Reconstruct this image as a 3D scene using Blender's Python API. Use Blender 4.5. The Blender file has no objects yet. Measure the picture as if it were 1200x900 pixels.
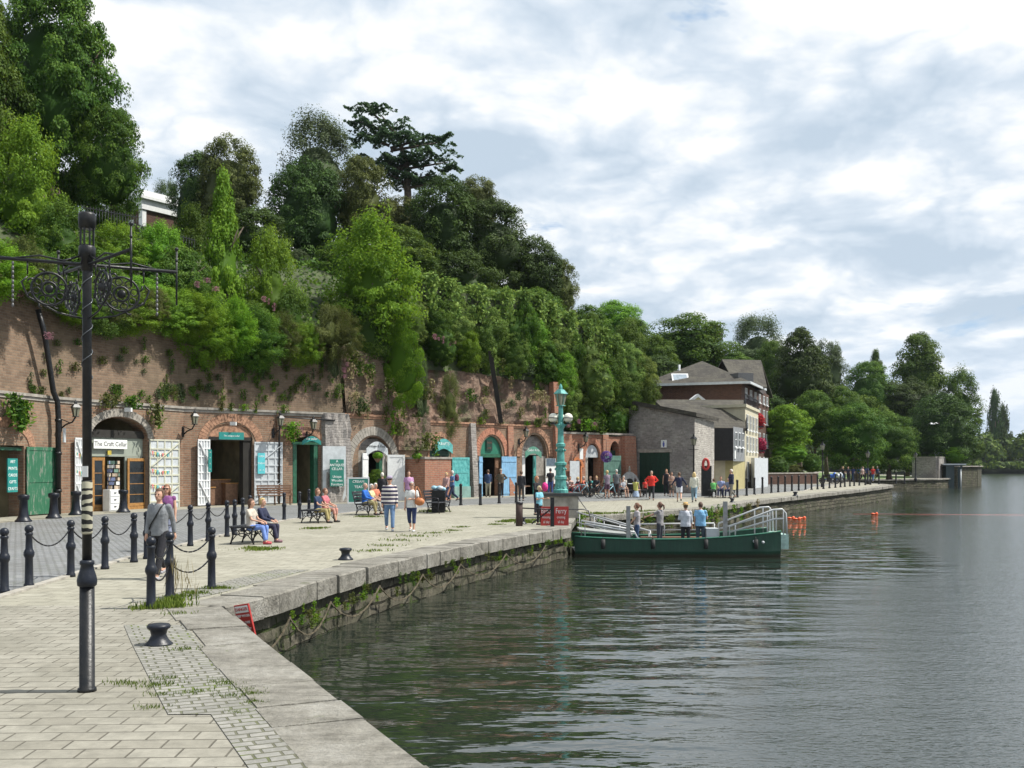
import bpy, math, random
import numpy as np
from mathutils import Vector, Matrix, noise
from mathutils.geometry import tessellate_polygon
random.seed(7); np.random.seed(7)
R = math.radians
sc = bpy.context.scene
COL = sc.collection
F = 1200.0; HZ = 545.0; CAMH = 2.1; WZ = -1.05
def zq(y):
    return min(.26, max(0., (y-60)*.007))
def G(px, py, z=0.):            # ground point seen at a pixel of the photograph
    d = F*(CAMH-z)/(py-HZ)
    for _ in range(6):
        d = F*(CAMH-z-zq(d))/(py-HZ) if z == 0. else d
    return Vector(((px-600)/F*d, d, z if z else zq(d)))
def P(px, py, d):
    return Vector(((px-600)/F*d, d, CAMH-(py-HZ)*d/F))
# ------------------------------------------------------------------ meshes
class MB:
    def __init__(s): s.v=[]; s.f=[]; s.m=[]; s.sm=[]
    def add(s, vs, fs, mi=0, smooth=False):
        o=len(s.v); s.v.extend([tuple(v) for v in vs])
        for f in fs: s.f.append([i+o for i in f]); s.m.append(mi); s.sm.append(smooth)
    def box(s, c, size, rz=0., M=None, mi=0, bev=0.):
        x,y,z=[a/2 for a in size]
        vs=[Vector((i*x,j*y,k*z)) for k in(-1,1) for j in(-1,1) for i in(-1,1)]
        fs=[(0,2,3,1),(4,5,7,6),(0,1,5,4),(2,6,7,3),(0,4,6,2),(1,3,7,5)]
        if M is None: M=Matrix.Translation(Vector(c))@Matrix.Rotation(rz,4,'Z')
        else: M=M@Matrix.Translation(Vector(c))
        s.add([M@v for v in vs],fs,mi)
    def bar(s, a, b, w, h=None, mi=0, up=Vector((0,0,1))):
        a=Vector(a);b=Vector(b);h=h or w;d=(b-a)
        if d.length<1e-6:return
        d.normalize()
        if abs(d.dot(up))>.98: up=Vector((0,1,0))
        x=d.cross(up).normalized();y=x.cross(d)
        vs=[p+x*i*w/2+y*j*h/2 for p in(a,b) for i,j in((-1,-1),(1,-1),(1,1),(-1,1))]
        s.add(vs,[(0,1,2,3),(7,6,5,4),(0,4,5,1),(1,5,6,2),(2,6,7,3),(3,7,4,0)],mi)
    def tube(s, pts, r, n=8, mi=0, closed=False, cap=True):
        pts=[Vector(p) for p in pts]; k=len(pts)
        rs=r if isinstance(r,(list,tuple)) else [r]*k
        vs=[];u=None
        for i,p in enumerate(pts):
            if closed: t=pts[(i+1)%k]-pts[i-1]
            else: t=pts[min(i+1,k-1)]-pts[max(i-1,0)]
            if t.length<1e-9:t=Vector((0,0,1))
            t.normalize()
            if u is None:
                u=t.cross(Vector((0,0,1)) if abs(t.z)<.9 else Vector((1,0,0))).normalized()
            else:
                u=(u-t*u.dot(t)).normalized()
            w=t.cross(u)
            for j in range(n):
                a=2*math.pi*j/n; vs.append(p+(u*math.cos(a)+w*math.sin(a))*rs[i])
        fs=[]
        for i in range(k if closed else k-1):
            i2=(i+1)%k
            for j in range(n):
                j2=(j+1)%n; fs.append((i*n+j,i*n+j2,i2*n+j2,i2*n+j))
        if cap and not closed: fs+= [tuple(range(n))[::-1], tuple((k-1)*n+j for j in range(n))]
        s.add(vs,fs,mi,True)
    def lathe(s, prof, c=(0,0,0), n=16, mi=0, M=None, smooth=True):
        c=Vector(c);vs=[];k=len(prof)
        for r,z in prof:
            for j in range(n):
                a=2*math.pi*j/n; v=Vector((r*math.cos(a),r*math.sin(a),z))
                vs.append((M@v if M else v)+c)
        fs=[(i*n+j,i*n+(j+1)%n,(i+1)*n+(j+1)%n,(i+1)*n+j) for i in range(k-1) for j in range(n)]
        fs+=[tuple(range(n))[::-1],tuple((k-1)*n+j for j in range(n))]
        s.add(vs,fs,mi,smooth)
    def prism(s, poly, ext, mi=0):          # poly: 3D points in a plane, ext: Vector
        poly=[Vector(p) for p in poly];k=len(poly);ext=Vector(ext)
        vs=poly+[p+ext for p in poly]
        tri=tessellate_polygon([poly])
        fs=[tuple(t) for t in tri]+[tuple(i+k for i in t)[::-1] for t in tri]
        fs+=[(i,(i+1)%k,(i+1)%k+k,i+k) for i in range(k)]
        s.add(vs,fs,mi)
    def ball(s,c,r,n=12,mi=0,sc=(1,1,1)):
        c=Vector(c);m=n//2;prof=[(max(1e-4,math.sin(math.pi*i/m))*r,-math.cos(math.pi*i/m)*r) for i in range(m+1)]
        s.lathe(prof,c,n,mi,Matrix.Diagonal((sc[0],sc[1],sc[2],1)))
    def build(s, name, mats, parent=None, loc=None, recalc=False):
        me=bpy.data.meshes.new(name); me.from_pydata(s.v,[],s.f)
        if not isinstance(mats,(list,tuple)): mats=[mats]
        for m in mats: me.materials.append(m)
        me.polygons.foreach_set('material_index',s.m); me.polygons.foreach_set('use_smooth',s.sm)
        if recalc:
            import bmesh
            b=bmesh.new();b.from_mesh(me);bmesh.ops.recalc_face_normals(b,faces=b.faces);b.to_mesh(me);b.free()
        me.update()
        o=bpy.data.objects.new(name,me); COL.objects.link(o)
        if loc is not None: o.location=loc
        if parent: o.parent=parent
        return o
def tag(o,label=None,cat=None,group=None,kind=None):
    if label:o['label']=label
    if cat:o['category']=cat
    if group:o['group']=group
    if kind:o['kind']=kind
    return o
def empty(name,loc=(0,0,0),rz=0.,label=None,cat=None,group=None):
    o=bpy.data.objects.new(name,None);COL.objects.link(o);o.location=loc;o.rotation_euler=(0,0,rz);o.empty_display_size=.2
    return tag(o,label,cat,group)
KIDS={}
def copy_tree(o,parent=None):
    c=o.copy();COL.objects.link(c)
    if parent:c.parent=parent
    for ch in [x for x in o.children]: copy_tree(ch,c)
    return c
def text(name,s,size,M,mat,parent=None,ext=.004,align='CENTER',sx=1.):
    cu=bpy.data.curves.new(name,'FONT');cu.body=s;cu.size=size;cu.extrude=ext;cu.align_x=align;cu.align_y='CENTER';cu.resolution_u=2
    t=bpy.data.objects.new(name,cu);COL.objects.link(t)
    bpy.context.view_layer.update()
    me=bpy.data.meshes.new_from_object(t);bpy.data.objects.remove(t);me.name=name
    me.transform(M@Matrix.Diagonal((sx,1,1,1)));me.materials.clear();me.materials.append(mat)
    o=bpy.data.objects.new(name,me);COL.objects.link(o)
    if parent:o.parent=parent
    return o
# ------------------------------------------------------------------ materials
MATS={}
class NT:
    def __init__(s,name):
        s.mat=bpy.data.materials.new(name);s.mat.use_nodes=True;s.t=s.mat.node_tree;s.n=s.t.nodes;s.l=s.t.links
        s.b=s.n['Principled BSDF']
    def N(s,ty,**k):
        o=s.n.new(ty)
        for a,b in k.items(): setattr(o,a,b)
        return o
    def L(s,a,b): s.l.new(a,b)
    def math(s,op,a,b=None,c=None):
        m=s.N('ShaderNodeMath',operation=op)
        for i,x in enumerate((a,b,c)):
            if x is None: continue
            if isinstance(x,(int,float)): m.inputs[i].default_value=x
            else: s.L(x,m.inputs[i])
        return m.outputs[0]
    def noise(s,vec,scale,detail=4,rough=.55):
        n=s.N('ShaderNodeTexNoise');n.inputs['Scale'].default_value=scale;n.inputs['Detail'].default_value=detail;n.inputs['Roughness'].default_value=rough
        if vec is not None:s.L(vec,n.inputs['Vector'])
        return n.outputs['Fac']
    def ramp(s,fac,stops):
        r=s.N('ShaderNodeValToRGB');e=r.color_ramp.elements
        while len(e)<len(stops):e.new(.5)
        for x,(p,c) in zip(e,stops): x.position=p;x.color=(*c,1) if len(c)==3 else c
        s.L(fac,r.inputs[0]);return r.outputs[0]
    def mix(s,f,a,b,mode='MIX'):
        m=s.N('ShaderNodeMix',data_type='RGBA',blend_type=mode)
        for i,x in ((0,f),(6,a),(7,b)):
            if isinstance(x,(int,float)):m.inputs[i].default_value=x
            elif isinstance(x,tuple):m.inputs[i].default_value=(*x,1)
            else:s.L(x,m.inputs[i])
        return m.outputs[2]
    def bump(s,h,dist=.02,st=1.):
        b=s.N('ShaderNodeBump');b.inputs['Strength'].default_value=st;b.inputs['Distance'].default_value=dist
        s.L(h,b.inputs['Height']);s.L(b.outputs[0],s.b.inputs['Normal']);return b
    def pos(s): return s.N('ShaderNodeNewGeometry').outputs['Position']
    def obj(s): return s.N('ShaderNodeTexCoord').outputs['Object']
    def wallvec(s):
        g=s.N('ShaderNodeNewGeometry');c=s.N('ShaderNodeVectorMath',operation='CROSS_PRODUCT')
        s.L(g.outputs['True Normal'],c.inputs[0]);c.inputs[1].default_value=(0,0,1)
        n=s.N('ShaderNodeVectorMath',operation='NORMALIZE');s.L(c.outputs[0],n.inputs[0])
        d=s.N('ShaderNodeVectorMath',operation='DOT_PRODUCT');s.L(n.outputs[0],d.inputs[0]);s.L(g.outputs['Position'],d.inputs[1])
        x=s.N('ShaderNodeSeparateXYZ');s.L(g.outputs['Position'],x.inputs[0])
        k=s.N('ShaderNodeCombineXYZ');s.L(d.outputs['Value'],k.inputs[0]);s.L(x.outputs[2],k.inputs[1]);return k.outputs[0]
def dirty(name,c,dust,rough=.38):
    t=NT(name);n=t.noise(t.pos(),7,6,.75);n2=t.noise(t.pos(),30,4,.7);t.L(t.ramp(n,[(.45,c),(.72,dust)]),t.b.inputs['Base Color']);t.L(t.math('ADD',rough,t.math('MULTIPLY',n2,.3)),t.b.inputs['Roughness']);t.b.inputs['Specular IOR Level'].default_value=.4;t.bump(n2,.003);return t.mat
def plain(name,c,rough=.6,metal=0.,var=.25,scale=6.,bump=0.,c2=None,spec=None,coord='obj'):
    if name in MATS:return MATS[name]
    t=NT(name);v=t.obj() if coord=='obj' else t.pos()
    n=t.noise(v,scale,5,.6)
    lo=tuple(x*(1-var) for x in c);hi=tuple(min(1,x*(1+var)) for x in c)
    if c2:hi=c2
    t.L(t.ramp(n,[(.35,lo),(.65,hi)]),t.b.inputs['Base Color'])
    t.b.inputs['Roughness'].default_value=rough;t.b.inputs['Metallic'].default_value=metal
    if spec is not None:t.b.inputs['Specular IOR Level'].default_value=spec
    if bump:t.bump(n,bump)
    MATS[name]=t.mat;return t.mat
def brick(name,c1,c2,mortar,bw=.45,bh=.15,ms=.02,stain=(.35,.3,.22),stainamt=.5,bump=.02,rough=.9,ns=.5,offs=.5,warp=.0,moss=0.,vec='wall',rot=0.,mosscol=(.06,.09,.02)):
    t=NT(name)
    if vec=='wall':v=t.wallvec()
    else:
        m=t.N('ShaderNodeMapping');m.inputs['Rotation'].default_value=(0,0,rot);t.L(t.pos(),m.inputs[0]);v=m.outputs[0]
    p=t.pos()
    if warp:
        nz=t.N('ShaderNodeTexNoise');nz.inputs['Scale'].default_value=1.8/bw*.25;t.L(p,nz.inputs['Vector'])
        s1=t.N('ShaderNodeVectorMath',operation='SCALE');t.L(nz.outputs['Color'],s1.inputs[0]);s1.inputs['Scale'].default_value=warp
        a=t.N('ShaderNodeVectorMath',operation='ADD');t.L(v,a.inputs[0]);t.L(s1.outputs[0],a.inputs[1]);v=a.outputs[0]
    b=t.N('ShaderNodeTexBrick');t.L(v,b.inputs['Vector']);b.offset=offs
    b.inputs['Scale'].default_value=1.;b.inputs['Brick Width'].default_value=bw;b.inputs['Row Height'].default_value=bh
    b.inputs['Mortar Size'].default_value=ms;b.inputs['Mortar Smooth'].default_value=.3
    b.inputs['Color1'].default_value=(*c1,1);b.inputs['Color2'].default_value=(*c2,1);b.inputs['Mortar'].default_value=(*mortar,1)
    n=t.noise(p,ns,6,.65);n2=t.noise(p,ns*9,5,.7)
    f=t.ramp(n,[(.42,(0,0,0)),(.68,(1,1,1))])
    col=t.mix(t.math('MULTIPLY',f,stainamt),b.outputs['Color'],stain)
    col=t.mix(.55,col,t.ramp(n2,[(.25,(.45,.45,.45)),(.75,(1.25,1.25,1.25))]),'MULTIPLY')
    if moss:
        n3=t.noise(p,.9,4,.6);mf=t.math('MULTIPLY',t.ramp(n3,[(.5,(0,0,0)),(.62,(1,1,1))]),t.math('MULTIPLY',b.outputs['Fac'],moss))
        col=t.mix(mf,col,mosscol)
    t.L(col,t.b.inputs['Base Color']);t.b.inputs['Roughness'].default_value=rough;t.b.inputs['Specular IOR Level'].default_value=.25
    h=t.math('ADD',t.math('MULTIPLY',t.math('SUBTRACT',1.,b.outputs['Fac']),1.),t.math('MULTIPLY',n2,.5))
    t.bump(h,bump);MATS[name]=t.mat;return t.mat
brick1=brick('old_brick',(.31,.18,.115),(.21,.12,.08),(.3,.25,.19),.34,.115,.014,(.3,.25,.18),.6)
brick_up=brick('weathered_brick',(.25,.17,.115),(.165,.11,.077),(.25,.205,.155),.34,.115,.012,(.15,.12,.08),.8,ns=.3)
brick_red=brick('red_brick',(.47,.2,.12),(.4,.155,.1),(.42,.33,.25),.34,.11,.014,(.3,.22,.16),.4)
brick_dk=brick('dark_brick',(.13,.065,.045),(.09,.045,.035),(.13,.1,.08),.3,.1,.012,(.12,.08,.07),.4)
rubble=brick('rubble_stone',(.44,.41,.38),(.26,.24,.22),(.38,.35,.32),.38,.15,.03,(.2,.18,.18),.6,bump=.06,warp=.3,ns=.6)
rubble_sunlit=brick('sunlit_rubble',(.58,.55,.5),(.34,.31,.28),(.48,.45,.4),.38,.15,.03,(.3,.28,.26),.4,bump=.06,warp=.3,ns=.6)  # brighter copy of the rubble stone, sunlight put into its colour
quaystone=brick('quay_stone',(.15,.135,.1),(.08,.073,.055),(.025,.022,.015),.55,.24,.03,(.05,.055,.03),.8,bump=.08,warp=.2,ns=1.2,moss=.8)
paving=brick('paving_slabs',(.31,.295,.25),(.25,.235,.195),(.11,.1,.08),.36,.24,.009,(.2,.19,.155),.8,bump=.01,vec='xy',ns=.7,warp=.012,rot=R(-2),rough=.85)
paving_far=brick('paving_slabs_pale',(.35,.335,.275),(.3,.285,.23),(.2,.185,.15),.5,.33,.012,(.24,.23,.18),.7,bump=.006,vec='xy',ns=.3,rot=R(8),rough=.85)
setts=brick('granite_setts',(.28,.285,.29),(.21,.22,.23),(.13,.13,.125),.2,.12,.016,(.13,.13,.12),.5,bump=.02,vec='xy',ns=.4,rot=R(14),rough=.8,moss=.3)
setts_moss=brick('mossy_setts',(.31,.3,.275),(.23,.225,.205),(.12,.12,.08),.2,.12,.012,(.17,.165,.14),.4,bump=.03,vec='xy',ns=1.,rot=R(-24),rough=.85,moss=1.,offs=.4,warp=.06,mosscol=(.11,.15,.02))
slate=brick('slate_roof',(.085,.078,.066),(.055,.05,.044),(.035,.032,.028),.35,.22,.008,(.13,.12,.09),.5,bump=.02,ns=.7)
def coping_mat():
    t=NT('coping_stone');p=t.pos();n=t.noise(p,1.1,7,.7);n2=t.noise(p,14,5,.7)
    m=t.N('ShaderNodeMapping');m.inputs['Rotation'].default_value=(0,0,R(-8));m.inputs['Scale'].default_value=(.9,5,3);t.L(p,m.inputs[0])
    n3=t.noise(m.outputs[0],1.3,6,.75)
    c=t.ramp(n,[(.3,(.15,.14,.12)),(.5,(.265,.25,.215)),(.7,(.36,.345,.31))])
    c=t.mix(.8,c,t.ramp(n3,[(.3,(.5,.5,.48)),(.5,(1,1,1)),(.8,(1.1,1.1,1.1))]),'MULTIPLY')
    nm=t.noise(p,2.3,5,.6)
    c=t.mix(t.ramp(nm,[(.66,(0,0,0)),(.72,(.8,.8,.8))]),c,(.09,.11,.03))
    n5=t.noise(p,5.5,6,.7);c=t.mix(.7,c,t.ramp(n5,[(.3,(.55,.54,.5)),(.55,(1,1,1)),(.8,(1.2,1.2,1.15))]),'MULTIPLY')
    t.L(c,t.b.inputs['Base Color']);t.b.inputs['Roughness'].default_value=.85
    t.bump(t.math('ADD',n2,t.math('MULTIPLY',n3,2.5)),.035);return t.mat
coping=coping_mat()
def rock_mat():
    t=NT('red_rock');p=t.pos();n=t.noise(p,.5,7,.7);n2=t.noise(p,3.5,6,.75);g=t.noise(p,.8,4,.6)
    c=t.ramp(n2,[(.3,(.11,.068,.05)),(.48,(.24,.14,.098)),(.62,(.36,.25,.18)),(.78,(.45,.4,.33))])
    c=t.mix(t.ramp(n,[(.35,(0,0,0)),(.6,(.8,.8,.8))]),c,(.16,.12,.09))
    c=t.mix(t.ramp(g,[(.55,(0,0,0)),(.66,(.8,.8,.8))]),c,(.1,.12,.05))
    t.L(c,t.b.inputs['Base Color']);t.b.inputs['Roughness'].default_value=.95;t.bump(n2,.25);return t.mat
rock=rock_mat()
def leafmat(name,c,c2,trans=.35):
    t=NT(name);a=t.N('ShaderNodeAttribute');a.attribute_name='tint'
    n=t.noise(t.pos(),.45,3,.5)
    oi=t.N('ShaderNodeObjectInfo')
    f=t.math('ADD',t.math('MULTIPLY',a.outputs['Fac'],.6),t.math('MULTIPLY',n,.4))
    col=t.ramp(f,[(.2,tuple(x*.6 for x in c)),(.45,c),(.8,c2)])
    h=t.N('ShaderNodeHueSaturation');t.L(col,h.inputs['Color'])
    t.L(t.math('ADD',.485,t.math('MULTIPLY',oi.outputs['Random'],.03)),h.inputs['Hue'])
    t.L(t.math('ADD',.85,t.math('MULTIPLY',oi.outputs['Random'],.3)),h.inputs['Value'])
    t.L(h.outputs[0],t.b.inputs['Base Color']);t.b.inputs['Roughness'].default_value=.6;t.b.inputs['Specular IOR Level'].default_value=.15
    tr=t.N('ShaderNodeBsdfTranslucent');hs=t.N('ShaderNodeHueSaturation');t.L(h.outputs[0],hs.inputs['Color']);hs.inputs['Value'].default_value=1.5;hs.inputs['Hue'].default_value=.485
    t.L(hs.outputs[0],tr.inputs[0]);mx=t.N('ShaderNodeMixShader');mx.inputs[0].default_value=trans
    t.L(t.b.outputs[0],mx.inputs[1]);t.L(tr.outputs[0],mx.inputs[2]);t.L(mx.outputs[0],t.n['Material Output'].inputs[0])
    t.mat.cycles.emission_sampling='NONE';return t.mat
LF={'dark':leafmat('dark_leaves',(.028,.058,.01),(.075,.125,.02),.2),
    'mid':leafmat('mid_leaves',(.042,.1,.01),(.12,.2,.022),.28),
    'bright':leafmat('bright_leaves',(.09,.2,.012),(.2,.34,.028),.33),
    'olive':leafmat('olive_leaves',(.07,.088,.02),(.14,.16,.04),.22),
    'grey':leafmat('greyish_leaves',(.06,.09,.035),(.125,.16,.07),.22),
    'hedge':leafmat('hedge_leaves',(.085,.15,.026),(.22,.3,.06),.28),  # brighter copy of the olive leaves, sunlight on the hedges put into the colour
    'cedar':leafmat('cedar_needles',(.045,.085,.04),(.09,.14,.06),.25),
    'copper':leafmat('copper_leaves',(.05,.018,.02),(.08,.03,.03),.2),
    'pink':leafmat('valerian_flowers',(.34,.16,.19),(.42,.24,.26),.3),
    'grass':leafmat('grass_blades',(.09,.14,.02),(.2,.25,.05),.3),
    'straw':leafmat('dry_stems',(.25,.22,.1),(.4,.36,.2),.3)}
LFR=leafmat('red_flowers',(.35,.02,.04),(.5,.05,.08),.2)
bark=plain('bark',(.1,.075,.055),.9,0,.4,4,.03)
earth=plain('hill_earth',(.05,.065,.025),.95,0,.4,.6,.05,coord='pos')
grassm=plain('grass',(.1,.16,.035),.9,0,.35,1.5,.03,coord='pos')
black=dirty('black_paint',(.006,.007,.009),(.022,.021,.02),.25)
navy=dirty('navy_black_paint',(.006,.009,.018),(.018,.02,.024),.25)
iron=plain('iron',(.03,.03,.035),.45,.6,.4,15)
galv=plain('galvanised_chain',(.13,.13,.13),.5,.7,.3,20)
rusty=plain('old_chain',(.12,.1,.065),.8,.2,.4,12)
white=plain('white_paint',(.72,.73,.73),.5,0,.08,5)
whitegrey=plain('grey_white_paint',(.5,.53,.55),.6,0,.12,4)
cream=plain('cream_render',(.5,.46,.34),.8,0,.08,2)
yellowr=plain('yellow_render',(.4,.35,.17),.8,0,.1,2)
teal=plain('teal_paint',(.03,.32,.3),.5,0,.15,4)
turq=plain('turquoise_paint',(.07,.36,.36),.45,0,.25,6,c2=(.14,.47,.45))
turqlamp=plain('verdigris_paint',(.05,.27,.24),.4,0,.3,5,c2=(.12,.4,.36))
greenp=plain('green_paint',(.02,.1,.055),.5,0,.3,5)
def peel():
    t=NT('peeling_green_paint');p=t.pos();m=t.N('ShaderNodeMapping');m.inputs['Scale'].default_value=(6,6,1.2);t.L(p,m.inputs[0])
    n=t.noise(m.outputs[0],1.6,6,.7);t.L(t.ramp(n,[(.45,(.02,.12,.06)),(.56,(.035,.15,.08)),(.62,(.22,.22,.19)),(.8,(.3,.28,.24))]),t.b.inputs['Base Color']);t.b.inputs['Roughness'].default_value=.7;t.bump(n,.004);return t.mat
peelgreen=peel()
bluep=plain('pale_blue_paint',(.22,.42,.62),.5,0,.12,3)
dkgreen=plain('dark_green_door',(.006,.035,.022),.6,0,.2,5)
wood=plain('oiled_wood',(.34,.17,.05),.5,0,.25,8)
wood2=plain('old_wood',(.2,.11,.065),.7,0,.3,8)
greywood=plain('grey_boards',(.2,.21,.22),.8,0,.2,3)
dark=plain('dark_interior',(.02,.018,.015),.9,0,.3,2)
plasterin=plain('interior_plaster',(.42,.36,.22),.9,0,.3,1)
sagepanel=plain('sage_panel',(.28,.31,.26),.6,0,.06,3)
paperm=plain('paper',(.75,.76,.74),.8,0,.04,5)
redp=plain('red_paint',(.42,.035,.03),.5,0,.15,4)
orangep=plain('orange_float',(.8,.13,.04),.4,0,.1,4)
glassd=plain('dark_window_glass',(.02,.025,.03),.08,0,.3,2)
slatewin=plain('skylight_glass',(.3,.35,.4),.1,0,.2,2)
def hull_mat():
    t=NT('hull_green');o=t.obj();m=t.N('ShaderNodeMapping');m.inputs['Scale'].default_value=(6,1,.6);t.L(o,m.inputs[0]);n=t.noise(m.outputs[0],1.5,6,.7);n2=t.noise(o,3.,6,.7)
    x=t.N('ShaderNodeSeparateXYZ');t.L(o,x.inputs[0]);c=t.ramp(n,[(.3,(.005,.036,.021)),(.6,(.008,.052,.03)),(.85,(.03,.07,.048))])
    c=t.mix(t.ramp(t.math('ADD',x.outputs[2],t.math('MULTIPLY',n2,.12)),[(.13,(1,1,1)),(.2,(0,0,0))]),c,(.035,.033,.02))
    t.L(c,t.b.inputs['Base Color']);t.b.inputs['Roughness'].default_value=.38;t.bump(n2,.012);return t.mat
hullg=hull_mat()
hullb=plain('hull_black',(.012,.01,.009),.6,0,.3,3)
deckm=plain('deck_grey',(.25,.26,.25),.7,0,.2,4)
railw=plain('rail_white',(.5,.51,.52),.35,0,.05,4)
postg=plain('post_grey',(.3,.3,.3),.7,0,.2,6)
plinth=plain('plinth_stone',(.3,.28,.24),.9,0,.25,3,.02)
lglass=plain('lamp_glass',(.22,.22,.16),.2,0,.1,3)
globe=plain('milky_globe',(.75,.73,.62),.25,0,.05,3)
zebra=None
def zebra_mat():
    t=NT('zebra_knit');m=t.N('ShaderNodeMapping');m.inputs['Scale'].default_value=(1,1,2.2);t.L(t.obj(),m.inputs[0])
    w=t.N('ShaderNodeTexWave',bands_direction='Z');w.inputs['Scale'].default_value=1.9;w.inputs['Distortion'].default_value=5.;w.inputs['Detail'].default_value=2.;w.inputs['Detail Scale'].default_value=3.
    t.L(m.outputs[0],w.inputs['Vector']);t.L(t.ramp(w.outputs['Fac'],[(.48,(.012,.012,.012)),(.54,(.42,.4,.3))]),t.b.inputs['Base Color']);t.b.inputs['Roughness'].default_value=.9;return t.mat
zebra=zebra_mat()
def water_mat():
    t=NT('river_water');p=t.pos()
    def lay(sx,sy,scale,det,rot=0):
        m=t.N('ShaderNodeMapping');m.inputs['Scale'].default_value=(sx,sy,1);m.inputs['Rotation'].default_value=(0,0,rot);t.L(p,m.inputs[0]);return t.noise(m.outputs[0],scale,det,.5)
    a=lay(.5,1.05,1.0,1.4,R(5));b=lay(.55,1.3,2.6,2.5,R(-8));c=lay(.8,1.6,9,3,R(15));big=lay(1,.45,.09,3);big2=lay(.6,.3,.05,2)
    x=t.N('ShaderNodeSeparateXYZ');t.L(p,x.inputs[0])
    u=t.math('ADD',t.math('SUBTRACT',x.outputs[0],t.math('MULTIPLY',x.outputs[1],.43)),6.)      # metres of open water off the quay
    k=t.math('ADD',t.math('MULTIPLY',u,.22),t.math('MULTIPLY',t.math('SUBTRACT',big,.5),2.6))
    k=t.ramp(k,[(.45,(0,0,0)),(1.,(1,1,1))])                     # ruffled current
    calm=t.math('SUBTRACT',1.,t.math('MULTIPLY',k,.72))
    h=t.math('MULTIPLY',t.math('ADD',t.math('MULTIPLY',a,1.),t.math('MULTIPLY',b,.3)),calm)
    h=t.math('MULTIPLY',h,t.ramp(big2,[(.35,(.55,.55,.55)),(.65,(1,1,1))]))
    h=t.math('ADD',h,t.math('MULTIPLY',c,t.math('ADD',.008,t.math('MULTIPLY',k,.15))))
    t.b.inputs['Base Color'].default_value=(.016,.022,.016,1);t.L(t.math('ADD',.02,t.math('MULTIPLY',k,.1)),t.b.inputs['Roughness']);t.b.inputs['IOR'].default_value=2.0
    t.bump(h,.12);return t.mat
water=water_mat()
def sheen(c): return c
def cloth(c,rough=.9):
    k='cloth_%02x%02x%02x'%tuple(int(min(1,x)*255) for x in c)
    return plain(k,c,rough,0,.18,9,.02)
def stripes():
    t=NT('striped_jersey');x=t.N('ShaderNodeSeparateXYZ');t.L(t.obj(),x.inputs[0])
    f=t.math('FRACT',t.math('MULTIPLY',x.outputs[2],8.2));t.L(t.ramp(f,[(.49,(.02,.018,.06)),(.51,(.62,.58,.55))]),t.b.inputs['Base Color']);t.b.inputs['Roughness'].default_value=.9;return t.mat
STR=stripes()
skin=plain('skin',(.52,.3,.21),.55,0,.08,8)
# ================================================================== camera, light, sky
cam=bpy.data.objects.new('camera',bpy.data.cameras.new('camera'));COL.objects.link(cam);sc.camera=cam
cam.location=(0,0,CAMH);cam.rotation_euler=(R(90),0,0);cam.data.sensor_width=36;cam.data.lens=36;cam.data.shift_y=95/1200;cam.data.clip_end=6000;cam.data.clip_start=.1
SUN_EL=56.;SUND=Vector((.97,.02,0)).normalized()
sd=Vector((SUND.x*math.cos(R(SUN_EL)),SUND.y*math.cos(R(SUN_EL)),math.sin(R(SUN_EL))))
sl=bpy.data.lights.new('sun','SUN');sl.energy=5.;sl.angle=R(.53);sl.color=(1,.96,.88)
so=bpy.data.objects.new('sun',sl);COL.objects.link(so);so.rotation_euler=sd.to_track_quat('Z','Y').to_euler()
w=bpy.data.worlds.new('World');sc.world=w;w.use_nodes=True
nt=w.node_tree;nn=nt.nodes;ll=nt.links;bg=nn['Background'];bg.inputs[1].default_value=.08
sky=nn.new('ShaderNodeTexSky');sky.sky_type='NISHITA';sky.sun_disc=False;sky.sun_elevation=R(SUN_EL);sky.sun_rotation=math.atan2(SUND.x,SUND.y)
tc=nn.new('ShaderNodeTexCoord')
def wm(op,a,b=None,c=None):
    m=nn.new('ShaderNodeMath');m.operation=op
    for i,x in enumerate((a,b,c)):
        if x is None:continue
        if isinstance(x,(int,float)):m.inputs[i].default_value=x
        else:ll.new(x,m.inputs[i])
    return m.outputs[0]
sx=nn.new('ShaderNodeSeparateXYZ');ll.new(tc.outputs['Generated'],sx.inputs[0])
den=wm('ADD',wm('MAXIMUM',sx.outputs[2],0.),.26)
cx=nn.new('ShaderNodeCombineXYZ');ll.new(wm('DIVIDE',sx.outputs[0],den),cx.inputs[0]);ll.new(wm('DIVIDE',sx.outputs[1],den),cx.inputs[1])
def wn(scale,det,rough,dist,off):
    m=nn.new('ShaderNodeMapping');m.inputs['Location'].default_value=off;ll.new(cx.outputs[0],m.inputs[0])
    n=nn.new('ShaderNodeTexNoise');n.inputs['Scale'].default_value=scale;n.inputs['Detail'].default_value=det;n.inputs['Roughness'].default_value=rough;n.inputs['Distortion'].default_value=dist
    ll.new(m.outputs[0],n.inputs['Vector']);return n.outputs['Fac']
def wr(f,st):
    r=nn.new('ShaderNodeValToRGB');e=r.color_ramp.elements
    while len(e)<len(st):e.new(.5)
    for x,(p,c) in zip(e,st):x.position=p;x.color=(*c,1)
    ll.new(f,r.inputs[0]);return r.outputs[0]
def wx(f,a,b,mode='MIX'):
    m=nn.new('ShaderNodeMix');m.data_type='RGBA';m.blend_type=mode
    for i,x in ((0,f),(6,a),(7,b)):
        if isinstance(x,(int,float)):m.inputs[i].default_value=x
        elif isinstance(x,tuple):m.inputs[i].default_value=(*x,1)
        else:ll.new(x,m.inputs[i])
    return m.outputs[2]
n1=wn(2.5,8,.52,.2,(3.1,1.7,0));n2=wn(4.8,6,.5,.4,(9,4,2));cov=wn(1.9,6,.6,.3,(5.3,8.1,3))
bil=wm('ABSOLUTE',wm('SUBTRACT',wm('MULTIPLY',n2,2.),1.))
n3=wn(9.,6,.6,.3,(2,7,1))
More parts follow.
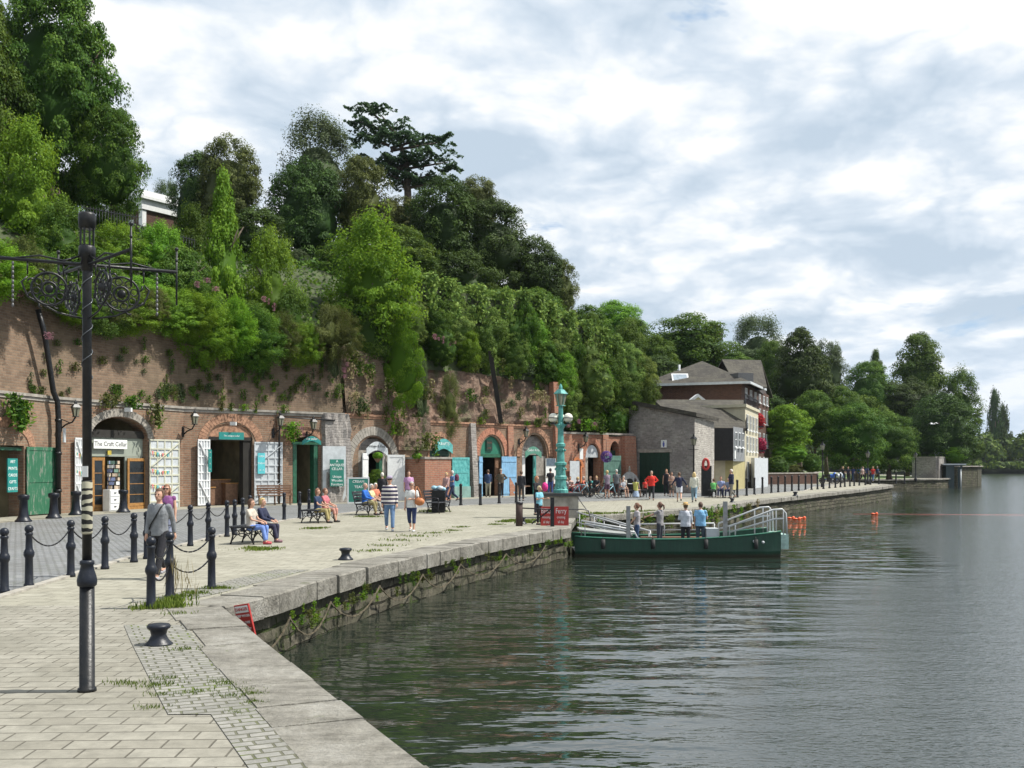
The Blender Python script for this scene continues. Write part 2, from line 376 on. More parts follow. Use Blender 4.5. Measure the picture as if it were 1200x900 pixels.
shade=wm('ADD',wm('ADD',wm('MULTIPLY',n1,.72),wm('MULTIPLY',n3,.14)),wm('MULTIPLY',bil,.26))
cl=wr(shade,[(.38,(5.5,6.6,7.8)),(.455,(7.1,8.,9.)),(.505,(8.9,9.4,9.9)),(.55,(10.6,10.6,10.6))])
skc=wx(1.,sky.outputs[0],(1.,1.,1.),'MULTIPLY')
blue=wx(.6,skc,(4.3,6.6,9.6))
cf=wr(cov,[(.33,(0,0,0)),(.39,(1,1,1))])
colr=wx(cf,blue,cl)
# pale bank of cloud towards the horizon
hz=wr(sx.outputs[2],[(.0,(.75,.75,.75)),(.14,(0,0,0))])
colr=wx(hz,colr,(6.9,8.1,9.5))
ll.new(colr,bg.inputs[0])
w.cycles.sampling_method='MANUAL';w.cycles.sample_map_resolution=512
sc.view_settings.view_transform='Standard';sc.view_settings.look='None';sc.view_settings.exposure=.36;sc.view_settings.gamma=1
sc.render.engine='CYCLES';sc.cycles.max_bounces=6;sc.cycles.diffuse_bounces=2;sc.cycles.glossy_bounces=3;sc.cycles.transmission_bounces=3;sc.cycles.transparent_max_bounces=8
sc.cycles.caustics_reflective=False;sc.cycles.caustics_refractive=False
# ================================================================== plan of the place
WT=[(-200,31.5),(-60,37.6),(0,41),(70,44.3),(100,46),(200,51),(215,51.6),(300,54.5),(335,55.7),(400,58),(500,63),(600,69),(700,74),(742,76.5)]
def dwall(px):
    for (a,da),(b,db) in zip(WT,WT[1:]):
        if px<=b: return da+(db-da)*(px-a)/(b-a)
    return WT[-1][1]
BRK=[-200,-60,70,215,335,403,475,548,606,655,712,742]
NODE=[Vector(((p-600)/F*dwall(p),dwall(p))) for p in BRK]
def wxy(px,out=0.):
    for i in range(len(BRK)-1):
        if px<=BRK[i+1] or i==len(BRK)-2: break
    a,b=NODE[i],NODE[i+1];k=(px-600)/F;e=b-a
    t=(k*a.y-a.x)/(e.x-k*e.y)
    n=Vector((e.y,-e.x)).normalized()
    return a+e*t+n*out,i,n
def W(px,z,out=0.):
    q,i,n=wxy(px,out);return Vector((q.x,q.y,z))
def zw(px,py):
    q,_,_=wxy(px);return CAMH-(py-HZ)*q.y/F
EDGE=[(2.64-.455*-20,-20),(2.64,0),(-.59,7.1),(-1.52,9.1),(-2.9,12.1),(-4.28,15.2)]
E2=[(-4.28,15.2),(-3.8,16.7),(-3.43,18.8),(-2.83,21.4),(-2.3,23),(-1.33,26.25),(.2,30.2),(1.96,34.4)]
E3=[(1.96,34.4),(2.5,40.6),(6.1,45.8),(9.8,50.4),(14.3,60),(21.6,72),(28,82),(33.5,91.5),(35.4,95),(36,98.5),(36.2,102)]
E4=[(36.2,102),(37,115),(41,128),(49,134.5),(58,139.5),(67,150),(69,160),(72,200),(95,330),(130,420)]
def xat(poly,y):
    if y<=poly[0][1]:return poly[0][0]
    for (x0,y0),(x1,y1) in zip(poly,poly[1:]):
        if y<=y1 and y1>y0:return x0+(x1-x0)*(y-y0)/(y1-y0)
    return poly[-1][0]
EALL=EDGE+E2[1:]+E3[1:]+E4[1:]
WALLP=[(-22,-20),(-22,20)]+[(n.x,n.y) for n in NODE]+[(9.6,80),(12,97),(20,112),(30,132),(46,190),(62,330),(80,420)]
def strip(name,fl,fr,ys,dz,mat,label=None,nx=1):
    m=MB();vs=[];
    for y in ys:
        a,b=fl(y),fr(y)
        for i in range(nx+1):vs.append((a+(b-a)*i/nx,y,zq(y)+dz))
    fs=[(j*(nx+1)+i,j*(nx+1)+i+1,(j+1)*(nx+1)+i+1,(j+1)*(nx+1)+i) for j in range(len(ys)-1) for i in range(nx)]
    m.add(vs,fs);o=m.build(name,mat);tag(o,label,None,None,'structure');return o
ysq=sorted(set([y for _,y in EALL if y<=102]+[y for _,y in WALLP if y<=102]+[60.,97.14]))
CW=.95
strip('quay_pavement',lambda y:xat(WALLP,y)-.4,lambda y:xat(EALL,y)-.25,[y for y in ysq if y<=15.3]+[15.3],0,paving)
strip('quay_pavement',lambda y:xat(WALLP,y)-.4,lambda y:xat(EALL,y)-.25,[15.3]+[y for y in ysq if y>15.3],0,paving_far)
ROADR=[(-8,-20),(-8.1,16),(-8.65,23),(-8.65,29),(-8.6,39),(-6.9,45.8),(-1.8,53.6),(4.9,58.6),(15.3,68),(22.3,78),(26,88),(31,97),(31.5,102)]
ROADL=[(-20.8,-20),(-20.5,20)]+[(wxy(p,2.2)[0].x,wxy(p,2.2)[0].y) for p in BRK]+[(17.5,79),(20,90),(26,108)]
ysr=sorted(set([y for _,y in ROADR if y<=97]+[y for _,y in ROADL if y<=97]+[60,97,97.14]))
strip('cobbled_road',lambda y:xat(ROADL,y),lambda y:xat(ROADR,y),ysr,.004,setts)
# raised kerb line of the road: thin pale stone edging
m=MB()
for a,b in zip(ROADR[:-1],ROADR[1:]):
    A=Vector((a[0],a[1],zq(a[1])+.01));B=Vector((b[0],b[1],zq(b[1])+.01));m.bar(A,B,.16,.05)
tag(m.build('road_kerb',plain('kerb_stone',(.33,.31,.27),.9,0,.25,3,coord='pos')),kind='structure')
# strip of mossy setts beside the coping
ys=[5.,7.1,9.1,10.6]
strip('cobble_strip',lambda y:xat(EALL,y)-1.24,lambda y:xat(EALL,y)-.72,[4,7.1,8.6],.008,setts_moss)
strip('cobble_strip',lambda y:xat(EALL,y)-1.6,lambda y:xat(EALL,y)-.8,[8.6,9.1,12.1,13.4],.008,setts_moss)
strip('cobble_strip',lambda y:xat(EALL,y)-1.7,lambda y:xat(EALL,y)-1.0,[15.6,16.7,18.8,20.5],.006,setts_moss)
# ground sheet beyond the quay
ysg=[102,115,128,132,134.5,139.5,150,160,200,330,420]
strip('park_ground',lambda y:xat(WALLP,y)-1,lambda y:xat(EALL,y)-.3,ysg,0,grassm)
strip('riverside_path',lambda y:xat(EALL,y)-5,lambda y:xat(EALL,y)-.8,ysg,.012,paving_far)
# river bed and water
m=MB();m.add([(-400,-80,-3),(1500,-80,-3),(1500,1500,-3),(-400,1500,-3)],[(0,1,2,3)]);tag(m.build('river_bed',earth),kind='structure')
m=MB();m.add([(-30,-80,WZ),(1500,-80,WZ),(1500,1500,WZ),(-30,1500,WZ)],[(0,1,2,3)]);tag(m.build('river',water),kind='structure')
# ------------------------------------------------------------------ quay walls with coping blocks
def quay(poly,label,width,th,seed,faceout=.0,coarse=1.3,name='quay_wall',stone=quaystone):
    root=empty(name,(poly[0][0],poly[0][1],WZ));tag(root,label,'quay wall')
    rnd=random.Random(seed);inv=Matrix.Translation(-root.location)
    # face
    m=MB();L=0;pts=[]
    for (x0,y0),(x1,y1) in zip(poly,poly[1:]):
        a=Vector((x0,y0,0));b=Vector((x1,y1,0));n=max(1,int((b-a).length/.22) if a.y<60 else int((b-a).length/.6))
        for i in range(n):pts.append(a.lerp(b,i/n))
    pts.append(Vector((*poly[-1],0)))
    nz=9;vs=[]
    for i,p in enumerate(pts):
        q=pts[min(i+1,len(pts)-1)]-pts[max(i-1,0)];nn_=Vector((q.y,-q.x,0)).normalized()
        for k in range(nz):
            f=k/(nz-1);z=-1.9+(zq(p.y)-th+.01+1.9)*f
            dsp=.07*noise.noise(Vector((p.x*1.6,p.y*1.6,z*2.4)))+.05*noise.noise(Vector((p.x*4,p.y*4,z*5)))
            vs.append(p-nn_*(.07+.12*f-dsp)+Vector((0,0,z)))
    fs=[(i*nz+k,(i+1)*nz+k,(i+1)*nz+k+1,i*nz+k+1) for i in range(len(pts)-1) for k in range(nz-1)]
    m.add(vs,fs,0,False);m.v=[inv@Vector(v) for v in m.v]
    m.build('stone_face',stone,root)
    m=MB()
    # coping blocks along the poly
    for (x0,y0),(x1,y1) in zip(poly,poly[1:]):
        a=Vector((x0,y0,0));b=Vector((x1,y1,0));ln=(b-a).length;dr=(b-a)/ln;n_=Vector((dr.y,-dr.x,0));s=0.
        while s<ln-.02:
            l=min(rnd.uniform(.7,1.3)*coarse,ln-s)
            if ln-s-l<.35:l=ln-s
            g=.011;p0=a+dr*(s+g);p1=a+dr*(s+l-g);o=rnd.uniform(-.022,.03);h=rnd.uniform(-.009,.012)
            z0=zq(p0.y)+.012+h;z1=zq(p1.y)+.012+h
            wd=width*rnd.uniform(.93,1.08)
            A=[p0+n_*o,p1+n_*o,p1-n_*wd,p0-n_*wd];b_=.025
            top=[A[0]-n_*b_,A[1]-n_*b_,A[2],A[3]]
            vs=[Vector((v.x,v.y,zz-th)) for v,zz in zip(A,(z0,z1,z1,z0))]+[Vector((v.x,v.y,zz-b_)) for v,zz in zip(A,(z0,z1,z1,z0))]+[Vector((v.x,v.y,zz)) for v,zz in zip(top,(z0,z1,z1,z0))]
            m.add(vs,[(0,3,2,1),(0,1,5,4),(1,2,6,5),(2,3,7,6),(3,0,4,7),(4,5,9,8),(5,6,10,9),(6,7,11,10),(7,4,8,11),(8,9,10,11)])
            s+=l
    m.v=[inv@Vector(v) for v in m.v]
    m.build('coping',coping,root);return root
quay([(2.64+.455*6,-6)]+EDGE[1:],'near grey stone quay wall beside the camera with wide flat coping slabs',.74,.3,1,coarse=1.25)
quay(E2,'curving mossy quay wall with hanging chains between the red danger sign and the ferry',.8,.34,2,coarse=.85)
quay(E3,'weedy quay wall behind the ferry running on past the bollards',.8,.25,3,coarse=1.2)
quay(E4[:8],'far stone quay wall below the riverside trees',.6,.2,4,coarse=3.)
# ================================================================== the brick cliff with its cellars
SHOP=[]   # (px a, px b, py top, arch rise fraction, arch ring type)
def uz(i,px,z):
    q,_,_=wxy(px);return ((q-NODE[i]).length,z)
def at(i,u,z,out=0.):
    a,b=NODE[i],NODE[i+1];e=(b-a).normalized();n=Vector((e.y,-e.x));q=a+e*u+n*out;return Vector((q.x,q.y,z))
# openings: panel, px a, px b, py spring, py apex (arch)  -> z from the wall distance
OPEN={1:[(-12,28,522,522)],2:[(106,173,513,489)],3:[(244,296,514,496)],4:[(343,373,520,512)],5:[(420,456,530,512)],6:[(508,525,532,524)],
      7:[(563,589,534,511)],8:[(612,641,533,509)],9:[(671.5,681,548,540),(686,703,538,520)],10:[(715,726,530,517)]}
def arch_pts(u0,u1,zs,za,n=12):
    pts=[]
    if za-zs<.05:return [(u0,zs),(u1,zs)]
    c=(u0+u1)/2;r=(u1-u0)/2
    for k in range(n+1):
        a=math.pi*(1-k/n);pts.append((c+r*math.cos(a),zs+(za-zs)*math.sin(a)))
    return pts
def wallthing(name,label,panels,mat,cat='cellar wall'):
    root=empty(name,(0,0,0));a=NODE[panels[0]];root.location=(a.x,a.y,0)
    tag(root,label,cat);root['_p']=1;del root['_p'];return root
def shift(m,root): m.v=[tuple(Vector(v)-root.location) for v in m.v];return m
ZC=4.95
def ztop(i):return {9:4.35,10:4.2}.get(i,ZC if i<6 else 4.75)
def upper_top(px): return np.interp(px,[-200,0,400,480,655],[9.6,9.3,9.,8.2,7.9])
wallA=wallthing('cellar_wall','long weathered brown brick cliff wall on the left with the craft shop arch',[0],brick1)
wallB=wallthing('cellar_wall','rough red rock and brick cliff wall with cellar arches behind the strolling couple',[5],brick1)
wallC=wallthing('cellar_wall','low red brick cellar wall with two small arches left of the grey stone warehouse',[9],brick_red)
for root,pans,mat in ((wallA,range(0,5),brick1),(wallB,range(5,9),brick1),(wallC,(9,10),brick_red)):
    m=MB();rev=MB();inn=MB()
    for i in pans:
        U=(NODE[i+1]-NODE[i]).length;zt=ztop(i);outer=[(0,-.3),(U,-.3),(U,zt),(0,zt)];loops=[outer];
        # notch openings into the outline (they reach the ground)
        ol=[(0,-.3)]
        for (pa,pb,ps,pz) in OPEN.get(i,[]):
            u0,_=uz(i,pa,0);u1,_=uz(i,pb,0);zs=zw((pa+pb)/2,ps);za=zw((pa+pb)/2,pz)
            arc=arch_pts(u0,u1,zs,za)
            ol+=[(u0,-.3)]+arc+[(u1,-.3)]
            # reveal
            ring=[(u0,-.3)]+arc+[(u1,-.3)]
            dep=.7
            vs=[at(i,u,z,0) for u,z in ring]+[at(i,u,z,-dep) for u,z in ring];k=len(ring)
            rev.add(vs,[(j,j+1,j+1+k,j+k) for j in range(k-1)])
            # vaulted room behind
            ring=[(u0-.3,-.3),(u0-.3,za+.3),((u0+u1)/2,za+.5),(u1+.3,za+.3),(u1+.3,-.3)]
            k=len(ring);vs=[at(i,u,z,-dep) for u,z in ring]+[at(i,u,z,-6.5) for u,z in ring]
            inn.add(vs,[(j,(j+1),(j+1)+k,j+k) for j in range(k-1)]+[tuple(range(k,2*k))])
        ol+=[(U,-.3),(U,zt),(0,zt)]
        tri=tessellate_polygon([[Vector((u,z,0)) for u,z in ol]])
        m.add([at(i,u,z) for u,z in ol],[tuple(t) for t in tri])
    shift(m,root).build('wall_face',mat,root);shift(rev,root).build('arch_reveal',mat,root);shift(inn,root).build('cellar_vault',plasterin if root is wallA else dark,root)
# arch rings of voussoirs
def ringmesh(i,pa,pb,ps,pz,w,out,n=22,gap=.012):
    u0,_=uz(i,pa,0);u1,_=uz(i,pb,0);c=(u0+u1)/2;r=(u1-u0)/2;zs=zw((pa+pb)/2,ps);h=zw((pa+pb)/2,pz)-zs
    m=MB()
    for k in range(n):
        a0=math.pi*(k/n);a1=math.pi*((k+1)/n)-gap
        q=[]
        for a in(a0,a1):
            for rr in(0,w):q.append((c-(r+rr)*math.cos(a),zs+(h+rr)*math.sin(a)))
        q=[q[0],q[1],q[3],q[2]]
        f=[at(i,u,z,out) for u,z in q];b=[at(i,u,z,-.05) for u,z in q]
        m.add(f+b,[(0,1,2,3),(0,4,5,1),(1,5,6,2),(2,6,7,3),(3,7,4,0)])
    return m
archstone=plain('arch_stone',(.3,.275,.24),.9,0,.3,3,.02,coord='pos')
archbrick=plain('arch_brick',(.34,.19,.12),.9,0,.4,6,.02,coord='pos')
archbrick2=plain('arch_brick_red',(.42,.19,.12),.9,0,.3,6,.02,coord='pos')
for root,i,pa,pb,ps,pz,w,out,mt in ((wallA,2,106,173,513,488,.36,.05,archstone),(wallA,3,240,300,522,494,.42,.03,archbrick),(wallA,1,-18,34,526,500,.4,.03,archbrick),(wallA,4,340,376,522,508,.35,.04,archbrick),
     (wallB,5,412,460,545,510,.5,.08,archstone),(wallB,6,504,529,545,512,.3,.04,archbrick),(wallB,7,561,591,534,509,.42,.06,archbrick2),(wallB,8,610,643,535,507,.36,.05,archbrick),
     (wallC,9,671,681.5,548,539,.18,.05,plain('orange_brick',(.55,.2,.08),.8,0,.2,5)),(wallC,9,685,704,540,519,.3,.04,archbrick2)):
    shift(ringmesh(i,pa,pb,ps,pz,w,out,28 if w>.3 else 16),root).build('arch_surround',mt,root)
# cornices
def along(pans,z,h,out,step=1,sub=8):
    m=MB()
    for i in pans:
        a=at(i,0,z,0);b=at(i,(NODE[i+1]-NODE[i]).length,z,0)
        n=at(i,0,z,1)-a
        q=[a-n*.3,b-n*.3,b+n*out,a+n*out]
        vs=[Vector((v.x,v.y,z)) for v in q]+[Vector((v.x,v.y,z+h)) for v in q]
        m.add(vs,[(0,1,2,3),(4,7,6,5),(0,4,5,1),(1,5,6,2),(2,6,7,3),(3,7,4,0)])
    return m
for root,pans,z in ((wallA,range(0,5),ZC-.02),(wallB,(5,),ZC-.02),(wallB,(6,7,8),4.73)):
    m=along(pans,z,.12,.1);m2=along(pans,z-.14,.12,.04);o=len(m.v);m.v+=m2.v;m.f+=[[k+o for k in f] for f in m2.f];m.m+=m2.m;m.sm+=m2.sm
    shift(m,root).build('cornice',archstone if root is wallA else archbrick,root)
shift(along((9,10),4.3,.14,.12),wallC).build('coping_course',archstone,wallC)
# upper walls with batter and roughness
def upper(root,pxs,mat,amp,name,zb=None,smooth=False):
    m=MB();nz=14;vs=[]
    for px in pxs:
        for k in range(nz):
            f=k/(nz-1);zb_=ZC if px<475 else 4.8;zt=float(upper_top(px));z=zb_+.05+(zt-zb_)*f
            q=W(px,z,-.12-.12*(z-zb_));_,_,n=wxy(px)
            d=amp*(noise.noise(Vector((q.x*.35,q.y*.35,z*.35)))*1.6+noise.noise(Vector((q.x*1.3,q.y*1.3,z*1.3)))*.7+noise.noise(q*3.1)*.25)
            if k==0:d=max(-.1,min(.1,d))
            q=q+Vector((n.x,n.y,0))*d;vs.append(q)
    N=len(pxs);m.add(vs,[(i*nz+k,(i+1)*nz+k,(i+1)*nz+k+1,i*nz+k+1) for i in range(N-1) for k in range(nz-1)],0,smooth)
    shift(m,root).build(name,mat,root)
def pr(a,b,s):
    n=int((b-a)/s);return sorted(set([a+(b-a)*k/n for k in range(n+1)]+[p for p in BRK if a<p<b]))
upper(wallA,pr(-200,404,40),brick_up,0,'upper_wall')
upper(wallA,pr(385,412,3),rock,.5,'rubble_pier')
upper(wallB,pr(400,655,3.5),rock,.55,'rock_face')
upper(wallB,[408,430,452,475],brick_up,0.02,'upper_brick')
# lower rubble on the rough middle stretch
m=MB();pxs=pr(376,410,2.5);nz=12;vs=[]
for px in pxs:
    for k in range(nz):
        z=-.1+5.1*k/(nz-1);n=wxy(px)[2];d=.12+.25*abs(noise.noise(Vector((px*.2,z*1.5,3))))+(.35*(1-z/5.) if 378<px<408 else 0)
        if px<377.5 or px>408.5:d=-.05
        vs.append(W(px,z,d))
m.add(vs,[(i*nz+k,(i+1)*nz+k,(i+1)*nz+k+1,i*nz+k+1) for i in range(len(pxs)-1) for k in range(nz-1)])
shift(m,wallA).build('rubble_buttress',rubble,wallA)
m=MB();pxs=pr(476,503,2)+[];vs=[]
for px in pr(463,505,2):
    for k in range(nz):
        z=3+2.*k/(nz-1);n=wxy(px)[2];d=.1+.3*abs(noise.noise(Vector((px*.25,z*1.5,7))))
        vs.append(W(px,z,d if 463.5<px<504.5 else -.05))
N=len(pr(463,505,2));m.add(vs,[(i*nz+k,(i+1)*nz+k,(i+1)*nz+k+1,i*nz+k+1) for i in range(N-1) for k in range(nz-1)])
shift(m,wallB).build('rough_outcrop',rock,wallB)
# buttresses (sloping piers) of the middle and right walls
def pier(root,pa,pb,z1,out0,out1,mat,name='buttress'):
    a0=W(pa,-.2,out0);b0=W(pb,-.2,out0);a1=W(pa,z1,out1);b1=W(pb,z1,out1);A0=W(pa,-.2,-.4);B0=W(pb,-.2,-.4);A1=W(pa,z1,-.4);B1=W(pb,z1,-.4)
    m=MB();m.add([a0,b0,B0,A0,a1,b1,B1,A1],[(0,3,2,1),(4,5,6,7),(0,1,5,4),(1,2,6,5),(2,3,7,6),(3,0,4,7)]);shift(m,root).build(name,mat,root)
pier(wallB,549,555,4.8,.55,.2,rubble)
pier(wallB,594,600.5,4.7,.3,.1,brick_red)
pier(wallB,648,654.5,7.9,.55,.05,brick_red)
pier(wallC,656,669,4.3,.2,.1,brick_red)
pier(wallC,705.5,712,4.3,.25,.12,brick_red)
pier(wallC,728,741,4.25,.6,.35,brick_red)
pier(wallA,323.5,325.5,4.9,.2,.1,brick1)
m=MB();a=Vector(W(572,9.3,.25));
m.bar(W(573,9.6,.1),W(584,4.9,.25),.3,.3);shift(m,wallB).build('raking_drain',dark,wallB)
# projecting low brick wall between arches
lw=empty('garden_wall',W(487,0,1.0),0,'low pink brick wall projecting beside the white open cellar doors','wall')
m=MB();A=W(472,-.1,-.05);B=W(472,-.1,1.9);C=W(500,-.1,2.1);D=W(502,-.1,-.05);zt=zw(487,538)
q=[A,B,C,D];vs=[Vector((v.x,v.y,-.1)) for v in q]+[Vector((v.x,v.y,zt)) for v in q]
m.add(vs,[(0,3,2,1),(0,1,5,4),(1,2,6,5),(2,3,7,6),(3,0,4,7)]);shift(m,lw).build('wall_face',brick_red,lw)
m=MB();c=(A+C)/2
vs=[Vector((c.x+(v.x-c.x)*1.05,c.y+(v.y-c.y)*1.05,zt)) for v in q]+[Vector((c.x+(v.x-c.x)*1.05,c.y+(v.y-c.y)*1.05,zt+.12)) for v in q]
m.add(vs,[(0,3,2,1),(4,5,6,7),(0,1,5,4),(1,2,6,5),(2,3,7,6),(3,0,4,7)]);shift(m,lw).build('wall_cap',archstone,lw)
# ------------------------------------------------------------------ doors, frames, signs
def frameM(px,z,out,scale=1.):
    """local x = along the wall to the right, y = up, z = out of the wall"""
    q,i,n=wxy(px,out);e=(NODE[i+1]-NODE[i]).normalized()
    M=Matrix(((e.x,0,n.x,q.x),(e.y,0,n.y,q.y),(0,1,0,z),(0,0,0,1)));return M
def wlen(pa,pb): return (wxy(pb)[0]-wxy(pa)[0]).length
def leaf(root,px_h,width,z0,z1,ang,mat,style='plank',out=.06,name='door',side=1,extra=None):
    """door leaf hinged at px_h; ang=0 lies flat on the wall, opening away along side"""
    M=frameM(px_h,z0,out);H=z1-z0;T=Matrix.Rotation(-side*R(ang),4,'Y')
    m=MB();s=side;th=.05
    def bx(x0,x1,y0,y1,za,zb,mi=0):
        m.box((s*(x0+x1)/2,(y0+y1)/2,(za+zb)/2),(abs(x1-x0),y1-y0,zb-za),M=M@T,mi=mi)
    if style=='plank':
        k=max(3,int(width/.16))
        for j in range(k):bx(width*j/k+.004,width*(j+1)/k-.004,0,H,0,th)
        for y in (.25,H*.5,H-.3):bx(.03,width-.03,y-.06,y+.06,th,th+.025)
    elif style=='panel':
        bx(0,width,0,H,0,th-.02)
        for x in (0,width-.13):bx(x,x+.13,0,H,th-.02,th)
        for y in (0,H*.5-.07,H-.14):bx(.13,width-.13,y,y+.14,th-.02,th-.001)
    elif style=='lattice':
        bx(0,width,0,H,0,.02,1)
        for x in np.linspace(0,width-.07,5):bx(x,x+.07,0,H,.02,th)
        for y in np.linspace(0,H-.08,9):bx(.0,width,y,y+.07,.021,th+.008)
        m.bar((M@T)@Vector((s*.08,H*.05,.07)),(M@T)@Vector((s*(width-.08),H*.35,.07)),.08,.03)
        m.bar((M@T)@Vector((s*.08,H*.62,.07)),(M@T)@Vector((s*(width-.08),H*.95,.07)),.08,.03)
    elif style=='glazed':
        for x in (0,width-.12):bx(x,x+.12,0,H,0,th)
        for y in (0,.16,H-.14):bx(.12,width-.12,y,y+.14,0,th-.001)
        for j in range(1,4):
            y=.2+(H-.4)*j/4;bx(.12,width-.12,y-.015,y+.015,.01,th-.01)
        bx(.12,width-.12,.14,H-.14,.015,.025,1)
    elif style=='flat':
        bx(0,width,0,H,0,th)
    mats=[mat] if style in('plank','panel','flat') else [mat,{'lattice':whitegrey,'glazed':glassd}[style]]
    shift(m,root);o=m.build(name,mats,root);return o,(M@T)
def wbox(root,pa,pb,z0,z1,o0,o1,mat,name,mb=None):
    a=W(pa,0,o0);b=W(pb,0,o0);c=W(pb,0,o1);d=W(pa,0,o1);q=[a,b,c,d]
    vs=[Vector((v.x,v.y,z0)) for v in q]+[Vector((v.x,v.y,z1)) for v in q];fs=[(0,3,2,1),(4,5,6,7),(0,1,5,4),(1,2,6,5),(2,3,7,6),(3,0,4,7)]
    if mb is not None: mb.add(vs,fs);return
    m=MB();m.add(vs,fs);shift(m,root);return m.build(name,mat,root)
def halfdisc(root,i,pa,pb,ps,pz,out,mat,name,inset=0.,lo=None):
    u0,_=uz(i,pa,0);u1,_=uz(i,pb,0);zs=zw((pa+pb)/2,ps);za=zw((pa+pb)/2,pz)
    pts=arch_pts(u0,u1,zs,za,14)
    if lo is not None:
        zl=zw((pa+pb)/2,lo[0]);pts+= [(u0+(u1-u0)*k/10,zs-(0)+ (zl-zs)*math.sin(math.pi*k/10)) for k in range(9,0,-1)]
    m=MB();m.prism([at(i,u,z,out) for u,z in pts],at(i,0,0,.05)-at(i,0,0,0));shift(m,root);return m.build(name,mat,root)
Y=lambda px,py:zw(px,py)
# S0 peeling green door, dark opening
leaf(wallA,29,wlen(29,62),.05,Y(45,524),3,peelgreen,'panel',side=1)
wbox(wallA,-12,28,Y(10,524)-.12,Y(10,524),-.3,-.1,greenp,'lintel')
# S1 craft shop front: sage panel above the doors
za,zb=Y(140,535),Y(140,513)
wbox(wallA,106.5,172.5,za,zb,-.35,-.28,sagepanel,'fascia_panel')
wbox(wallA,107,112.5,0,za,-.35,-.28,sagepanel,'side_panel');wbox(wallA,152,172,0,za,-.35,-.29,sagepanel,'side_panel')
wbox(wallA,106,173,zb,zb+.35,-.3,-.2,dark,'beam')
leaf(wallA,112.5,wlen(112.5,125),0,Y(120,536),12,wood,'glazed',out=-.26)
leaf(wallA,174.5,wlen(153,174.5),0,Y(165,537),0,wood,'glazed',out=-.22,side=-1)
leaf(wallA,173.5,wlen(173.5,206),Y(190,596)-.1,Y(190,515),4,plain('cream_lattice',(.5,.5,.4),.6,0,.1,4),'lattice')
leaf(wallA,97,wlen(84,97),.1,Y(90,513),8,white,'lattice',side=-1)
# S2
leaf(wallA,245,wlen(229,245)*1.0,.05,Y(236,515),10,white,'lattice',side=-1)
leaf(wallA,297,wlen(297,329),.05,Y(312,518),3,whitegrey,'lattice')
wbox(wallA,286,295.5,0,Y(290,514),-.5,-.1,dark,'dark_reveal_slab')  # no door: slab whose near-black colour paints in the dark right reveal
wbox(wallA,244,296,Y(270,516),Y(270,512),-.3,-.05,dark,'lintel')
halfdisc(wallA,3,244,296,514,496,-.12,archbrick,'brick_infill')
# S3
for a,b in((343.3,347.5),(367.5,372)):wbox(wallA,a,b,0,Y(358,520),-.4,.02,greenp,'door_post')
wbox(wallA,342,374,Y(358,521),Y(358,518),-.3,.06,greenp,'door_head')
o,_=leaf(wallA,374.5,wlen(374.5,400),0,Y(387,523),6,whitegrey,'flat',out=.3)
# S4
wbox(wallB,429,430.5,0,Y(440,530),-.3,0,white,'door_post');wbox(wallB,444.5,448,0,Y(440,530),-.3,.0,greenp,'door_post')
wbox(wallB,448,456,0,Y(440,528),-.35,-.05,archstone,'infill');wbox(wallB,420,428,0,Y(440,528),-.35,-.05,archstone,'infill')
leaf(wallB,430,wlen(418,430),0,Y(424,531),25,white,'plank',side=-1);leaf(wallB,453,wlen(453,469),0,Y(462,533),22,white,'panel')
wbox(wallB,413,456,Y(438,531),Y(438,514),-.42,-.36,rubble,'stone_infill')
# S5
for a,b in((503.5,509.5),(521.5,525)):wbox(wallB,a,b,0,Y(514,531),-.3,.05,dkgreen,'door_post')
wbox(wallB,503,526,Y(514,534),Y(514,525),-.2,.06,dkgreen,'fascia')
wbox(wallB,510.5,513,0,Y(512,535),-.3,-.2,plain('yellow_strip',(.3,.26,.1),.6,0,.2,3),'door_edge')
leaf(wallB,525.5,wlen(525.5,545),.75,Y(534,536),2,turq,'panel',out=.3);wbox(wallB,526,545,0,.75,.1,.5,plain('grey_turquoise_plinth',(.2,.33,.3),.8,0,.2,3),'door_plinth')
# S6 tympanum + blue doors
halfdisc(wallB,7,563,589,534,511.5,-.2,plain('bottle_green',(.02,.16,.1),.5,0,.1,3),'tympanum')
wbox(wallB,563,589,Y(576,536),Y(576,532),-.25,-.1,greenp,'door_head')
wbox(wallB,583,589,0,Y(576,536),-.3,-.2,wood2,'door_leaf')
leaf(wallB,564,wlen(557,564)*1.1,0,Y(560,535),25,bluep,'plank',side=-1);leaf(wallB,585.5,wlen(585.5,602),0,Y(594,535),3,bluep,'plank',out=.15)
# S7
for a,b,mt in((612.5,615,white),(615,617,paperm),(627,630,turqlamp),(630,641,archstone)):wbox(wallB,a,b,0,Y(620,534),-.25,-.15,mt,'door_post')
wbox(wallB,613,641,Y(626,533),Y(626,511),-.42,-.36,rubble,'stone_infill')
# S8/9
halfdisc(wallC,9,687,702,536,521.5,-.15,whitegrey,'tympanum')
wbox(wallC,687,690,0,Y(695,536),-.3,-.1,archstone,'door_post')
leaf(wallC,701,wlen(701,720),.6,Y(710,534),3,plain('faded_green',(.1,.2,.16),.7,0,.2,3),'plank',out=.55)
wbox(wallC,671.6,672.8,0,Y(676,546),-.2,.06,plain('orange_brick',(.55,.2,.08)),'jamb')
wbox(wallC,680,681.4,0,Y(676,546),-.2,.06,plain('orange_brick',(.55,.2,.08)),'jamb')
wbox(wallC,715.5,725.5,0,Y(720,528),-.5,-.4,dkgreen,'back_door')
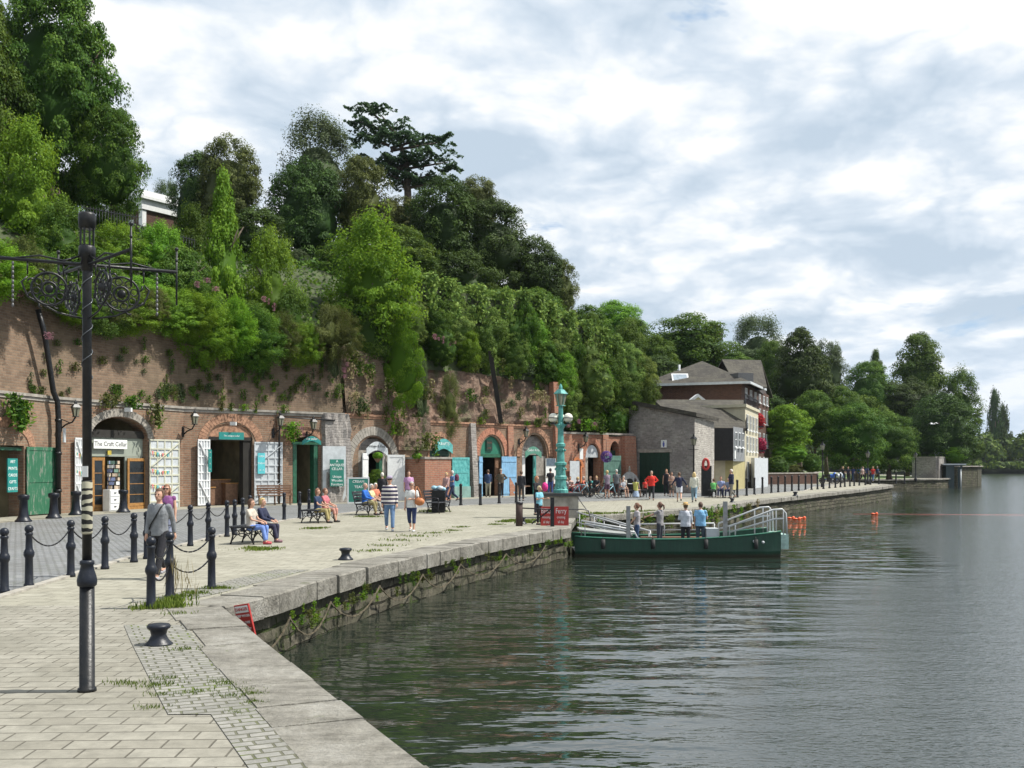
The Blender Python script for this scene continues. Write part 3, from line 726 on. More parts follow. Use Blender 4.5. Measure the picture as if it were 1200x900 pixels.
# ---- signs (each a thing)
def sign(label,px,pyc,w,h,mat,lines,tmat,out=.2,name='shop_sign',arch=0.,size=None,sx=1.,cat='sign',rot=0.):
    M=frameM(px,zw(px,pyc),out)@Matrix.Rotation(R(rot),4,'Y');root=empty(name,M.translation,0,label,cat)
    L=Matrix.Translation(-M.translation)@M
    m=MB()
    if arch>0:
        n=10;top=[(-w/2+w*k/n,h/2-arch+arch*math.sin(math.pi*k/n)) for k in range(n+1)];bot=[(w/2-w*k/n,-h/2+ (arch*.8*math.sin(math.pi*k/n) if arch>.12 else 0)) for k in range(n+1)]
        m.prism([L@Vector((x,y,0)) for x,y in top+bot],(L.to_3x3()@Vector((0,0,.05))))
    else:m.box((0,0,.025),(w,h,.05),M=L)
    m.build('board',mat,root)
    k=len(lines)
    for j,s in enumerate(lines):
        if not s:continue
        sz=size or min(h/k*.8,w/max(3,len(s))*1.6)
        yy=h*(.5-(j+.5)/k)+(arch*.35 if arch else 0)
        text('lettering',s,sz,L@Matrix.Translation((0,yy,.052)),tmat,root,sx=sx)
    return root
blackt=plain('black_lettering',(.02,.02,.02),.6);whitet=plain('white_lettering',(.75,.77,.76),.6);greent=plain('teal_board',(.015,.22,.2),.5,0,.1,3);cyant=plain('cyan_board',(.1,.5,.55),.5,0,.1,3)
dg=plain('green_board',(.015,.16,.12),.5,0,.1,3)
sign('white shop sign reading The Craft Cellar above the wooden doors',132.5,520.5,wlen(113,152),.42,paperm,['The Craft Cellar'],blackt,out=-.18,size=.3)
sign('teal shop sign over the open brown cellar with white doors',267,511,wlen(253,282),.38,greent,['The antiques cellar'],whitet,out=.35)
sign('arched teal sign over the narrow green cellar doorway',360.5,516.5,wlen(350,372),.5,greent,['the cellar'],whitet,out=.4,arch=.28)
sign('green board with white lettering on the pale grey door panel',387.5,554,wlen(380,396),1.5,dg,['A','ANTIQUES','CELLAR','','Unique','Wooden','Furniture'],whitet,out=.62,name='door_board',size=.2)
sign('narrow cyan notice on the wide white lattice door',304,543,.43,1.1,cyant,['OPEN','TODAY','10 - 5'],whitet,out=.16,name='notice_board',size=.13)
sign('slim teal banner hanging on the narrow white lattice door',242.5,540,.18,1.15,greent,['O','P','E','N'],whitet,out=.3,name='banner')
sign('teal board of print prices hanging in the leftmost dark cellar opening',11,557,.62,1.35,greent,['ART','PRINTS','CARDS','GIFTS','CRAFTS'],whitet,out=.1,name='hanging_board',size=.17)
sign('white arched sign above the white open cellar doors',439.5,526,wlen(427,452),.85,whitegrey,['Vintage & Retro'],blackt,out=.15,arch=.42,size=.24)
sign('turquoise arched sign above the dark green doorway',516.5,523,wlen(506.5,527),.95,turq,['CRAFTS'],whitet,out=.25,arch=.4,size=.26)
sign('small dark plaque with two lines fixed on the green half round panel',574.5,522,.55,.7,dkgreen,['CELLAR','SHOP'],plain('red_brown_lettering',(.2,.08,.06),.6),out=-.12,name='plaque',size=.13)
sign('green arched sign above the small cellar shop behind the gentleman in a cap',623.5,530,wlen(614,633),.8,plain('sage_green_board',(.1,.27,.2),.5,0,.1,3),['Cellar Arts'],whitet,out=.1,arch=.4,size=.24)
r=sign('white notice board with slate top beside the small cellar shop',641,552,wlen(635.5,647),1.75,paperm,['','',''],blackt,out=.35,name='notice_board',size=.15)
m=MB();m.box((0,.62,.06),(wlen(635.5,647)-.1,.5,.03),M=Matrix.Translation(-r.location)@frameM(641,zw(641,552),.35));m.build('slate_top',plain('blue_slate_panel',(.1,.14,.18)),r)
sign('small white notice fixed high on the brick beside the black drainpipe',68.5,510,.33,.62,whitegrey,[''],blackt,out=.25,name='notice_plate',size=.1,rot=20)
sign('small yellow plaque under the craft shop sign',131.5,530.5,.22,.2,plain('yellow_plaque',(.45,.35,.05)),[''],blackt,out=-.2,name='plaque',size=.07)
sign('white lamp shaped notice on the red brick pier',676.5,532,.3,.75,paperm,[''],blackt,out=.4,name='notice_plate',size=.15)
sign('white leaning poster panel at the foot of the red brick pier',668,556,.9,1.9,whitegrey,[''],blackt,out=.45,name='menu_board',size=.2)
# contents of the craft shop doorway
rk=empty('card_rack',W(130,0,.15),0,'tall rack of postcards standing in the craft shop doorway','rack')
m=MB();m.tube([(0,0,0),(0,0,2.3)],.03,6);m.lathe([(.28,0),(.28,.04)],n=10);m.build('pole',iron,rk)
m=MB();rr=random.Random(4)
for k in range(9):
    for j in range(5):
        a=j*1.256+k*.3;c=(math.cos(a)*.24,math.sin(a)*.24,.7+k*.19);m.box(c,(.03,.2,.15),rz=a,mi=rr.randrange(4))
m.build('cards',[paperm,cloth((.25,.3,.5)),cloth((.5,.4,.3)),cloth((.15,.25,.2))],rk)
cab=empty('drawer_cabinet',W(124.5,0,.3),0,'white chest of drawers beside the craft shop doorway','cabinet')
M=Matrix.Translation(-cab.location)@frameM(124.5,0,.3);m=MB();m.box((0,.5,0),(.62,.98,.4),M=M);m.build('carcass',white,cab)
for k in range(3):m=MB();m.box((0,.2+k*.31,.21),(.56,.27,.03),M=M);d=m.build('drawer',white,cab);m=MB();m.box((0,.22+k*.31,.24),(.12,.03,.03),M=M);m.build('handle',iron,d)
# wooden crates in the open cellar
for k,(px,o_,sz,lb) in enumerate(((252,-1.2,(1.0,.5,.9),'brown wooden crate low in the open cellar on the left'),(268,-1.6,(1.6,.6,1.3),'large brown chest in the middle of the open cellar'),(281,-1.1,(.7,.5,1.1),'small brown cupboard at the right side of the open cellar'))):
    c=empty('storage_chest',W(px,0,o_),0,lb,'chest');M=Matrix.Translation(-c.location)@frameM(px,0,o_);m=MB()
    m.box((0,sz[2]/2,0),(sz[0],sz[2],sz[1]),M=M);m.build('carcass',wood2,c);m=MB();m.box((0,sz[2]+.03,0),(sz[0]+.08,.06,sz[1]+.06),M=M);m.build('lid',wood,c)
# bunting on the cream lattice door (two strings) and over the far left
def bunting(px0,px1,py,label,out=.18):
    root=empty('bunting',W((px0+px1)/2,zw(px0,py),out),0,label,'bunting');n=11
    pts=[W(px0+(px1-px0)*k/n,zw(px0,py)-.12*math.sin(math.pi*k/n),out) for k in range(n+1)]
    m=MB();m.tube(pts,.008,4);shift(m,root).build('cord',white,root)
    m=MB()
    for k in range(n):
        a=pts[k].lerp(pts[k+1],.1);b=pts[k].lerp(pts[k+1],.9);c=(a+b)/2-Vector((0,0,.26));nrm=Vector((b-a)).cross(Vector((0,0,1))).normalized()*.006
        m.prism([a,b,c],nrm,mi=k%4)
    shift(m,root).build('flags',[cloth((.6,.2,.18)),cloth((.55,.5,.15)),cloth((.1,.4,.4)),cloth((.7,.68,.6))],root)
bunting(174,207,528,'upper string of coloured bunting on the cream lattice door')
bunting(174,207,549,'middle string of coloured bunting on the cream lattice door')
bunting(174,207,567,'lower string of coloured bunting on the cream lattice door')
bunting(84,97,528,'upper string of bunting on the slim white door left of the lamp post')
bunting(84,97,549,'lower string of bunting on the slim white door left of the lamp post')
# wall lanterns
def lantern_head(mf,mg,z0,s=1.):
    for k in range(4):
        a=math.pi/4+k*math.pi/2;mf.bar((math.cos(a)*.10*s,math.sin(a)*.10*s,z0),(math.cos(a)*.17*s,math.sin(a)*.17*s,z0+.38*s),.02*s)
    mf.lathe([(.16*s,z0-.03),(.16*s,z0)][::1],n=4);mf.lathe([(.25*s,z0+.38*s),(.12*s,z0+.52*s),(.07*s,z0+.54*s),(.06*s,z0+.62*s),(.015*s,z0+.72*s)],n=4,M=Matrix.Rotation(0,4,'Z'),smooth=False)
    mg.lathe([(.12*s,z0),(.21*s,z0+.38*s)],n=4,smooth=False)
def wall_lamp(px,py,where):
    root=empty('wall_lantern',W(px,zw(px,py),.0),0,'black wall lantern '+where,'lantern','black lanterns bracketed on the brick cliff')
    n=wxy(px)[2];o=Vector((n.x,n.y,0))
    mf=MB();mg=MB();lantern_head(mf,mg,0.,1.);
    for mm in(mf,mg):mm.v=[tuple(Vector(v)+o*.75) for v in mm.v]
    mf.build('lantern_frame',black,root);mg.build('lamp_glass',lglass,root)
    m=MB();m.tube([o*.02-Vector((0,0,.55)),o*.3-Vector((0,0,.35)),o*.6-Vector((0,0,.25)),o*.75-Vector((0,0,.02))],.035,6);m.tube([o*.02-Vector((0,0,.1)),o*.5-Vector((0,0,.28))],.02,5);m.box(o*.02-Vector((0,0,.4)),(.12,.12,.5));m.build('bracket',black,root)
for px,py,wh in((70,488,'above the small white notice by the drainpipe'),(214,497,'between the craft shop and the open brown cellar'),(320,499,'above the wide white lattice door'),(359,503,'over the narrow green doorway'),(608,512,'between the blue doors and the small cellar shop'),(678,518,'on the red brick wall above the white notice')):wall_lamp(px,py,wh)
# floodlights above arches (white fittings)
for px,py,wh in((268,499,'above the open brown cellar sign'),(141,483,'above the craft shop arch')):
    c=empty('floodlight',W(px,zw(px,py),.1),0,'white swan neck floodlight '+wh,'floodlight');n=wxy(px)[2];o=Vector((n.x,n.y,0));m=MB();m.tube([o*0+Vector((0,0,.4)),o*.25+Vector((0,0,.45)),o*.35+Vector((0,0,.2))],.02,6);m.build('arm',iron,c);m=MB();m.box(o*.38+Vector((0,0,.1)),(.3,.2,.18));m.build('lamp_head',white,c)
# drainpipe
pts=[W(43,8.6,.05),W(47,7.8,.15),W(49,7.2,.2),W(55,5.2,.3),W(58.5,4.8,.35),W(59.5,4.2,.35),W(59.5,0,.35)]
root=empty('drainpipe',W(59,0,.35),0,'black drainpipe running down the brick cliff beside the peeling green door','drainpipe');m=MB();m.tube(pts,.12,8);shift(m,root).build('pipe',black,root)
for z in(1,2.6,4):m=MB();p=W(59.5,z,.35);m.lathe([(.15,-.06),(.15,.06)],c=p,n=8);shift(m,root).build('pipe_collar',black,root)
root=empty('drainpipe',W(324.5,0,.2),0,'thin black pipe beside the wide white lattice door','drainpipe');m=MB();m.tube([W(389,4.6,.3),W(325,4.7,.2),W(325,0,.2)],.05,6);shift(m,root).build('pipe',black,root)
# ------------------------------------------------------------------ the hill
PROF={'t':[.6,2,5,9,16,28,45,75],'cliff':[9.2,10.2,12.,14.2,17,19.5,20.5,21],'mid':[8.,10.2,12.6,15,17,19,20,20.5],'low':[4.3,6.2,8.5,10.5,13,15,16,17],'slope':[.2,1.2,3,5,8.,12,15,17]}
HP=[Vector((-22,-20)),Vector((-22,20))]+NODE+[Vector(p) for p in ((9.6,80),(12,97),(20,112),(30,132),(46,190),(62,330),(80,420))]
m=MB();vs=[];rows=[]
full=[]
for a,b in zip(HP,HP[1:]):
    n=max(1,int((b-a).length/3));full+=[a.lerp(b,k/n) for k in range(n)]
full.append(HP[-1]);nT=len(PROF['t'])
def hill_h(y,j):
    return float(np.interp(y,[0,57,62,73,77,84,120,200],[PROF[k][j] for k in('cliff','cliff','mid','mid','low','slope','slope','slope')]))
HILLP=[]
for i,p in enumerate(full):
    a=full[max(0,i-3)];b=full[min(len(full)-1,i+3)];e=(b-a).normalized();n=Vector((-e.y,e.x))
    for j,t in enumerate(PROF['t']):
        q=p+n*t;z=hill_h(p.y,j)+noise.noise(Vector((q.x*.12,q.y*.12,0)))*.7*(1 if j else .2)
        vs.append((q.x,q.y,z))
m.add(vs,[(i*nT+j,i*nT+j+1,(i+1)*nT+j+1,(i+1)*nT+j) for i in range(len(full)-1) for j in range(nT-1)],0,True)
HILLV=np.array(vs);hill=m.build('hillside',earth);tag(hill,kind='structure')
def hz_at(x,y):
    d=(HILLV[:,0]-x)**2+(HILLV[:,1]-y)**2;k=np.argsort(d)[:4];w_=1/(d[k]+.05);return float((HILLV[k,2]*w_).sum()/w_.sum())
# ================================================================== vegetation
rng=np.random.default_rng(11)
def unit(a): return a/np.maximum(1e-9,np.linalg.norm(a,axis=-1,keepdims=True))
def leafmesh(name,c,nrm,size,tint,aspect=.62,extra=None,droop=None):
    n=len(c);r=unit(rng.normal(size=(n,3)));nrm=unit(nrm)
    u=unit(np.cross(nrm,r));v=np.cross(nrm,u)
    s=size[:,None] if hasattr(size,'__len__') else size
    if droop is not None: u=unit(u*(1-abs(droop))+np.array([0,0,1.])*droop);v=unit(np.cross(nrm,u))
    q=np.stack([c-u*s*.5,c+v*s*.5*aspect-u*s*.05,c+u*s*.5,c-v*s*.5*aspect-u*s*.05],1).reshape(-1,3)
    f=np.arange(4*n).reshape(-1,4);t=np.repeat(tint,4)
    vs=q;idx=f.reshape(-1);ls=np.arange(n)*4;lt=np.full(n,4)
    if extra is not None:
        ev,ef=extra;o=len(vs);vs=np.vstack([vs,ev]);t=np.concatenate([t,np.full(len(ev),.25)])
        ef=np.array(ef)+o;idx=np.concatenate([idx,ef.reshape(-1)]);ls=np.concatenate([ls,4*n+np.arange(len(ef))*4]);lt=np.concatenate([lt,np.full(len(ef),4)])
    me=bpy.data.meshes.new(name);me.vertices.add(len(vs));me.vertices.foreach_set('co',vs.astype(np.float32).ravel())
    me.loops.add(len(idx));me.loops.foreach_set('vertex_index',idx.astype(np.int32))
    me.polygons.add(len(ls));me.polygons.foreach_set('loop_start',ls.astype(np.int32));me.polygons.foreach_set('loop_total',lt.astype(np.int32))
    at_=me.attributes.new('tint','FLOAT','POINT');at_.data.foreach_set('value',t.astype(np.float32))
    me.materials.append(LF['mid']);me.update(calc_edges=True);return me
def core(shape,sc_,n=14,amp=.12):  # opaque inner blob, added to block light and darken the crown's inside
    vs=[];sd_=rng.uniform(0,50)
    for i in range(n+1):
        z=-1+2*i/n
        for j in range(n*2):
            a=math.pi*j/n;r=max(.02,shape(z))*sc_*(1+amp*2*noise.noise(Vector((math.cos(a)*1.5+sd_,math.sin(a)*1.5,z*2)))+.3*noise.noise(Vector((math.cos(a)*5+sd_,math.sin(a)*5,z*6))))
            vs.append((r*math.cos(a),r*math.sin(a),z*sc_))
    k=n*2;fs=[(i*k+j,i*k+(j+1)%k,(i+1)*k+(j+1)%k,(i+1)*k+j) for i in range(n) for j in range(k)]
    return np.array(vs),fs
SH={'broad':lambda z:math.sqrt(max(0,1-z*z)),
    'egg':lambda z:math.sqrt(max(0,1-z*z))*(1-.28*z),
    'cone':lambda z:max(0,(1-z)/2)**.75*(1 if z>-.85 else (z+1)/.15),
    'col':lambda z:math.sqrt(max(0,1-abs(z)**3.5))*(1-.12*z),
    'dome':lambda z:math.sqrt(max(0,1-max(0,z)**2)) if z>0 else math.sqrt(max(0,1-abs(z)**6)),
    'poplar':lambda z:math.sqrt(max(0,1-abs(z)**2.6))*(1-.45*z)}
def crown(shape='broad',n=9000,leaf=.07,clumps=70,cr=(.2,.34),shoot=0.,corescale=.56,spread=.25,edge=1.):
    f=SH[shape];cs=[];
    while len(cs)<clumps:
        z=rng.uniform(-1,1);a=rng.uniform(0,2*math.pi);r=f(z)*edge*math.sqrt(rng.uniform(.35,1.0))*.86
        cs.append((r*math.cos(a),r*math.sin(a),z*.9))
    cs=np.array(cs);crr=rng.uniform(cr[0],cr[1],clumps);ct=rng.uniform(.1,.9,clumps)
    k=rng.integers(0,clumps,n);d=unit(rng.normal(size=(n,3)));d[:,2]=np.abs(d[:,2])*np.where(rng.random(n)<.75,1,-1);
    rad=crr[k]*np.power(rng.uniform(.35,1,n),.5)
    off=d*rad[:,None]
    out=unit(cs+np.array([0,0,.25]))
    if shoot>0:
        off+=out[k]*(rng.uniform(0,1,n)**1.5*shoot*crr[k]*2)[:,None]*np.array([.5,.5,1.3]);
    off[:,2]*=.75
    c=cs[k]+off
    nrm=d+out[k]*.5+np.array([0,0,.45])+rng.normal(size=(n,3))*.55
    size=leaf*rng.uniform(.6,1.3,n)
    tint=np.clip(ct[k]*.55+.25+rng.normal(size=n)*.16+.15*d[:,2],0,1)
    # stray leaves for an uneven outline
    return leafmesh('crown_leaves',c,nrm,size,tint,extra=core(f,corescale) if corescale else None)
CR={}
def getcrown(key):
    if key in CR:return CR[key]
    s,v=key
    P_={'broad':dict(shape='broad',n=20000,leaf=.056,clumps=120,cr=(.16,.3)),
        'egg':dict(shape='egg',n=20000,leaf=.054,clumps=120,cr=(.15,.28)),
        'fine':dict(shape='broad',n=30000,leaf=.045,clumps=170,cr=(.13,.24)),
        'big':dict(shape='egg',n=90000,leaf=.031,clumps=330,cr=(.09,.18),corescale=.52),
        'shoot':dict(shape='egg',n=22000,leaf=.055,clumps=130,cr=(.12,.24),shoot=1.,corescale=.5),
        'cone':dict(shape='cone',n=16000,leaf=.06,clumps=90,cr=(.12,.24),shoot=.7,corescale=.55),
        'col':dict(shape='col',n=20000,leaf=.055,clumps=80,cr=(.16,.3)),
        'dome':dict(shape='dome',n=26000,leaf=.048,clumps=150,cr=(.16,.28)),
        'airy':dict(shape='egg',n=19000,leaf=.045,clumps=120,cr=(.12,.26),shoot=.8,corescale=.48),
        'clip':dict(shape='dome',n=22000,leaf=.05,clumps=330,cr=(.1,.15),corescale=.76),
        'poplar':dict(shape='poplar',n=9000,leaf=.09,clumps=90,cr=(.15,.3),shoot=.6,corescale=.55)}[s]
    CR[key]=crown(**P_);return CR[key]
def setmat(o,m):
    o.material_slots[0].link='OBJECT';o.material_slots[0].material=m
def plant(name,label,cat,c,rx,ry,rz,mat,mesh,base=None,rot=None,group=None,trunk=True,tw=None):
    c=Vector(c);b=Vector(base) if base is not None else Vector((c.x,c.y,min(c.z-rz*.6,hz_at(c.x,c.y)-.2)))
    root=empty(name,b,0,label,cat,group)
    o=bpy.data.objects.new('crown' if trunk else 'foliage',getcrown(mesh));COL.objects.link(o);setmat(o,LF[mat]);o.parent=root
    o.location=c-b;o.scale=(rx,ry,rz);o.rotation_euler=(0,0,rng.uniform(0,6.28) if rot is None else rot)
    if trunk:
        m=MB();h=(c-b);r0=tw or max(.08,.045*rz+.05);top=h*1.0+Vector((0,0,rz*.35))
        n_=6;pts=[Vector((h.x*f,h.y*f,0)).lerp(Vector((h.x,h.y,0)),0)+Vector((math.sin(f*5+b.x)*rx*.04,math.cos(f*4+b.y)*rx*.04,top.z*f)) for f in [k/n_ for k in range(n_+1)]]
        m.tube(pts,[r0*(1.5 if k==0 else 1-.75*k/n_) for k in range(n_+1)],8)
        for k in range(6):
            a=k*1.05+b.x;f=.35+.09*k;p=pts[0].lerp(pts[-1],f);q=p+Vector((math.cos(a)*rx*.55,math.sin(a)*ry*.55,rz*.35))
            m.tube([p,p.lerp(q,.5)+Vector((0,0,-rz*.05)),q],[r0*.5,r0*.32,r0*.12],6)
        m.build('trunk',bark,root)
    return root
def tpx(label,px,py,rxp,rzp,d,mat,mesh,ryf=1.,cat='tree',name='tree',trunk=True,base=None,group=None,tw=None,rot=None):
    s=d/F;return plant(name,label,cat,P(px,py,d),rxp*s,rxp*s*ryf,rzp*s,mat,mesh,base,rot,group,trunk,tw)
T=tpx
# --- the tall left group
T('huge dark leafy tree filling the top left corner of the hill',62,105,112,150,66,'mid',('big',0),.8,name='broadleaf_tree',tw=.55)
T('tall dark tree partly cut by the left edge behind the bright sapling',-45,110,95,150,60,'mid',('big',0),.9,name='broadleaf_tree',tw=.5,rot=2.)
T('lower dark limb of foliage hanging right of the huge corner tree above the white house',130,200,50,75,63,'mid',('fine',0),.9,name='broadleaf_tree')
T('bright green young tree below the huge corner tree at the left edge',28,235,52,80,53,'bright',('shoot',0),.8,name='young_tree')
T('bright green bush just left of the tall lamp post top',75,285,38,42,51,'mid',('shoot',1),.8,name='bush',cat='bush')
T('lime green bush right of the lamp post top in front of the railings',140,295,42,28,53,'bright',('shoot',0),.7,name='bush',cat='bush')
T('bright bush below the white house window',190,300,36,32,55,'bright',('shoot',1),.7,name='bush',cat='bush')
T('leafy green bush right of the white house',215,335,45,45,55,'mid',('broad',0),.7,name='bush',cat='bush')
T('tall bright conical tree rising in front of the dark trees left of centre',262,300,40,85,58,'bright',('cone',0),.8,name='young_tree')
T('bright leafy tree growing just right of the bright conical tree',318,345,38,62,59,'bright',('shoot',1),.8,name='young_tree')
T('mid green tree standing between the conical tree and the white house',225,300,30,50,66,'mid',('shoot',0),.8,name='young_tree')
# --- skyline
T('reddish dark round tree on the skyline right of the white house',268,225,46,68,84,'olive',('fine',1),.9,name='broadleaf_tree')
T('dark green tree left of the reddish skyline tree',228,240,36,62,86,'dark',('fine',0),.9,name='broadleaf_tree')
T('pale feathery tree at the back just right of the white house',196,250,22,34,96,'grey',('airy',0),.9,name='broadleaf_tree')
T('tall feathery grey green tree on the skyline left of the cedar',372,200,58,58,92,'grey',('airy',0),.9,name='broadleaf_tree')
T('big dark holly like tree below the feathery skyline tree',362,258,58,72,80,'dark',('fine',1),.9,name='holm_oak')
T('flat sided olive tree with trimmed edge left of the cedar trunk',425,250,50,66,82,'olive',('fine',0),.8,name='holm_oak')
T('dark holm oak standing directly below the cedar',520,275,62,68,86,'dark',('fine',1),.8,name='holm_oak')
T('dark round holm oak right of the cedar on the falling skyline',580,295,56,62,86,'dark',('fine',0),.8,name='holm_oak')
T('olive green holm oak in front on the falling skyline',560,240,35,34,92,'olive',('fine',1),.8,name='holm_oak')
T('dark holm oak lower down the falling skyline',625,325,46,50,88,'dark',('fine',1),.8,name='holm_oak')
T('last brownish green holm oak at the end of the dark group',660,345,26,42,90,'olive',('fine',0),.8,name='holm_oak')
# --- front middle
T('large bright green sycamore hanging over the brick cliff in the middle',432,335,66,72,62,'bright',('shoot',0),.65,name='sycamore_tree')
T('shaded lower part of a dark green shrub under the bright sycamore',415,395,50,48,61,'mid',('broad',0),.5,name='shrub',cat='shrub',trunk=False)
T('glossy bright ivy sheet hanging down beside the bright sycamore',470,430,34,56,60.9,'bright',('col',0),.35,name='ivy',cat='ivy',trunk=False)
T('bright shrub spilling over the wall left of the bright sycamore',345,385,36,42,57.5,'mid',('shoot',1),.5,name='shrub',cat='shrub',trunk=False)
T('pinkish grey shrub drooping at the right end of the tufted brick wall',392,430,22,42,58.5,'grey',('airy',0),.5,name='shrub',cat='shrub',trunk=False)
T('long green shrub hanging over the wall above the wide lattice door',290,392,50,32,55,'mid',('shoot',0),.5,name='shrub',cat='shrub',trunk=False)
T('bright glossy creeper hanging over the wall above the craft shop',165,355,58,30,51,'bright',('dome',0),.4,name='creeper',cat='creeper',trunk=False)
T('mid green creeper on the wall top right of the bright glossy creeper',232,365,36,34,53,'mid',('broad',1),.45,name='creeper',cat='creeper',trunk=False)
T('narrow bright creeper trailing down the wall behind the lamp post',45,368,18,46,44.5,'bright',('shoot',1),.35,name='creeper',cat='creeper',trunk=False)
T('dark green shrub on the wall top at the left edge',12,330,52,32,45.5,'mid',('broad',0),.5,name='shrub',cat='shrub',trunk=False)
T('spiky grey shrub beside the small railing left of the bright sycamore',350,310,18,18,72,'grey',('fine',0),.8,name='shrub',cat='shrub',trunk=False)
# --- creepers along the top edge of the cliff
rc=random.Random(21)
for k in range(26):
    px=-50+k*18+rc.uniform(-5,5);d=wxy(px)[0].y;z=rc.uniform(9.1,10.)-(.5 if 230<px<400 else 0);py=HZ-(z-CAMH)*F/d;q=W(px,z,.15)
    r_=rc.uniform(.8,1.5);plant('creeper','leafy creeper draped over the top edge of the brown brick cliff','creeper',q,r_*1.25,.7,r_*(1.1 if 230<px<400 else .8),rc.choice(['mid','bright','bright','olive','mid']),(rc.choice(['airy','shoot','shoot']),k%2),None,None,'creepers along the top edge of the brown brick cliff',False)
HL=[(478,362,30,36),(506,372,26,34),(535,378,28,36),(566,388,34,42),(598,388,26,36),(622,392,28,38),(648,405,26,36),(668,412,22,36),(690,420,26,42),(714,430,26,44),(738,436,26,42),(756,446,18,36),(515,405,24,26),(545,412,22,26),(600,415,24,28),(640,425,24,26),(700,452,28,30),(730,462,24,30),(666,468,22,34),(688,484,20,22),(722,492,18,20),(660,440,22,30)]
for k,(px,py,rx_,rz_) in enumerate(HL):
    d_=dwall(min(px,740))+(.9 if k>11 else 1.7);s_=d_/F
    py+=9 if k<12 else 0
    plant('hedge_shrub','dense rounded shrub in the hedge band above the red rock','shrub',P(px,py,d_),rx_*s_*1.1,rx_*s_*.8,rz_*s_*1.02,['hedge','mid','hedge','hedge','mid','bright','hedge','mid'][k%8],(('clip','dome','fine','broad')[k%4],k%2),None,None,'dense rounded shrubs of the hedge band',False)
# --- hedge terrace
T('clipped pale hedge column hanging left over the red rock',565,385,42,46,70,'hedge',('clip',0),.5,name='clipped_hedge',cat='hedge',trunk=False)
T('first clipped hedge block on the terrace right of the bright sycamore',500,368,26,38,71,'hedge',('clip',0),.6,name='clipped_hedge',cat='hedge',trunk=False)
T('bright green creeper drooping from the terrace in the middle',615,392,34,40,71,'mid',('broad',1),.5,name='creeper',cat='creeper',trunk=False)
T('clipped olive hedge block near the top of the terrace right of the bright creeper',655,400,26,32,74,'hedge',('clip',0),.6,name='clipped_hedge',cat='hedge',trunk=False)
T('leafy green tree over the turquoise lamp column',690,420,32,54,77,'mid',('fine',0),.7,name='young_tree')
T('rounded bright tree left of the slate roof',738,430,34,54,82,'mid',('dome',1),.7,name='young_tree')
T('bright creeper falling onto the low red brick wall',700,455,46,48,76.5,'bright',('broad',1),.45,name='creeper',cat='creeper',trunk=False)
T('dark green creeper above the stone warehouse door',728,480,24,34,78.5,'mid',('shoot',0),.5,name='creeper',cat='creeper',trunk=False)
T('mid green bush on the wall top left of the turquoise lamp lantern',630,430,26,38,72,'mid',('broad',1),.5,name='bush',cat='bush',trunk=False)
T('dark green bush under the clipped pale hedge column',535,395,30,36,69,'dark',('broad',0),.5,name='bush',cat='bush',trunk=False)
T('grey green scrub clinging to the rock left of the garden wall',495,470,20,46,63,'grey',('airy',0),.35,name='shrub',cat='shrub',trunk=False)
T('weedy scrub on the rock above the turquoise arched sign',527,475,16,34,64.5,'olive',('airy',0),.35,name='shrub',cat='shrub',trunk=False)
# long hedge along the terrace
hp=[P(px_,py_,dwall(px_)+2.6) for px_,py_ in ((484,329),(515,337),(560,345),(600,348),(622,352),(640,366),(668,378),(692,390),(715,402))]
root=empty('terrace_hedge',hp[0]-Vector((0,0,3)),0,'long clipped hedge with flat sunlit top sloping down the hill terrace','hedge')
cs=[];nr=[];
for a,b in zip(hp,hp[1:]):
    n=3600;f=rng.random(n)[:,None];side=rng.integers(0,3,n);base=np.array(a)*(1-f)+np.array(b)*f
    e=np.array(b-a);e/=np.linalg.norm(e);pn=np.array([e[1],-e[0],0]);u=rng.random(n)
    off=np.where((side==0)[:,None],pn*1.1+np.array([0,0,-1])*(u*2.3)[:,None],np.where((side==1)[:,None],pn*(u*2.2-1.1)[:,None],-pn*1.1+np.array([0,0,-1])*(u*3.2)[:,None]))
    cs.append(base+off+rng.normal(size=(n,3))*.14+(pn*.35+np.array([0,0,.22]))*np.sin(f*9+a.x)*1.);nr.append(np.where((side==1)[:,None],np.array([0,0,1.]),pn)+rng.normal(size=(n,3))*.6)
cs=np.vstack(cs)-np.array(root.location);nr=np.vstack(nr)
me=leafmesh('hedge_leaves',cs,nr,.25*rng.uniform(.5,1.3,len(cs)),rng.uniform(.1,1.,len(cs)))
o=bpy.data.objects.new('foliage',me);COL.objects.link(o);setmat(o,LF['hedge']);o.parent=root
m=MB()
for a,b in zip(hp,hp[1:]):m.bar(a-Vector((0,0,1.3)),b-Vector((0,0,1.3)),1.9,2.)
o=shift(m,root).build('hedge_body',earth,root)
T('olive holm oak hiding the foot of the cedar trunk',470,256,34,26,94,'olive',('fine',1),.9,name='holm_oak')
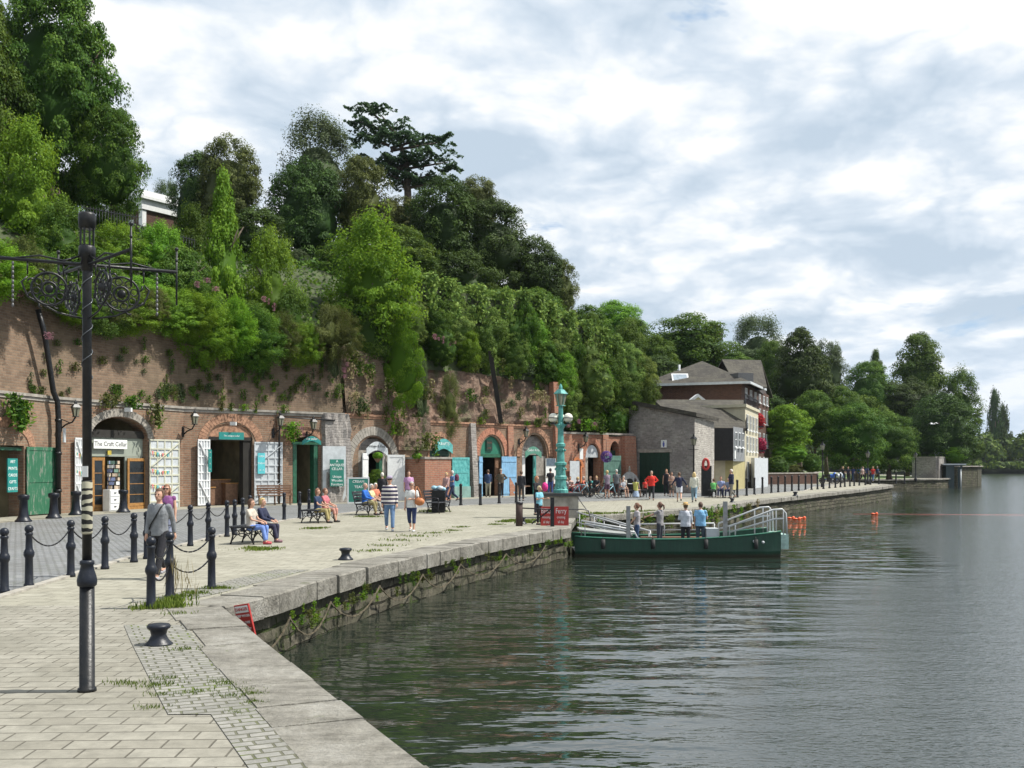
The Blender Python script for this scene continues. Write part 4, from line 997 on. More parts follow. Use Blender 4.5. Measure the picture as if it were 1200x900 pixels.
# --- cedar
def cedar():
    d=98;c=P(472,185,d);b=Vector((c.x,c.y,hz_at(c.x,c.y)-.3));root=empty('cedar_tree',b,0,'dark flat layered cedar standing out against the sky','tree')
    s=d/F;top=P(438,128,d);m=MB();r=random.Random(3)
    tr=[b,P(478,230,d),P(476,190,d),P(466,160,d),P(447,135,d)];m.tube(tr,[.5,.36,.28,.17,.06],9)
    tiers=[(436,131,24,4),(420,142,14,3),(452,150,34,5),(430,160,24,4),(495,163,34,4),(520,166,10,3),(462,168,30,4),(440,185,34,4),(500,186,36,5),(470,192,30,4),(525,190,14,3),(455,203,34,4),(505,205,28,4),(480,212,34,5),(520,213,18,4)]
    C_=[];N_=[]
    for px,py,rx,rz in tiers:
        k=int(rx*38);q=P(px,py,d);th=rng.uniform(0,6.28,k);rr=np.sqrt(rng.random(k));
        lump=1+.35*np.sin(th*5+px)
        x=q.x+np.cos(th)*rr*rx*s*lump;y=q.y+r.uniform(-2,2)+np.sin(th)*rr*rx*s*.9*lump
        z=q.z+(rng.random(k)-.5)*rz*s*.35-rr**2*rz*s*.5+.25*np.sin(x*3)
        C_.append(np.stack([x,y,z],1));N_.append(np.array([0,0,1.])+rng.normal(size=(k,3))*.5)
        f=min(1,max(0,(py-130)/100));t=Vector(tr[4]).lerp(tr[1],f);m.tube([t-Vector((0,0,.6)),t.lerp(q,.6)-Vector((0,0,.25)),q],[.16,.1,.04],6)
    C_=np.vstack(C_)-np.array(b);N_=np.vstack(N_)
    me=leafmesh('cedar_foliage',C_,N_,.34*rng.uniform(.6,1.3,len(C_)),rng.uniform(.1,1,len(C_)))
    o=bpy.data.objects.new('crown',me);COL.objects.link(o);setmat(o,LF['cedar']);o.parent=root
    shift(m,root).build('trunk',bark,root)
cedar()
# --- behind and right of the buildings
fb=lambda px,d:Vector(((px-600)/F*d,d,zq(d)))
T('pale green round tree on the far skyline left of the slate roofs',722,385,38,32,150,'bright',('dome',0),name='broadleaf_tree')
T('broad dark green tree behind the slate roofs',805,410,60,42,128,'mid',('dome',1),name='broadleaf_tree')
T('mid green tree just left of the slate roof apex',768,425,30,32,118,'mid',('broad',0),name='broadleaf_tree')
T('small purple leaved tree peeping over the dark green tree behind the roofs',836,392,14,12,150,'copper',('fine',0),name='broadleaf_tree')
T('pale willow like tree behind the right end of the slate roofs',888,412,40,38,150,'grey',('airy',0),name='broadleaf_tree')
T('tall dark pointed tree right of the brick building',938,442,40,56,128,'dark',('egg',0),name='broadleaf_tree')
T('pale green tree behind the tall dark pointed tree',968,440,28,42,150,'grey',('fine',1),name='broadleaf_tree')
T('tree filling the gap between willow and dark pointed tree',905,445,28,46,140,'mid',('fine',0),name='broadleaf_tree')
T('low bright tree beside the brick building above the round bushes',922,505,34,30,112,'bright',('broad',1),name='broadleaf_tree',base=fb(922,112))
T('mid green tree under the tall dark pointed tree',955,490,30,32,120,'mid',('broad',0),name='broadleaf_tree',base=fb(955,120))
T('mid green tree left of the tallest riverside tree',1018,465,34,42,165,'mid',('fine',0),name='broadleaf_tree',base=fb(1018,165))
T('small pointed tree on the skyline left of the tallest riverside tree',1027,440,16,26,180,'mid',('cone',0),name='broadleaf_tree',base=fb(1027,180))
T('tallest riverside tree with high rounded top',1078,440,36,50,172,'mid',('egg',1),name='broadleaf_tree',base=fb(1078,172))
T('dark tree below the tallest riverside tree',1062,480,42,38,165,'dark',('fine',1),name='broadleaf_tree',base=fb(1062,165))
T('spreading tree reaching out right over the river',1125,478,26,38,168,'mid',('shoot',1),name='broadleaf_tree',base=fb(1120,166))
T('round green riverside tree standing left behind the bollards',1000,513,42,40,118,'mid',('dome',0),name='broadleaf_tree',base=fb(1000,118),tw=.3)
T('second round green riverside tree beside the parked car',1043,518,34,36,130,'mid',('dome',1),name='broadleaf_tree',base=fb(1043,130),tw=.3)
T('large dark round tree above the brick river wall',1103,508,44,46,150,'dark',('dome',0),name='broadleaf_tree',base=fb(1103,150),tw=.4)
T('dark green understorey tree behind the far river wall',1075,525,34,30,158,'dark',('broad',1),name='broadleaf_tree',base=fb(1075,158))
T('bright leafy shrub on top of the far river wall',1118,533,16,9,147,'bright',('broad',0),name='bush',cat='bush',trunk=False,base=fb(1118,147))
for px,lb in((1166,'left poplar of the tall dark group on the far bank'),(1176,'right poplar of the tall dark group on the far bank')):
    T(lb,px,510 if px==1166 else 520,11,47 if px==1166 else 40,400,'dark',('poplar',0),name='poplar_tree',base=((px-600)/F*400,400,-.5))
# garden by the brick building
T('round clipped bush beside the cream building, the left of two clipped balls',911,546,14.5,12.5,100,'mid',('clip',0),name='clipped_bush',cat='bush',trunk=False,base=fb(911,100))
T('round clipped bush beside the low brick wall, the right of two clipped balls',952,543,12.5,12,108,'mid',('clip',0),name='clipped_bush',cat='bush',trunk=False,base=fb(952,108))
T('bright yellow green hedge mound behind the clipped balls',925,532,24,12,110,'bright',('clip',0),name='hedge',cat='hedge',trunk=False,base=fb(925,110))
T('spreading garden shrub between the two clipped balls',932,552,12,7,108,'olive',('broad',0),name='shrub',cat='shrub',trunk=False,base=fb(932,108))
# fill trees behind skyline so the hill is closed
rr=random.Random(5)
for k,(px,py,r_,d) in enumerate(((-20,250,60,58),(100,330,50,50),(180,350,40,54),(300,290,50,70),(470,310,50,76),(400,320,40,70),(540,340,50,80),(630,375,40,82),(690,385,30,96),(770,450,36,104),(740,400,30,120),(860,440,30,125),(870,470,36,122),(985,480,30,135),(1005,500,40,140),(900,490,30,122),(1140,525,14,175))):
    T(('dark green filler tree deep in the wooded hillside' if d<100 else 'dense tree in the wood behind the quay buildings'),px,py,r_,r_*.9,d,'mid' if k%3 else 'dark',('broad',k%2),name='woodland_tree',group='half hidden trees inside the hill wood' if d<100 else 'half hidden trees behind the buildings')
# --- undergrowth on the hill (uncountable)
tri=[];
V=HILLV.reshape(-1,nT,3)
cs=[];nr=[]
for i in range(len(V)-1):
    if V[i,0,1]<25:continue
    for j in range(nT-2):
        a,b,c,d=V[i,j],V[i+1,j],V[i+1,j+1],V[i,j+1]
        A=np.linalg.norm(np.cross(b-a,d-a));n=int(min(900,A*(16 if V[i,0,1]<90 else 4)))
        u,v=rng.random(n)[:,None],rng.random(n)[:,None]
        p=a*(1-u)*(1-v)+b*u*(1-v)+c*u*v+d*(1-u)*v
        hgt=np.array([.25+.9*abs(noise.noise(Vector((x[0]*.5,x[1]*.5,1)))) for x in p])
        p[:,2]+=rng.random(n)*hgt*1.2;cs.append(p);nr.append(rng.normal(size=(n,3))*.7+np.array([.1,-.3,.8]))
cs=np.vstack(cs);nr=np.vstack(nr);sz=np.where(cs[:,1]<90,.3,.6)*rng.uniform(.6,1.3,len(cs))
me=leafmesh('undergrowth',cs,nr,sz,rng.random(len(cs)));o=bpy.data.objects.new('undergrowth',me);COL.objects.link(o);setmat(o,LF['mid'])
tag(o,'tangled green undergrowth covering the hillside above the cliff','undergrowth',None,'stuff')
# --- plants on the wall
def tuft(n,l,spread,up,seed,flower=0):
    th=rng.uniform(0,6.28,n);k=rng.random(n)**2;c=np.stack([np.cos(th)*spread*k,np.sin(th)*spread*k*.5-.12,(rng.random(n)-.35)*up],1)
    return leafmesh('tuft',c,rng.normal(size=(n,3))+np.array([0,-.6,.4]),l*rng.uniform(.6,1.4,n),rng.random(n),aspect=.45)
TU=[tuft(190,.1,.28,.45,1),tuft(130,.09,.2,.6,2),tuft(260,.095,.42,.4,3)]
def put_tuft(pos,n,sc_,mat,k,name='wall_plant',label='small green tuft of weeds rooted in the brick cliff face',group='weed tufts growing from the brick cliff',cat='plant'):
    o=bpy.data.objects.new(name,TU[k]);COL.objects.link(o);setmat(o,LF[mat]);o.location=pos;o.rotation_euler=(0,0,math.atan2(n.x,-n.y));o.scale=(sc_,)*3;tag(o,label,cat,group)
for k in range(210):
    px=random.uniform(15,398) if k<70 else random.gauss(305,60)
    if px<0 or px>400:continue
    py=random.uniform(395,468) if px>230 or k%3 else random.uniform(455,470)
    z=zw(px,py);q,i,n=wxy(px);
    if z<5.1 or z>8.9:continue
    q=W(px,z,-.1-.12*(z-ZC));put_tuft(q,n,random.uniform(.45,1.15),random.choice(['olive','mid','mid','grey','hedge']),k%3)
for k in range(60):
    px=random.uniform(408,652);z=random.uniform(4.9,9.3);q,i,n=wxy(px)
    q=W(px,z,.15-.12*(z-4.8));put_tuft(q,n,random.uniform(.8,2.),random.choice(['olive','mid','grey','straw']),k%3,label='scrubby tuft of weeds rooted in the red rock face',group='weed tufts growing from the red rock')
for k in range(26):
    px=random.choice([random.uniform(120,180),random.uniform(250,380),random.uniform(460,655)]);q,i,n=wxy(px);z=(ZC if px<475 else 4.8)+.12
    put_tuft(W(px,z,.05),n,random.uniform(.7,1.2),random.choice(['bright','mid','olive']),k%3,label='leafy tuft sprouting along the brick ledge above the cellar arches',group='tufts along the ledge over the arches')
for px,py,s in((12,492,2.6),(20,487,2.),(5,480,2.2),(176,489,2.2),(180,495,1.6),(120,473,1.5),(150,474,1.6),(455,500,2.4),(463,505,2),(448,492,1.6),(480,520,2.4),(492,527,2),(470,533,1.6),(338,505,1.8),(338,512,1.6),(345,510,1.),(648,492,1.5),(685,500,2),(700,502,2.4),(668,498,2)):
    q,i,n=wxy(px);put_tuft(W(px,zw(px,py),.15 if px<470 or px>510 else 1.2),n,s,random.choice(['bright','mid','olive']),random.randrange(3),name='fern',label='leafy green fern hanging beside the cellar arches',group='ferns beside the cellar arches')
for px,py in((8,335),(12,345),(3,328),(45,395),(240,330),(228,335),(250,340),(312,355),(318,362),(306,352),(398,435),(402,428),(398,442),(515,400),(520,405),(510,398),(528,402),(345,505),(350,510),(660,500),(672,495),(690,498),(232,395),(240,405),(505,396),(524,408)):
    z=zw(px,py) if py<470 else zw(px,py);q,i,n=wxy(px);off=.5 if px not in(345,350) else .5
    put_tuft(W(px,z,off-.1*max(0,z-5)*.5),n,random.uniform(.45,.8),'pink',random.randrange(3),name='valerian',label='pink valerian flowers on the cliff plants',group='pink valerian on the brick cliff',cat='flower')
# --- grass and weeds on the quay
def blades(n,h,spread,seed):
    th=rng.uniform(0,6.28,n);k=np.abs(rng.normal(size=n))*spread*.6
    c=np.stack([np.cos(th)*k,np.sin(th)*k,h*.5*rng.uniform(.6,1,n)],1);return leafmesh('weeds',c,rng.normal(size=(n,3))*np.array([1,1,.15]),h*rng.uniform(.7,1.3,n),rng.random(n),aspect=.14,droop=.8)
GB=[blades(150,.07,.17,1),blades(170,.12,.2,2),blades(80,.045,.15,3)]
GQ=[]
def weed(px,py,k,s=1.,mat='grass',label='clump of grass growing between the quay stones',group='grass clumps on the quay paving',d=None):
    GQ.append((k,G(px,py),(s*1.5,s,.55*s if s>1.25 else s),random.uniform(-.5,.5)))
for px,py,k,s in((183,713,1,1.),(193,711,1,.9),(165,714,0,1),(205,712,1,.9),(212,700,0,1),(203,706,1,1),(225,696,0,1),(248,690,0,1),(262,690,0,.8),(240,696,2,1.5),(218,762,2,1),(268,803,2,.9),(264,800,2,.8),(295,815,0,.6),(298,824,0,.55),(292,810,2,.9),(272,817,2,.8),(182,805,2,.9),(197,803,2,1),(190,815,2,.8),(232,812,2,.9),(146,801,2,.9),(156,802,2,.7),(213,720,2,1.2),(278,836,2,.6),(181,830,2,.8),(200,796,2,.9)):weed(px,py,k,s)
for px,py,k,s in((600,611,1,1.6),(593,612,1,1.3),(618,613,1,1.8),(624,610,0,2),(580,615,0,1.5),(540,618,0,1.4),(529,622,0,1.4),(512,625,2,2.5),(490,629,2,3),(470,634,2,3),(455,640,2,2.5),(440,646,2,2.5),(675,603,1,2),(700,603,1,2),(720,602,0,2.4),(742,600,0,2.4),(760,599,0,2),(688,606,0,2.4),(303,645,0,2.),(298,643,0,2),(310,644,0,2),(365,620,0,2),(375,619,0,1.5),(425,606,0,2.),(435,606,0,2),(505,600,1,2),(515,600,0,2)):weed(px,py,k,s,mat='grass',label='patch of grass along the middle quay paving',group='grass patches along the middle quay')
co=[];tt=[]
for k,p,sc_,a in GQ:
    me=GB[k];n=len(me.vertices);v=np.empty(n*3,np.float32);me.vertices.foreach_get('co',v);v=v.reshape(-1,3)*np.array(sc_);c_,s_=math.cos(a),math.sin(a)
    co.append(np.stack([v[:,0]*c_-v[:,1]*s_+p.x,v[:,0]*s_+v[:,1]*c_+p.y,v[:,2]+p.z],1));t_=np.empty(n,np.float32);me.attributes['tint'].data.foreach_get('value',t_);tt.append(t_)
co=np.vstack(co);tt=np.concatenate(tt);n=len(co)//4;me=bpy.data.meshes.new('grass');me.from_pydata([tuple(x) for x in co],[],[(4*q,4*q+1,4*q+2,4*q+3) for q in range(n)])
a_=me.attributes.new('tint','FLOAT','POINT');a_.data.foreach_set('value',tt.astype(np.float32));me.materials.append(LF['grass']);o=bpy.data.objects.new('grass',me);COL.objects.link(o);tag(o,'grass and moss growing in the joints of the quay paving','grass',None,'stuff')
o=bpy.data.objects.new('dry_weed',leafmesh('stems',np.stack([rng.normal(size=60)*.12,rng.normal(size=60)*.12,.1+.5*rng.random(60)],1),rng.normal(size=(60,3))*np.array([1,1,.2]),.3*rng.uniform(.5,1.2,60),rng.random(60),aspect=.05,droop=.75));COL.objects.link(o);setmat(o,LF['straw']);o.location=G(212,700);tag(o,'tall dry straw coloured weed beside the chained posts','weed')
# moss and plants on the quay wall
for k in range(70):
    f=random.random();i=1+int(f*5.99);a=Vector(E2[i]);b=Vector(E2[i+1]) if i+1<len(E2) else Vector(E2[i]);p=a.lerp(b,random.random());z=random.uniform(-.75,-.33)
    if i>3:z=random.uniform(-.6,-.33)
    e=(Vector(E2[min(i+1,7)])-Vector(E2[i-1])).normalized();n=Vector((e.y,-e.x));put_tuft(Vector((p.x,p.y,z)),n,random.uniform(.2,.45),random.choice(['bright','mid','olive']),k%3,label='green weeds rooted under the coping of the curving quay wall',group='weeds on the curving quay wall')
for k in range(40):
    a,b=random.choice(list(zip(E3[1:4],E3[2:5])));p=Vector(a).lerp(Vector(b),random.random());e=(Vector(b)-Vector(a)).normalized();n=Vector((e.y,-e.x));put_tuft(Vector((p.x,p.y,random.uniform(-.8,-.2))),n,random.uniform(.6,1.4),random.choice(['olive','mid','straw','bright']),k%3,label='weeds growing on the quay wall behind the ferry',group='weeds on the wall behind the ferry')
# --- far bank
m=MB();xs=np.linspace(-100,1100,60);vs=[]
for x in xs:
    for y,z in((380+.05*x*0,-1.6),(384,-.2),(392,1),(420,4),(520,14),(900,20)):vs.append((x+ (y-380)*.3,y-(x-150)*.05,z))
m.add(vs,[(i*6+j,(i+1)*6+j,(i+1)*6+j+1,i*6+j+1) for i in range(59) for j in range(5)],0,True);tag(m.build('far_bank',plain('far_scrub',(.035,.05,.02),.95,0,.3,.1,coord='pos')),kind='structure')
cs=[];nr=[]
for k in range(700):
    x=random.uniform(90,480);y=384-(x-150)*.05+random.uniform(0,50);r_=random.uniform(4,7);h=random.uniform(8,13)
    if k%4==0:h=r_*.45;y=381-(x-150)*.05;r_*=.6
    n=170;d=unit(rng.normal(size=(n,3)));d[:,2]=np.abs(d[:,2]);cs.append(np.array([x,y,h*.45])+d*np.array([r_,r_,h*.75])*rng.uniform(.8,1.05,(n,1)));nr.append(d+rng.normal(size=(n,3))*.4)
cs=np.vstack(cs);nr=np.vstack(nr);me=leafmesh('far_wood',cs,nr,1.7*rng.uniform(.6,1.3,len(cs)),rng.random(len(cs)));o=bpy.data.objects.new('far_wood',me);COL.objects.link(o);setmat(o,LF['mid']);tag(o,'low hazy line of woodland along the far river bank','woodland',None,'stuff')
# ================================================================== buildings
def V2(px,d): return Vector(((px-600)/F*d,d,0))
def wallquad(m,a,b,z0a,z1a,z0b=None,z1b=None,mi=0):
    z0b=z0a if z0b is None else z0b;z1b=z1a if z1b is None else z1b
    m.add([(a.x,a.y,z0a),(b.x,b.y,z0b),(b.x,b.y,z1b),(a.x,a.y,z1a)],[(0,1,2,3)],mi)
def solid(m,foot,z0,ztops,mi=0):
    k=len(foot);vs=[(p.x,p.y,z0) for p in foot]+[(p.x,p.y,z) for p,z in zip(foot,ztops)]
    m.add(vs,[tuple(range(k))[::-1],tuple(range(k,2*k))]+[(i,(i+1)%k,(i+1)%k+k,i+k) for i in range(k)],mi)
def roofslab(m,pts,th,mi=0):      # pts: 3-D polygon, extruded down by th
    k=len(pts);vs=[tuple(p) for p in pts]+[(p[0],p[1],p[2]-th) for p in pts]
    m.add(vs,[tuple(range(k)),tuple(range(k,2*k))[::-1]]+[(i,i+k,(i+1)%k+k,(i+1)%k) for i in range(k)],mi)
def facM(a,b,s,z,out=0.):         # frame on a facade a->b (seen from outside left to right)
    e=(b-a).normalized();n=Vector((e.y,-e.x,0));o=a+e*s+n*out
    return Matrix(((e.x,0,n.x,o.x),(e.y,0,n.y,o.y),(0,1,0,z),(0,0,0,1)))
def window(root,a,b,s,z,w_,h,frame=white,lights=2,sill=True,out=.0):
    M=Matrix.Translation(-root.location)@facM(a,b,s,z,out);m=MB();t=.07
    m.box((0,h/2-t/2,.03),(w_,t,.08),M=M);m.box((0,-h/2+t/2,.03),(w_,t,.08),M=M)
    for x in np.linspace(-w_/2+t/2,w_/2-t/2,lights+1):m.box((x,0,.029),(t,h-2*t,.08),M=M)
    m.box((0,0,.03),(w_-2*t,t*.6,.06),M=M)
    if sill:m.box((0,-h/2-.05,.07),(w_+.15,.08,.16),M=M)
    f=m.build('window',frame,root);m=MB();m.box((0,0,.012),(w_-.02,h-.02,.01),M=M);m.build('pane',glassd,f)
b1=empty('stone_warehouse',V2(814,72.5),0,'grey rubble stone warehouse with dark green doors and sloping roof','building')
A=V2(737,77);C=V2(814,72.5);D=V2(837,77);E=Vector((11.2,82.5,0));zs=[6.75,5.5,5.35,6.6]
m=MB();solid(m,[A,C,D,E],-.2,zs);shift(m,b1);
# split faces: left facade rubble, right facade its brighter copy with the sunlight painted in
m.m=[1 if k==3 else 0 for k in range(len(m.f))];m.build('wall',[rubble,rubble_sunlit],b1)
cen=(A+C+D+E)/4;q=[p+(p-cen).normalized()*.35 for p in(A,C,D,E)]
m=MB();roofslab(m,[(p.x,p.y,z+.3) for p,z in zip(q,zs)],.28);shift(m,b1).build('roof',slate,b1)
s0=(V2(750,76.25)-A).length;L=(C-A).length
def son(px,a,b): # distance along facade a-b where pixel column px falls
    k=(px-600)/F;e=b-a;t=(k*a.y-a.x)/(e.x-k*e.y);return t*e.length
x0,x1=son(750,A,C),son(785,A,C);M=Matrix.Translation(-b1.location)@facM(A,C,(x0+x1)/2,1.55,.0)
m=MB();n=8
for k in range(n):m.box((-(x1-x0)/2+(k+.5)*(x1-x0)/n,0,.03),((x1-x0)/n-.02,3.0,.07),M=M)
d_=m.build('door',dkgreen,b1);m=MB();m.box((0,1.6,.04),(x1-x0+.5,.25,.1),M=M);m.build('lintel',archstone,b1)
def fsign(label,a,b,px,z,w_,h,mat,lines,tm,out,size,name='sign'):
    M=facM(a,b,son(px,a,b),z,out);root=empty(name,M.translation,0,label,'sign');L=Matrix.Translation(-M.translation)@M
    m=MB();m.box((0,0,.02),(w_,h,.05),M=L);m.build('board',mat,root)
    for j,s in enumerate(lines):text('lettering',s,size,L@Matrix.Translation((0,h*(.5-(j+.5)/len(lines)),.05)),tm,root)
    return root
r=fsign('small white square sign with a blue figure above the warehouse doors',A,C,778.5,3.65,.5,.55,paperm,[],blackt,.03,.2)
m=MB();L=Matrix.Translation(-r.location)@facM(A,C,son(778.5,A,C),3.65,.03);m.box((0,.13,.055),(.09,.09,.02),M=L);m.box((0,-.03,.055),(.16,.2,.02),M=L);m.box((0,-.18,.055),(.1,.1,.02),M=L);m.build('figure_symbol',plain('sign_blue',(.08,.1,.35)),r)
# warehouse 2 with slate roof and hoist box
b2=empty('hoist_house',V2(859,79.6),0,'slate roofed house with black boarded hoist box and pale yellow ground floor','building')
z_e,z_r=5.0,7.7
FL=V2(800,81);FR=V2(872.5,84.0);H0=V2(837,80);H1=V2(859,79.6);RL=V2(766,89);RR=V2(866,89.5)
K=V2(873,86);Bk=Vector((12,95,0));Bk2=Vector((21,95,0))
m=MB();solid(m,[V2(838,81.2),V2(859,80.8),V2(872.5,84),V2(876,92),Vector((13,93,0)),Vector((13,84,0))],-.2,[z_e]*6);shift(m,b2).build('wall',[yellowr],b2)
m=MB();solid(m,[V2(838,81.1),V2(850,80.9),V2(850,81.6),V2(838,81.8)],-.1,[2.5]*4);shift(m,b2).build('pale_wall_panel',cream,b2)
m=MB();solid(m,[H0,H1,V2(859,81.5),V2(837,82)],2.45,[z_e-.02]*4)
shift(m,b2).build('hoist_box',black if False else plain('tarred_boards',(.012,.011,.011),.7,0,.3,4),b2)
m=MB();solid(m,[H1+Vector((.02,0,0)),V2(873,84.2),V2(873,85.2),V2(859.2,81)],2.4,[z_e+.1]*4);
bw=shift(m,b2).build('boarded_wall',greywood,b2)
a_,b_=H1,V2(873,84.2)
for k in range(3):window(b2,a_,b_,.75+k*1.45,4.1,.8,1.2,white,1,True,.04)
m=MB();M=Matrix.Translation(-b2.location)@facM(a_,b_,.5,3.,.05);m.box((0,0,0),(.4,.8,.06),M=M);m.build('white_notice',paperm,b2)
e1=V2(800,80.2);e2=V2(874.5,83.6)
m=MB();roofslab(m,[(e1.x,e1.y,z_e+.1),(e2.x,e2.y,z_e+.1),(RR.x+.5,RR.y,z_r+.1),(RL.x,RL.y,z_r+.1)],.22);roofslab(m,[(RL.x,RL.y,z_r+.1),(RR.x+.5,RR.y,z_r+.1),(22,96,z_e),(12,96,z_e)],.22)
shift(m,b2).build('roof',slate,b2)
m=MB();m.prism([(FR.x,FR.y,z_e-.3),(RR.x+.35,RR.y,z_r-.1),(21.6,95,z_e-.3)],(-.2,0,0));shift(m,b2).build('gable_wall',greywood,b2)
m=MB();m.bar((e2.x+.05,e2.y,z_e-.1),(RR.x+.55,RR.y,z_r+.0),.1,.5);shift(m,b2).build('barge_board',black,b2)
m=MB();g=P(818,468,91);
m.prism([(g.x-2.3,91,g.z-1.3),(g.x+2.3,91,g.z-1.3),(g.x,91,g.z+.5)],(0,1.5,0),0);shift(m,b2).build('small_gable',white,b2)
m=MB();m.prism([(g.x-2.,90.93,g.z-1.3),(g.x+2.,90.93,g.z-1.3),(g.x,90.93,g.z+.2)],(0,-.05,0),0);shift(m,b2).build('gable_infill',yellowr,b2)
# cream building
b3=empty('cream_house',V2(873,85),0,'narrow cream rendered house with tall windows right of the hoist box','building')
a_=V2(873.2,84.8);b_=V2(888.5,94);q=[a_,b_,b_+Vector((-6,2,0)),a_+Vector((-4,3,0))]
m=MB();solid(m,q,-.2,[6.9]*4);shift(m,b3).build('wall',cream,b3)
m=MB();cc=(q[0]+q[1]+q[2]+q[3])/4;solid(m,[p+(p-cc).normalized()*.25 for p in q],6.9,[7.15]*4);shift(m,b3).build('parapet',cream,b3)
for z in(3.9,5.7):
    for s in (1.2,3.4,5.6,8):window(b3,a_,b_,s,z,.9,1.3,white,1,True,.02)
m=MB();solid(m,[V2(880,84.6)+Vector((.3,0,0)),V2(888,90)+Vector((.9,0,0)),V2(888,91),V2(880,86)],-.1,[2.7]*4);shift(m,b3).build('entrance_block',whitegrey,b3)
window(b3,a_,b_,1.6,1.6,1.,1.6,white,1,True,.03)
m=MB()
for k in range(14):
    p=(a_+Vector((0,0,0))).lerp(b_,k/13);m.bar((p.x,p.y,7.15),(p.x,p.y,8.0),.05)
m.bar((a_.x,a_.y,8.),(b_.x,b_.y,8.),.06);shift(m,b3).build('roof_railing',iron,b3)
# brick building
b4=empty('brick_wharf_building',V2(869,95),0,'tall dark brick building with hipped slate roof and red flower baskets','building')
C=V2(869,95.5);Rr=V2(901,113);Lf=V2(757,99);q=[Lf,C,Rr,Rr+Vector((-9,4,0)),Lf+Vector((2,14,0))]
m=MB();solid(m,q,-.2,[9.8]*5);shift(m,b4).build('wall',brick_dk,b4)
ez=9.85;ov=.7;f0=Lf+Vector((-ov,-ov,0));f1=C+Vector((ov*.8,-ov*1.2,0));ap=P(823,423,103);f2=V2(886,104)+Vector((1.,0,0));bkp=Vector((14,113,0))
m=MB()
for tri in ((f0,f1,ap),(f1,f2,ap),(f2,bkp,ap),(bkp,f0,ap)):
    roofslab(m,[(tri[0].x,tri[0].y,ez),(tri[1].x,tri[1].y,ez),(ap.x,ap.y,ap.z)],.12)
shift(m,b4).build('roof',slate,b4)
m=MB()
for u,v in((f0,f1),(f1,f2)):m.bar((u.x,u.y,ez-.1),(v.x,v.y,ez-.1),.16,.22)
shift(m,b4).build('gutter',whitegrey,b4)
m=MB();G1=P(884,422,108);G0=P(846,421,106);ea=V2(870,104)+Vector((.3,0,0));eb=V2(905,114)
m2=MB();roofslab(m2,[(G0.x,G0.y,G0.z),(G1.x+.7,G1.y,G1.z),(V2(889,103).x+.6,102,9.9),(V2(862,100).x,100,9.9)],.15)
roofslab(m2,[(G0.x,G0.y,G0.z),(G1.x+.7,G1.y,G1.z),(29.3,115,9.8),(22,118,9.8)],.15);shift(m2,b4).build('gable_roof',slate,b4)
m.prism([(V2(889,103).x,103,9.6),(28.6,114.5,9.6),(G1.x+.5,G1.y,G1.z-.2)],(-.3,.1,0));shift(m,b4).build('gable_wall',plain('dark_hung_slate',(.05,.04,.04),.8),b4)
m=MB();M=Matrix.Translation(-b4.location)@Matrix.Translation(P(797,442.5,98.4))@Matrix.Rotation(R(48),4,'X');m.box((0,0,0),(1.6,1.0,.12),M=M);sk=m.build('skylight',white,b4);m=MB();m.box((0,0,.065),(1.3,.75,.03),M=M);m.build('pane',slatewin,sk)
m=MB();c=P(869,444,97);m.box(c,(1.6,1.6,1.),rz=.3);m.v=[tuple(Vector(v)-b4.location) for v in m.v];dm=m.build('dormer',galv,b4)
m=MB();c=P(796,437,101);m.tube([c-Vector((0,0,1)),c+Vector((0,0,.8))],.12,6);shift(m,b4).build('vent_pipe',whitegrey,b4)
for z in(2.2,4.7,7.2,9.0):
    for s in (2.5,5.5,8.5,11.5,14.5,17):window(b4,C,Rr,s,z,1.1,1.5 if z<9 else .9,white,2,True,.02)
for k,(px,py,d,lb) in enumerate(((889,494,99,'upper'),(891,522,101,'lower'))):
    c=P(px,py,d);root=empty('flower_basket',c,0,lb+' basket of red flowers hung on the brick building balcony','flower basket')
    n=900;dd=unit(rng.normal(size=(n,3)));o=bpy.data.objects.new('flowers',leafmesh('flowers',dd*np.array([.5,1.4,.75])*rng.uniform(.7,1.1,(n,1)),dd+rng.normal(size=(n,3))*.4,.22*rng.uniform(.6,1.2,n),rng.random(n)));COL.objects.link(o);setmat(o,LFR);o.parent=root
    m=MB();m.lathe([(.2,-.5),(.5,-.1),(.55,0)],n=10);m.build('basket',wood2,root)
    m=MB();m.box((-.5,0,-.55),(1.3,3.,.12));m.box((.1,0,-.1),(.05,3.,.06))
    for j in range(12):m.bar((.1,-1.45+j*.264,-.5),(.1,-1.45+j*.264,-.1),.03)
    m.v=[tuple(Vector(v)+c-b4.location) for v in m.v];m.build('balcony',iron,b4)
# white house on the hill
wh=empty('white_house',P(170,265,88),0,'brick house with white cornice half hidden behind the hill trees','building')
M=Matrix.Rotation(R(-35),4,'Z');m=MB();c=Vector((-3.1,3,.05))
m.box(c+Vector((0,0,-2)),(5.5,6,7),M=M);m.build('wall',brick_dk,wh)
m=MB();m.box(c+Vector((0,0,1.9)),(5.9,6.4,.9),M=M);m.box(c+Vector((0,0,2.45)),(6.4,6.9,.25),M=M);m.box(c+Vector((0,0,2.85)),(5.5,6.,.6),M=M);
m.box(c+Vector((2.6,-2.9,-1.8)),(.5,.4,6.4),M=M);m.build('cornice',white,wh)
m=MB();m.box(c+Vector((1.,-3.05,-.4)),(1.1,.12,2.2),M=M);f=m.build('window',white,wh);m=MB();m.box(c+Vector((.78,-3.13,-.4)),(.36,.04,1.9),M=M);m.box(c+Vector((1.24,-3.13,-.4)),(.36,.04,1.9),M=M);m.build('pane',glassd,f)
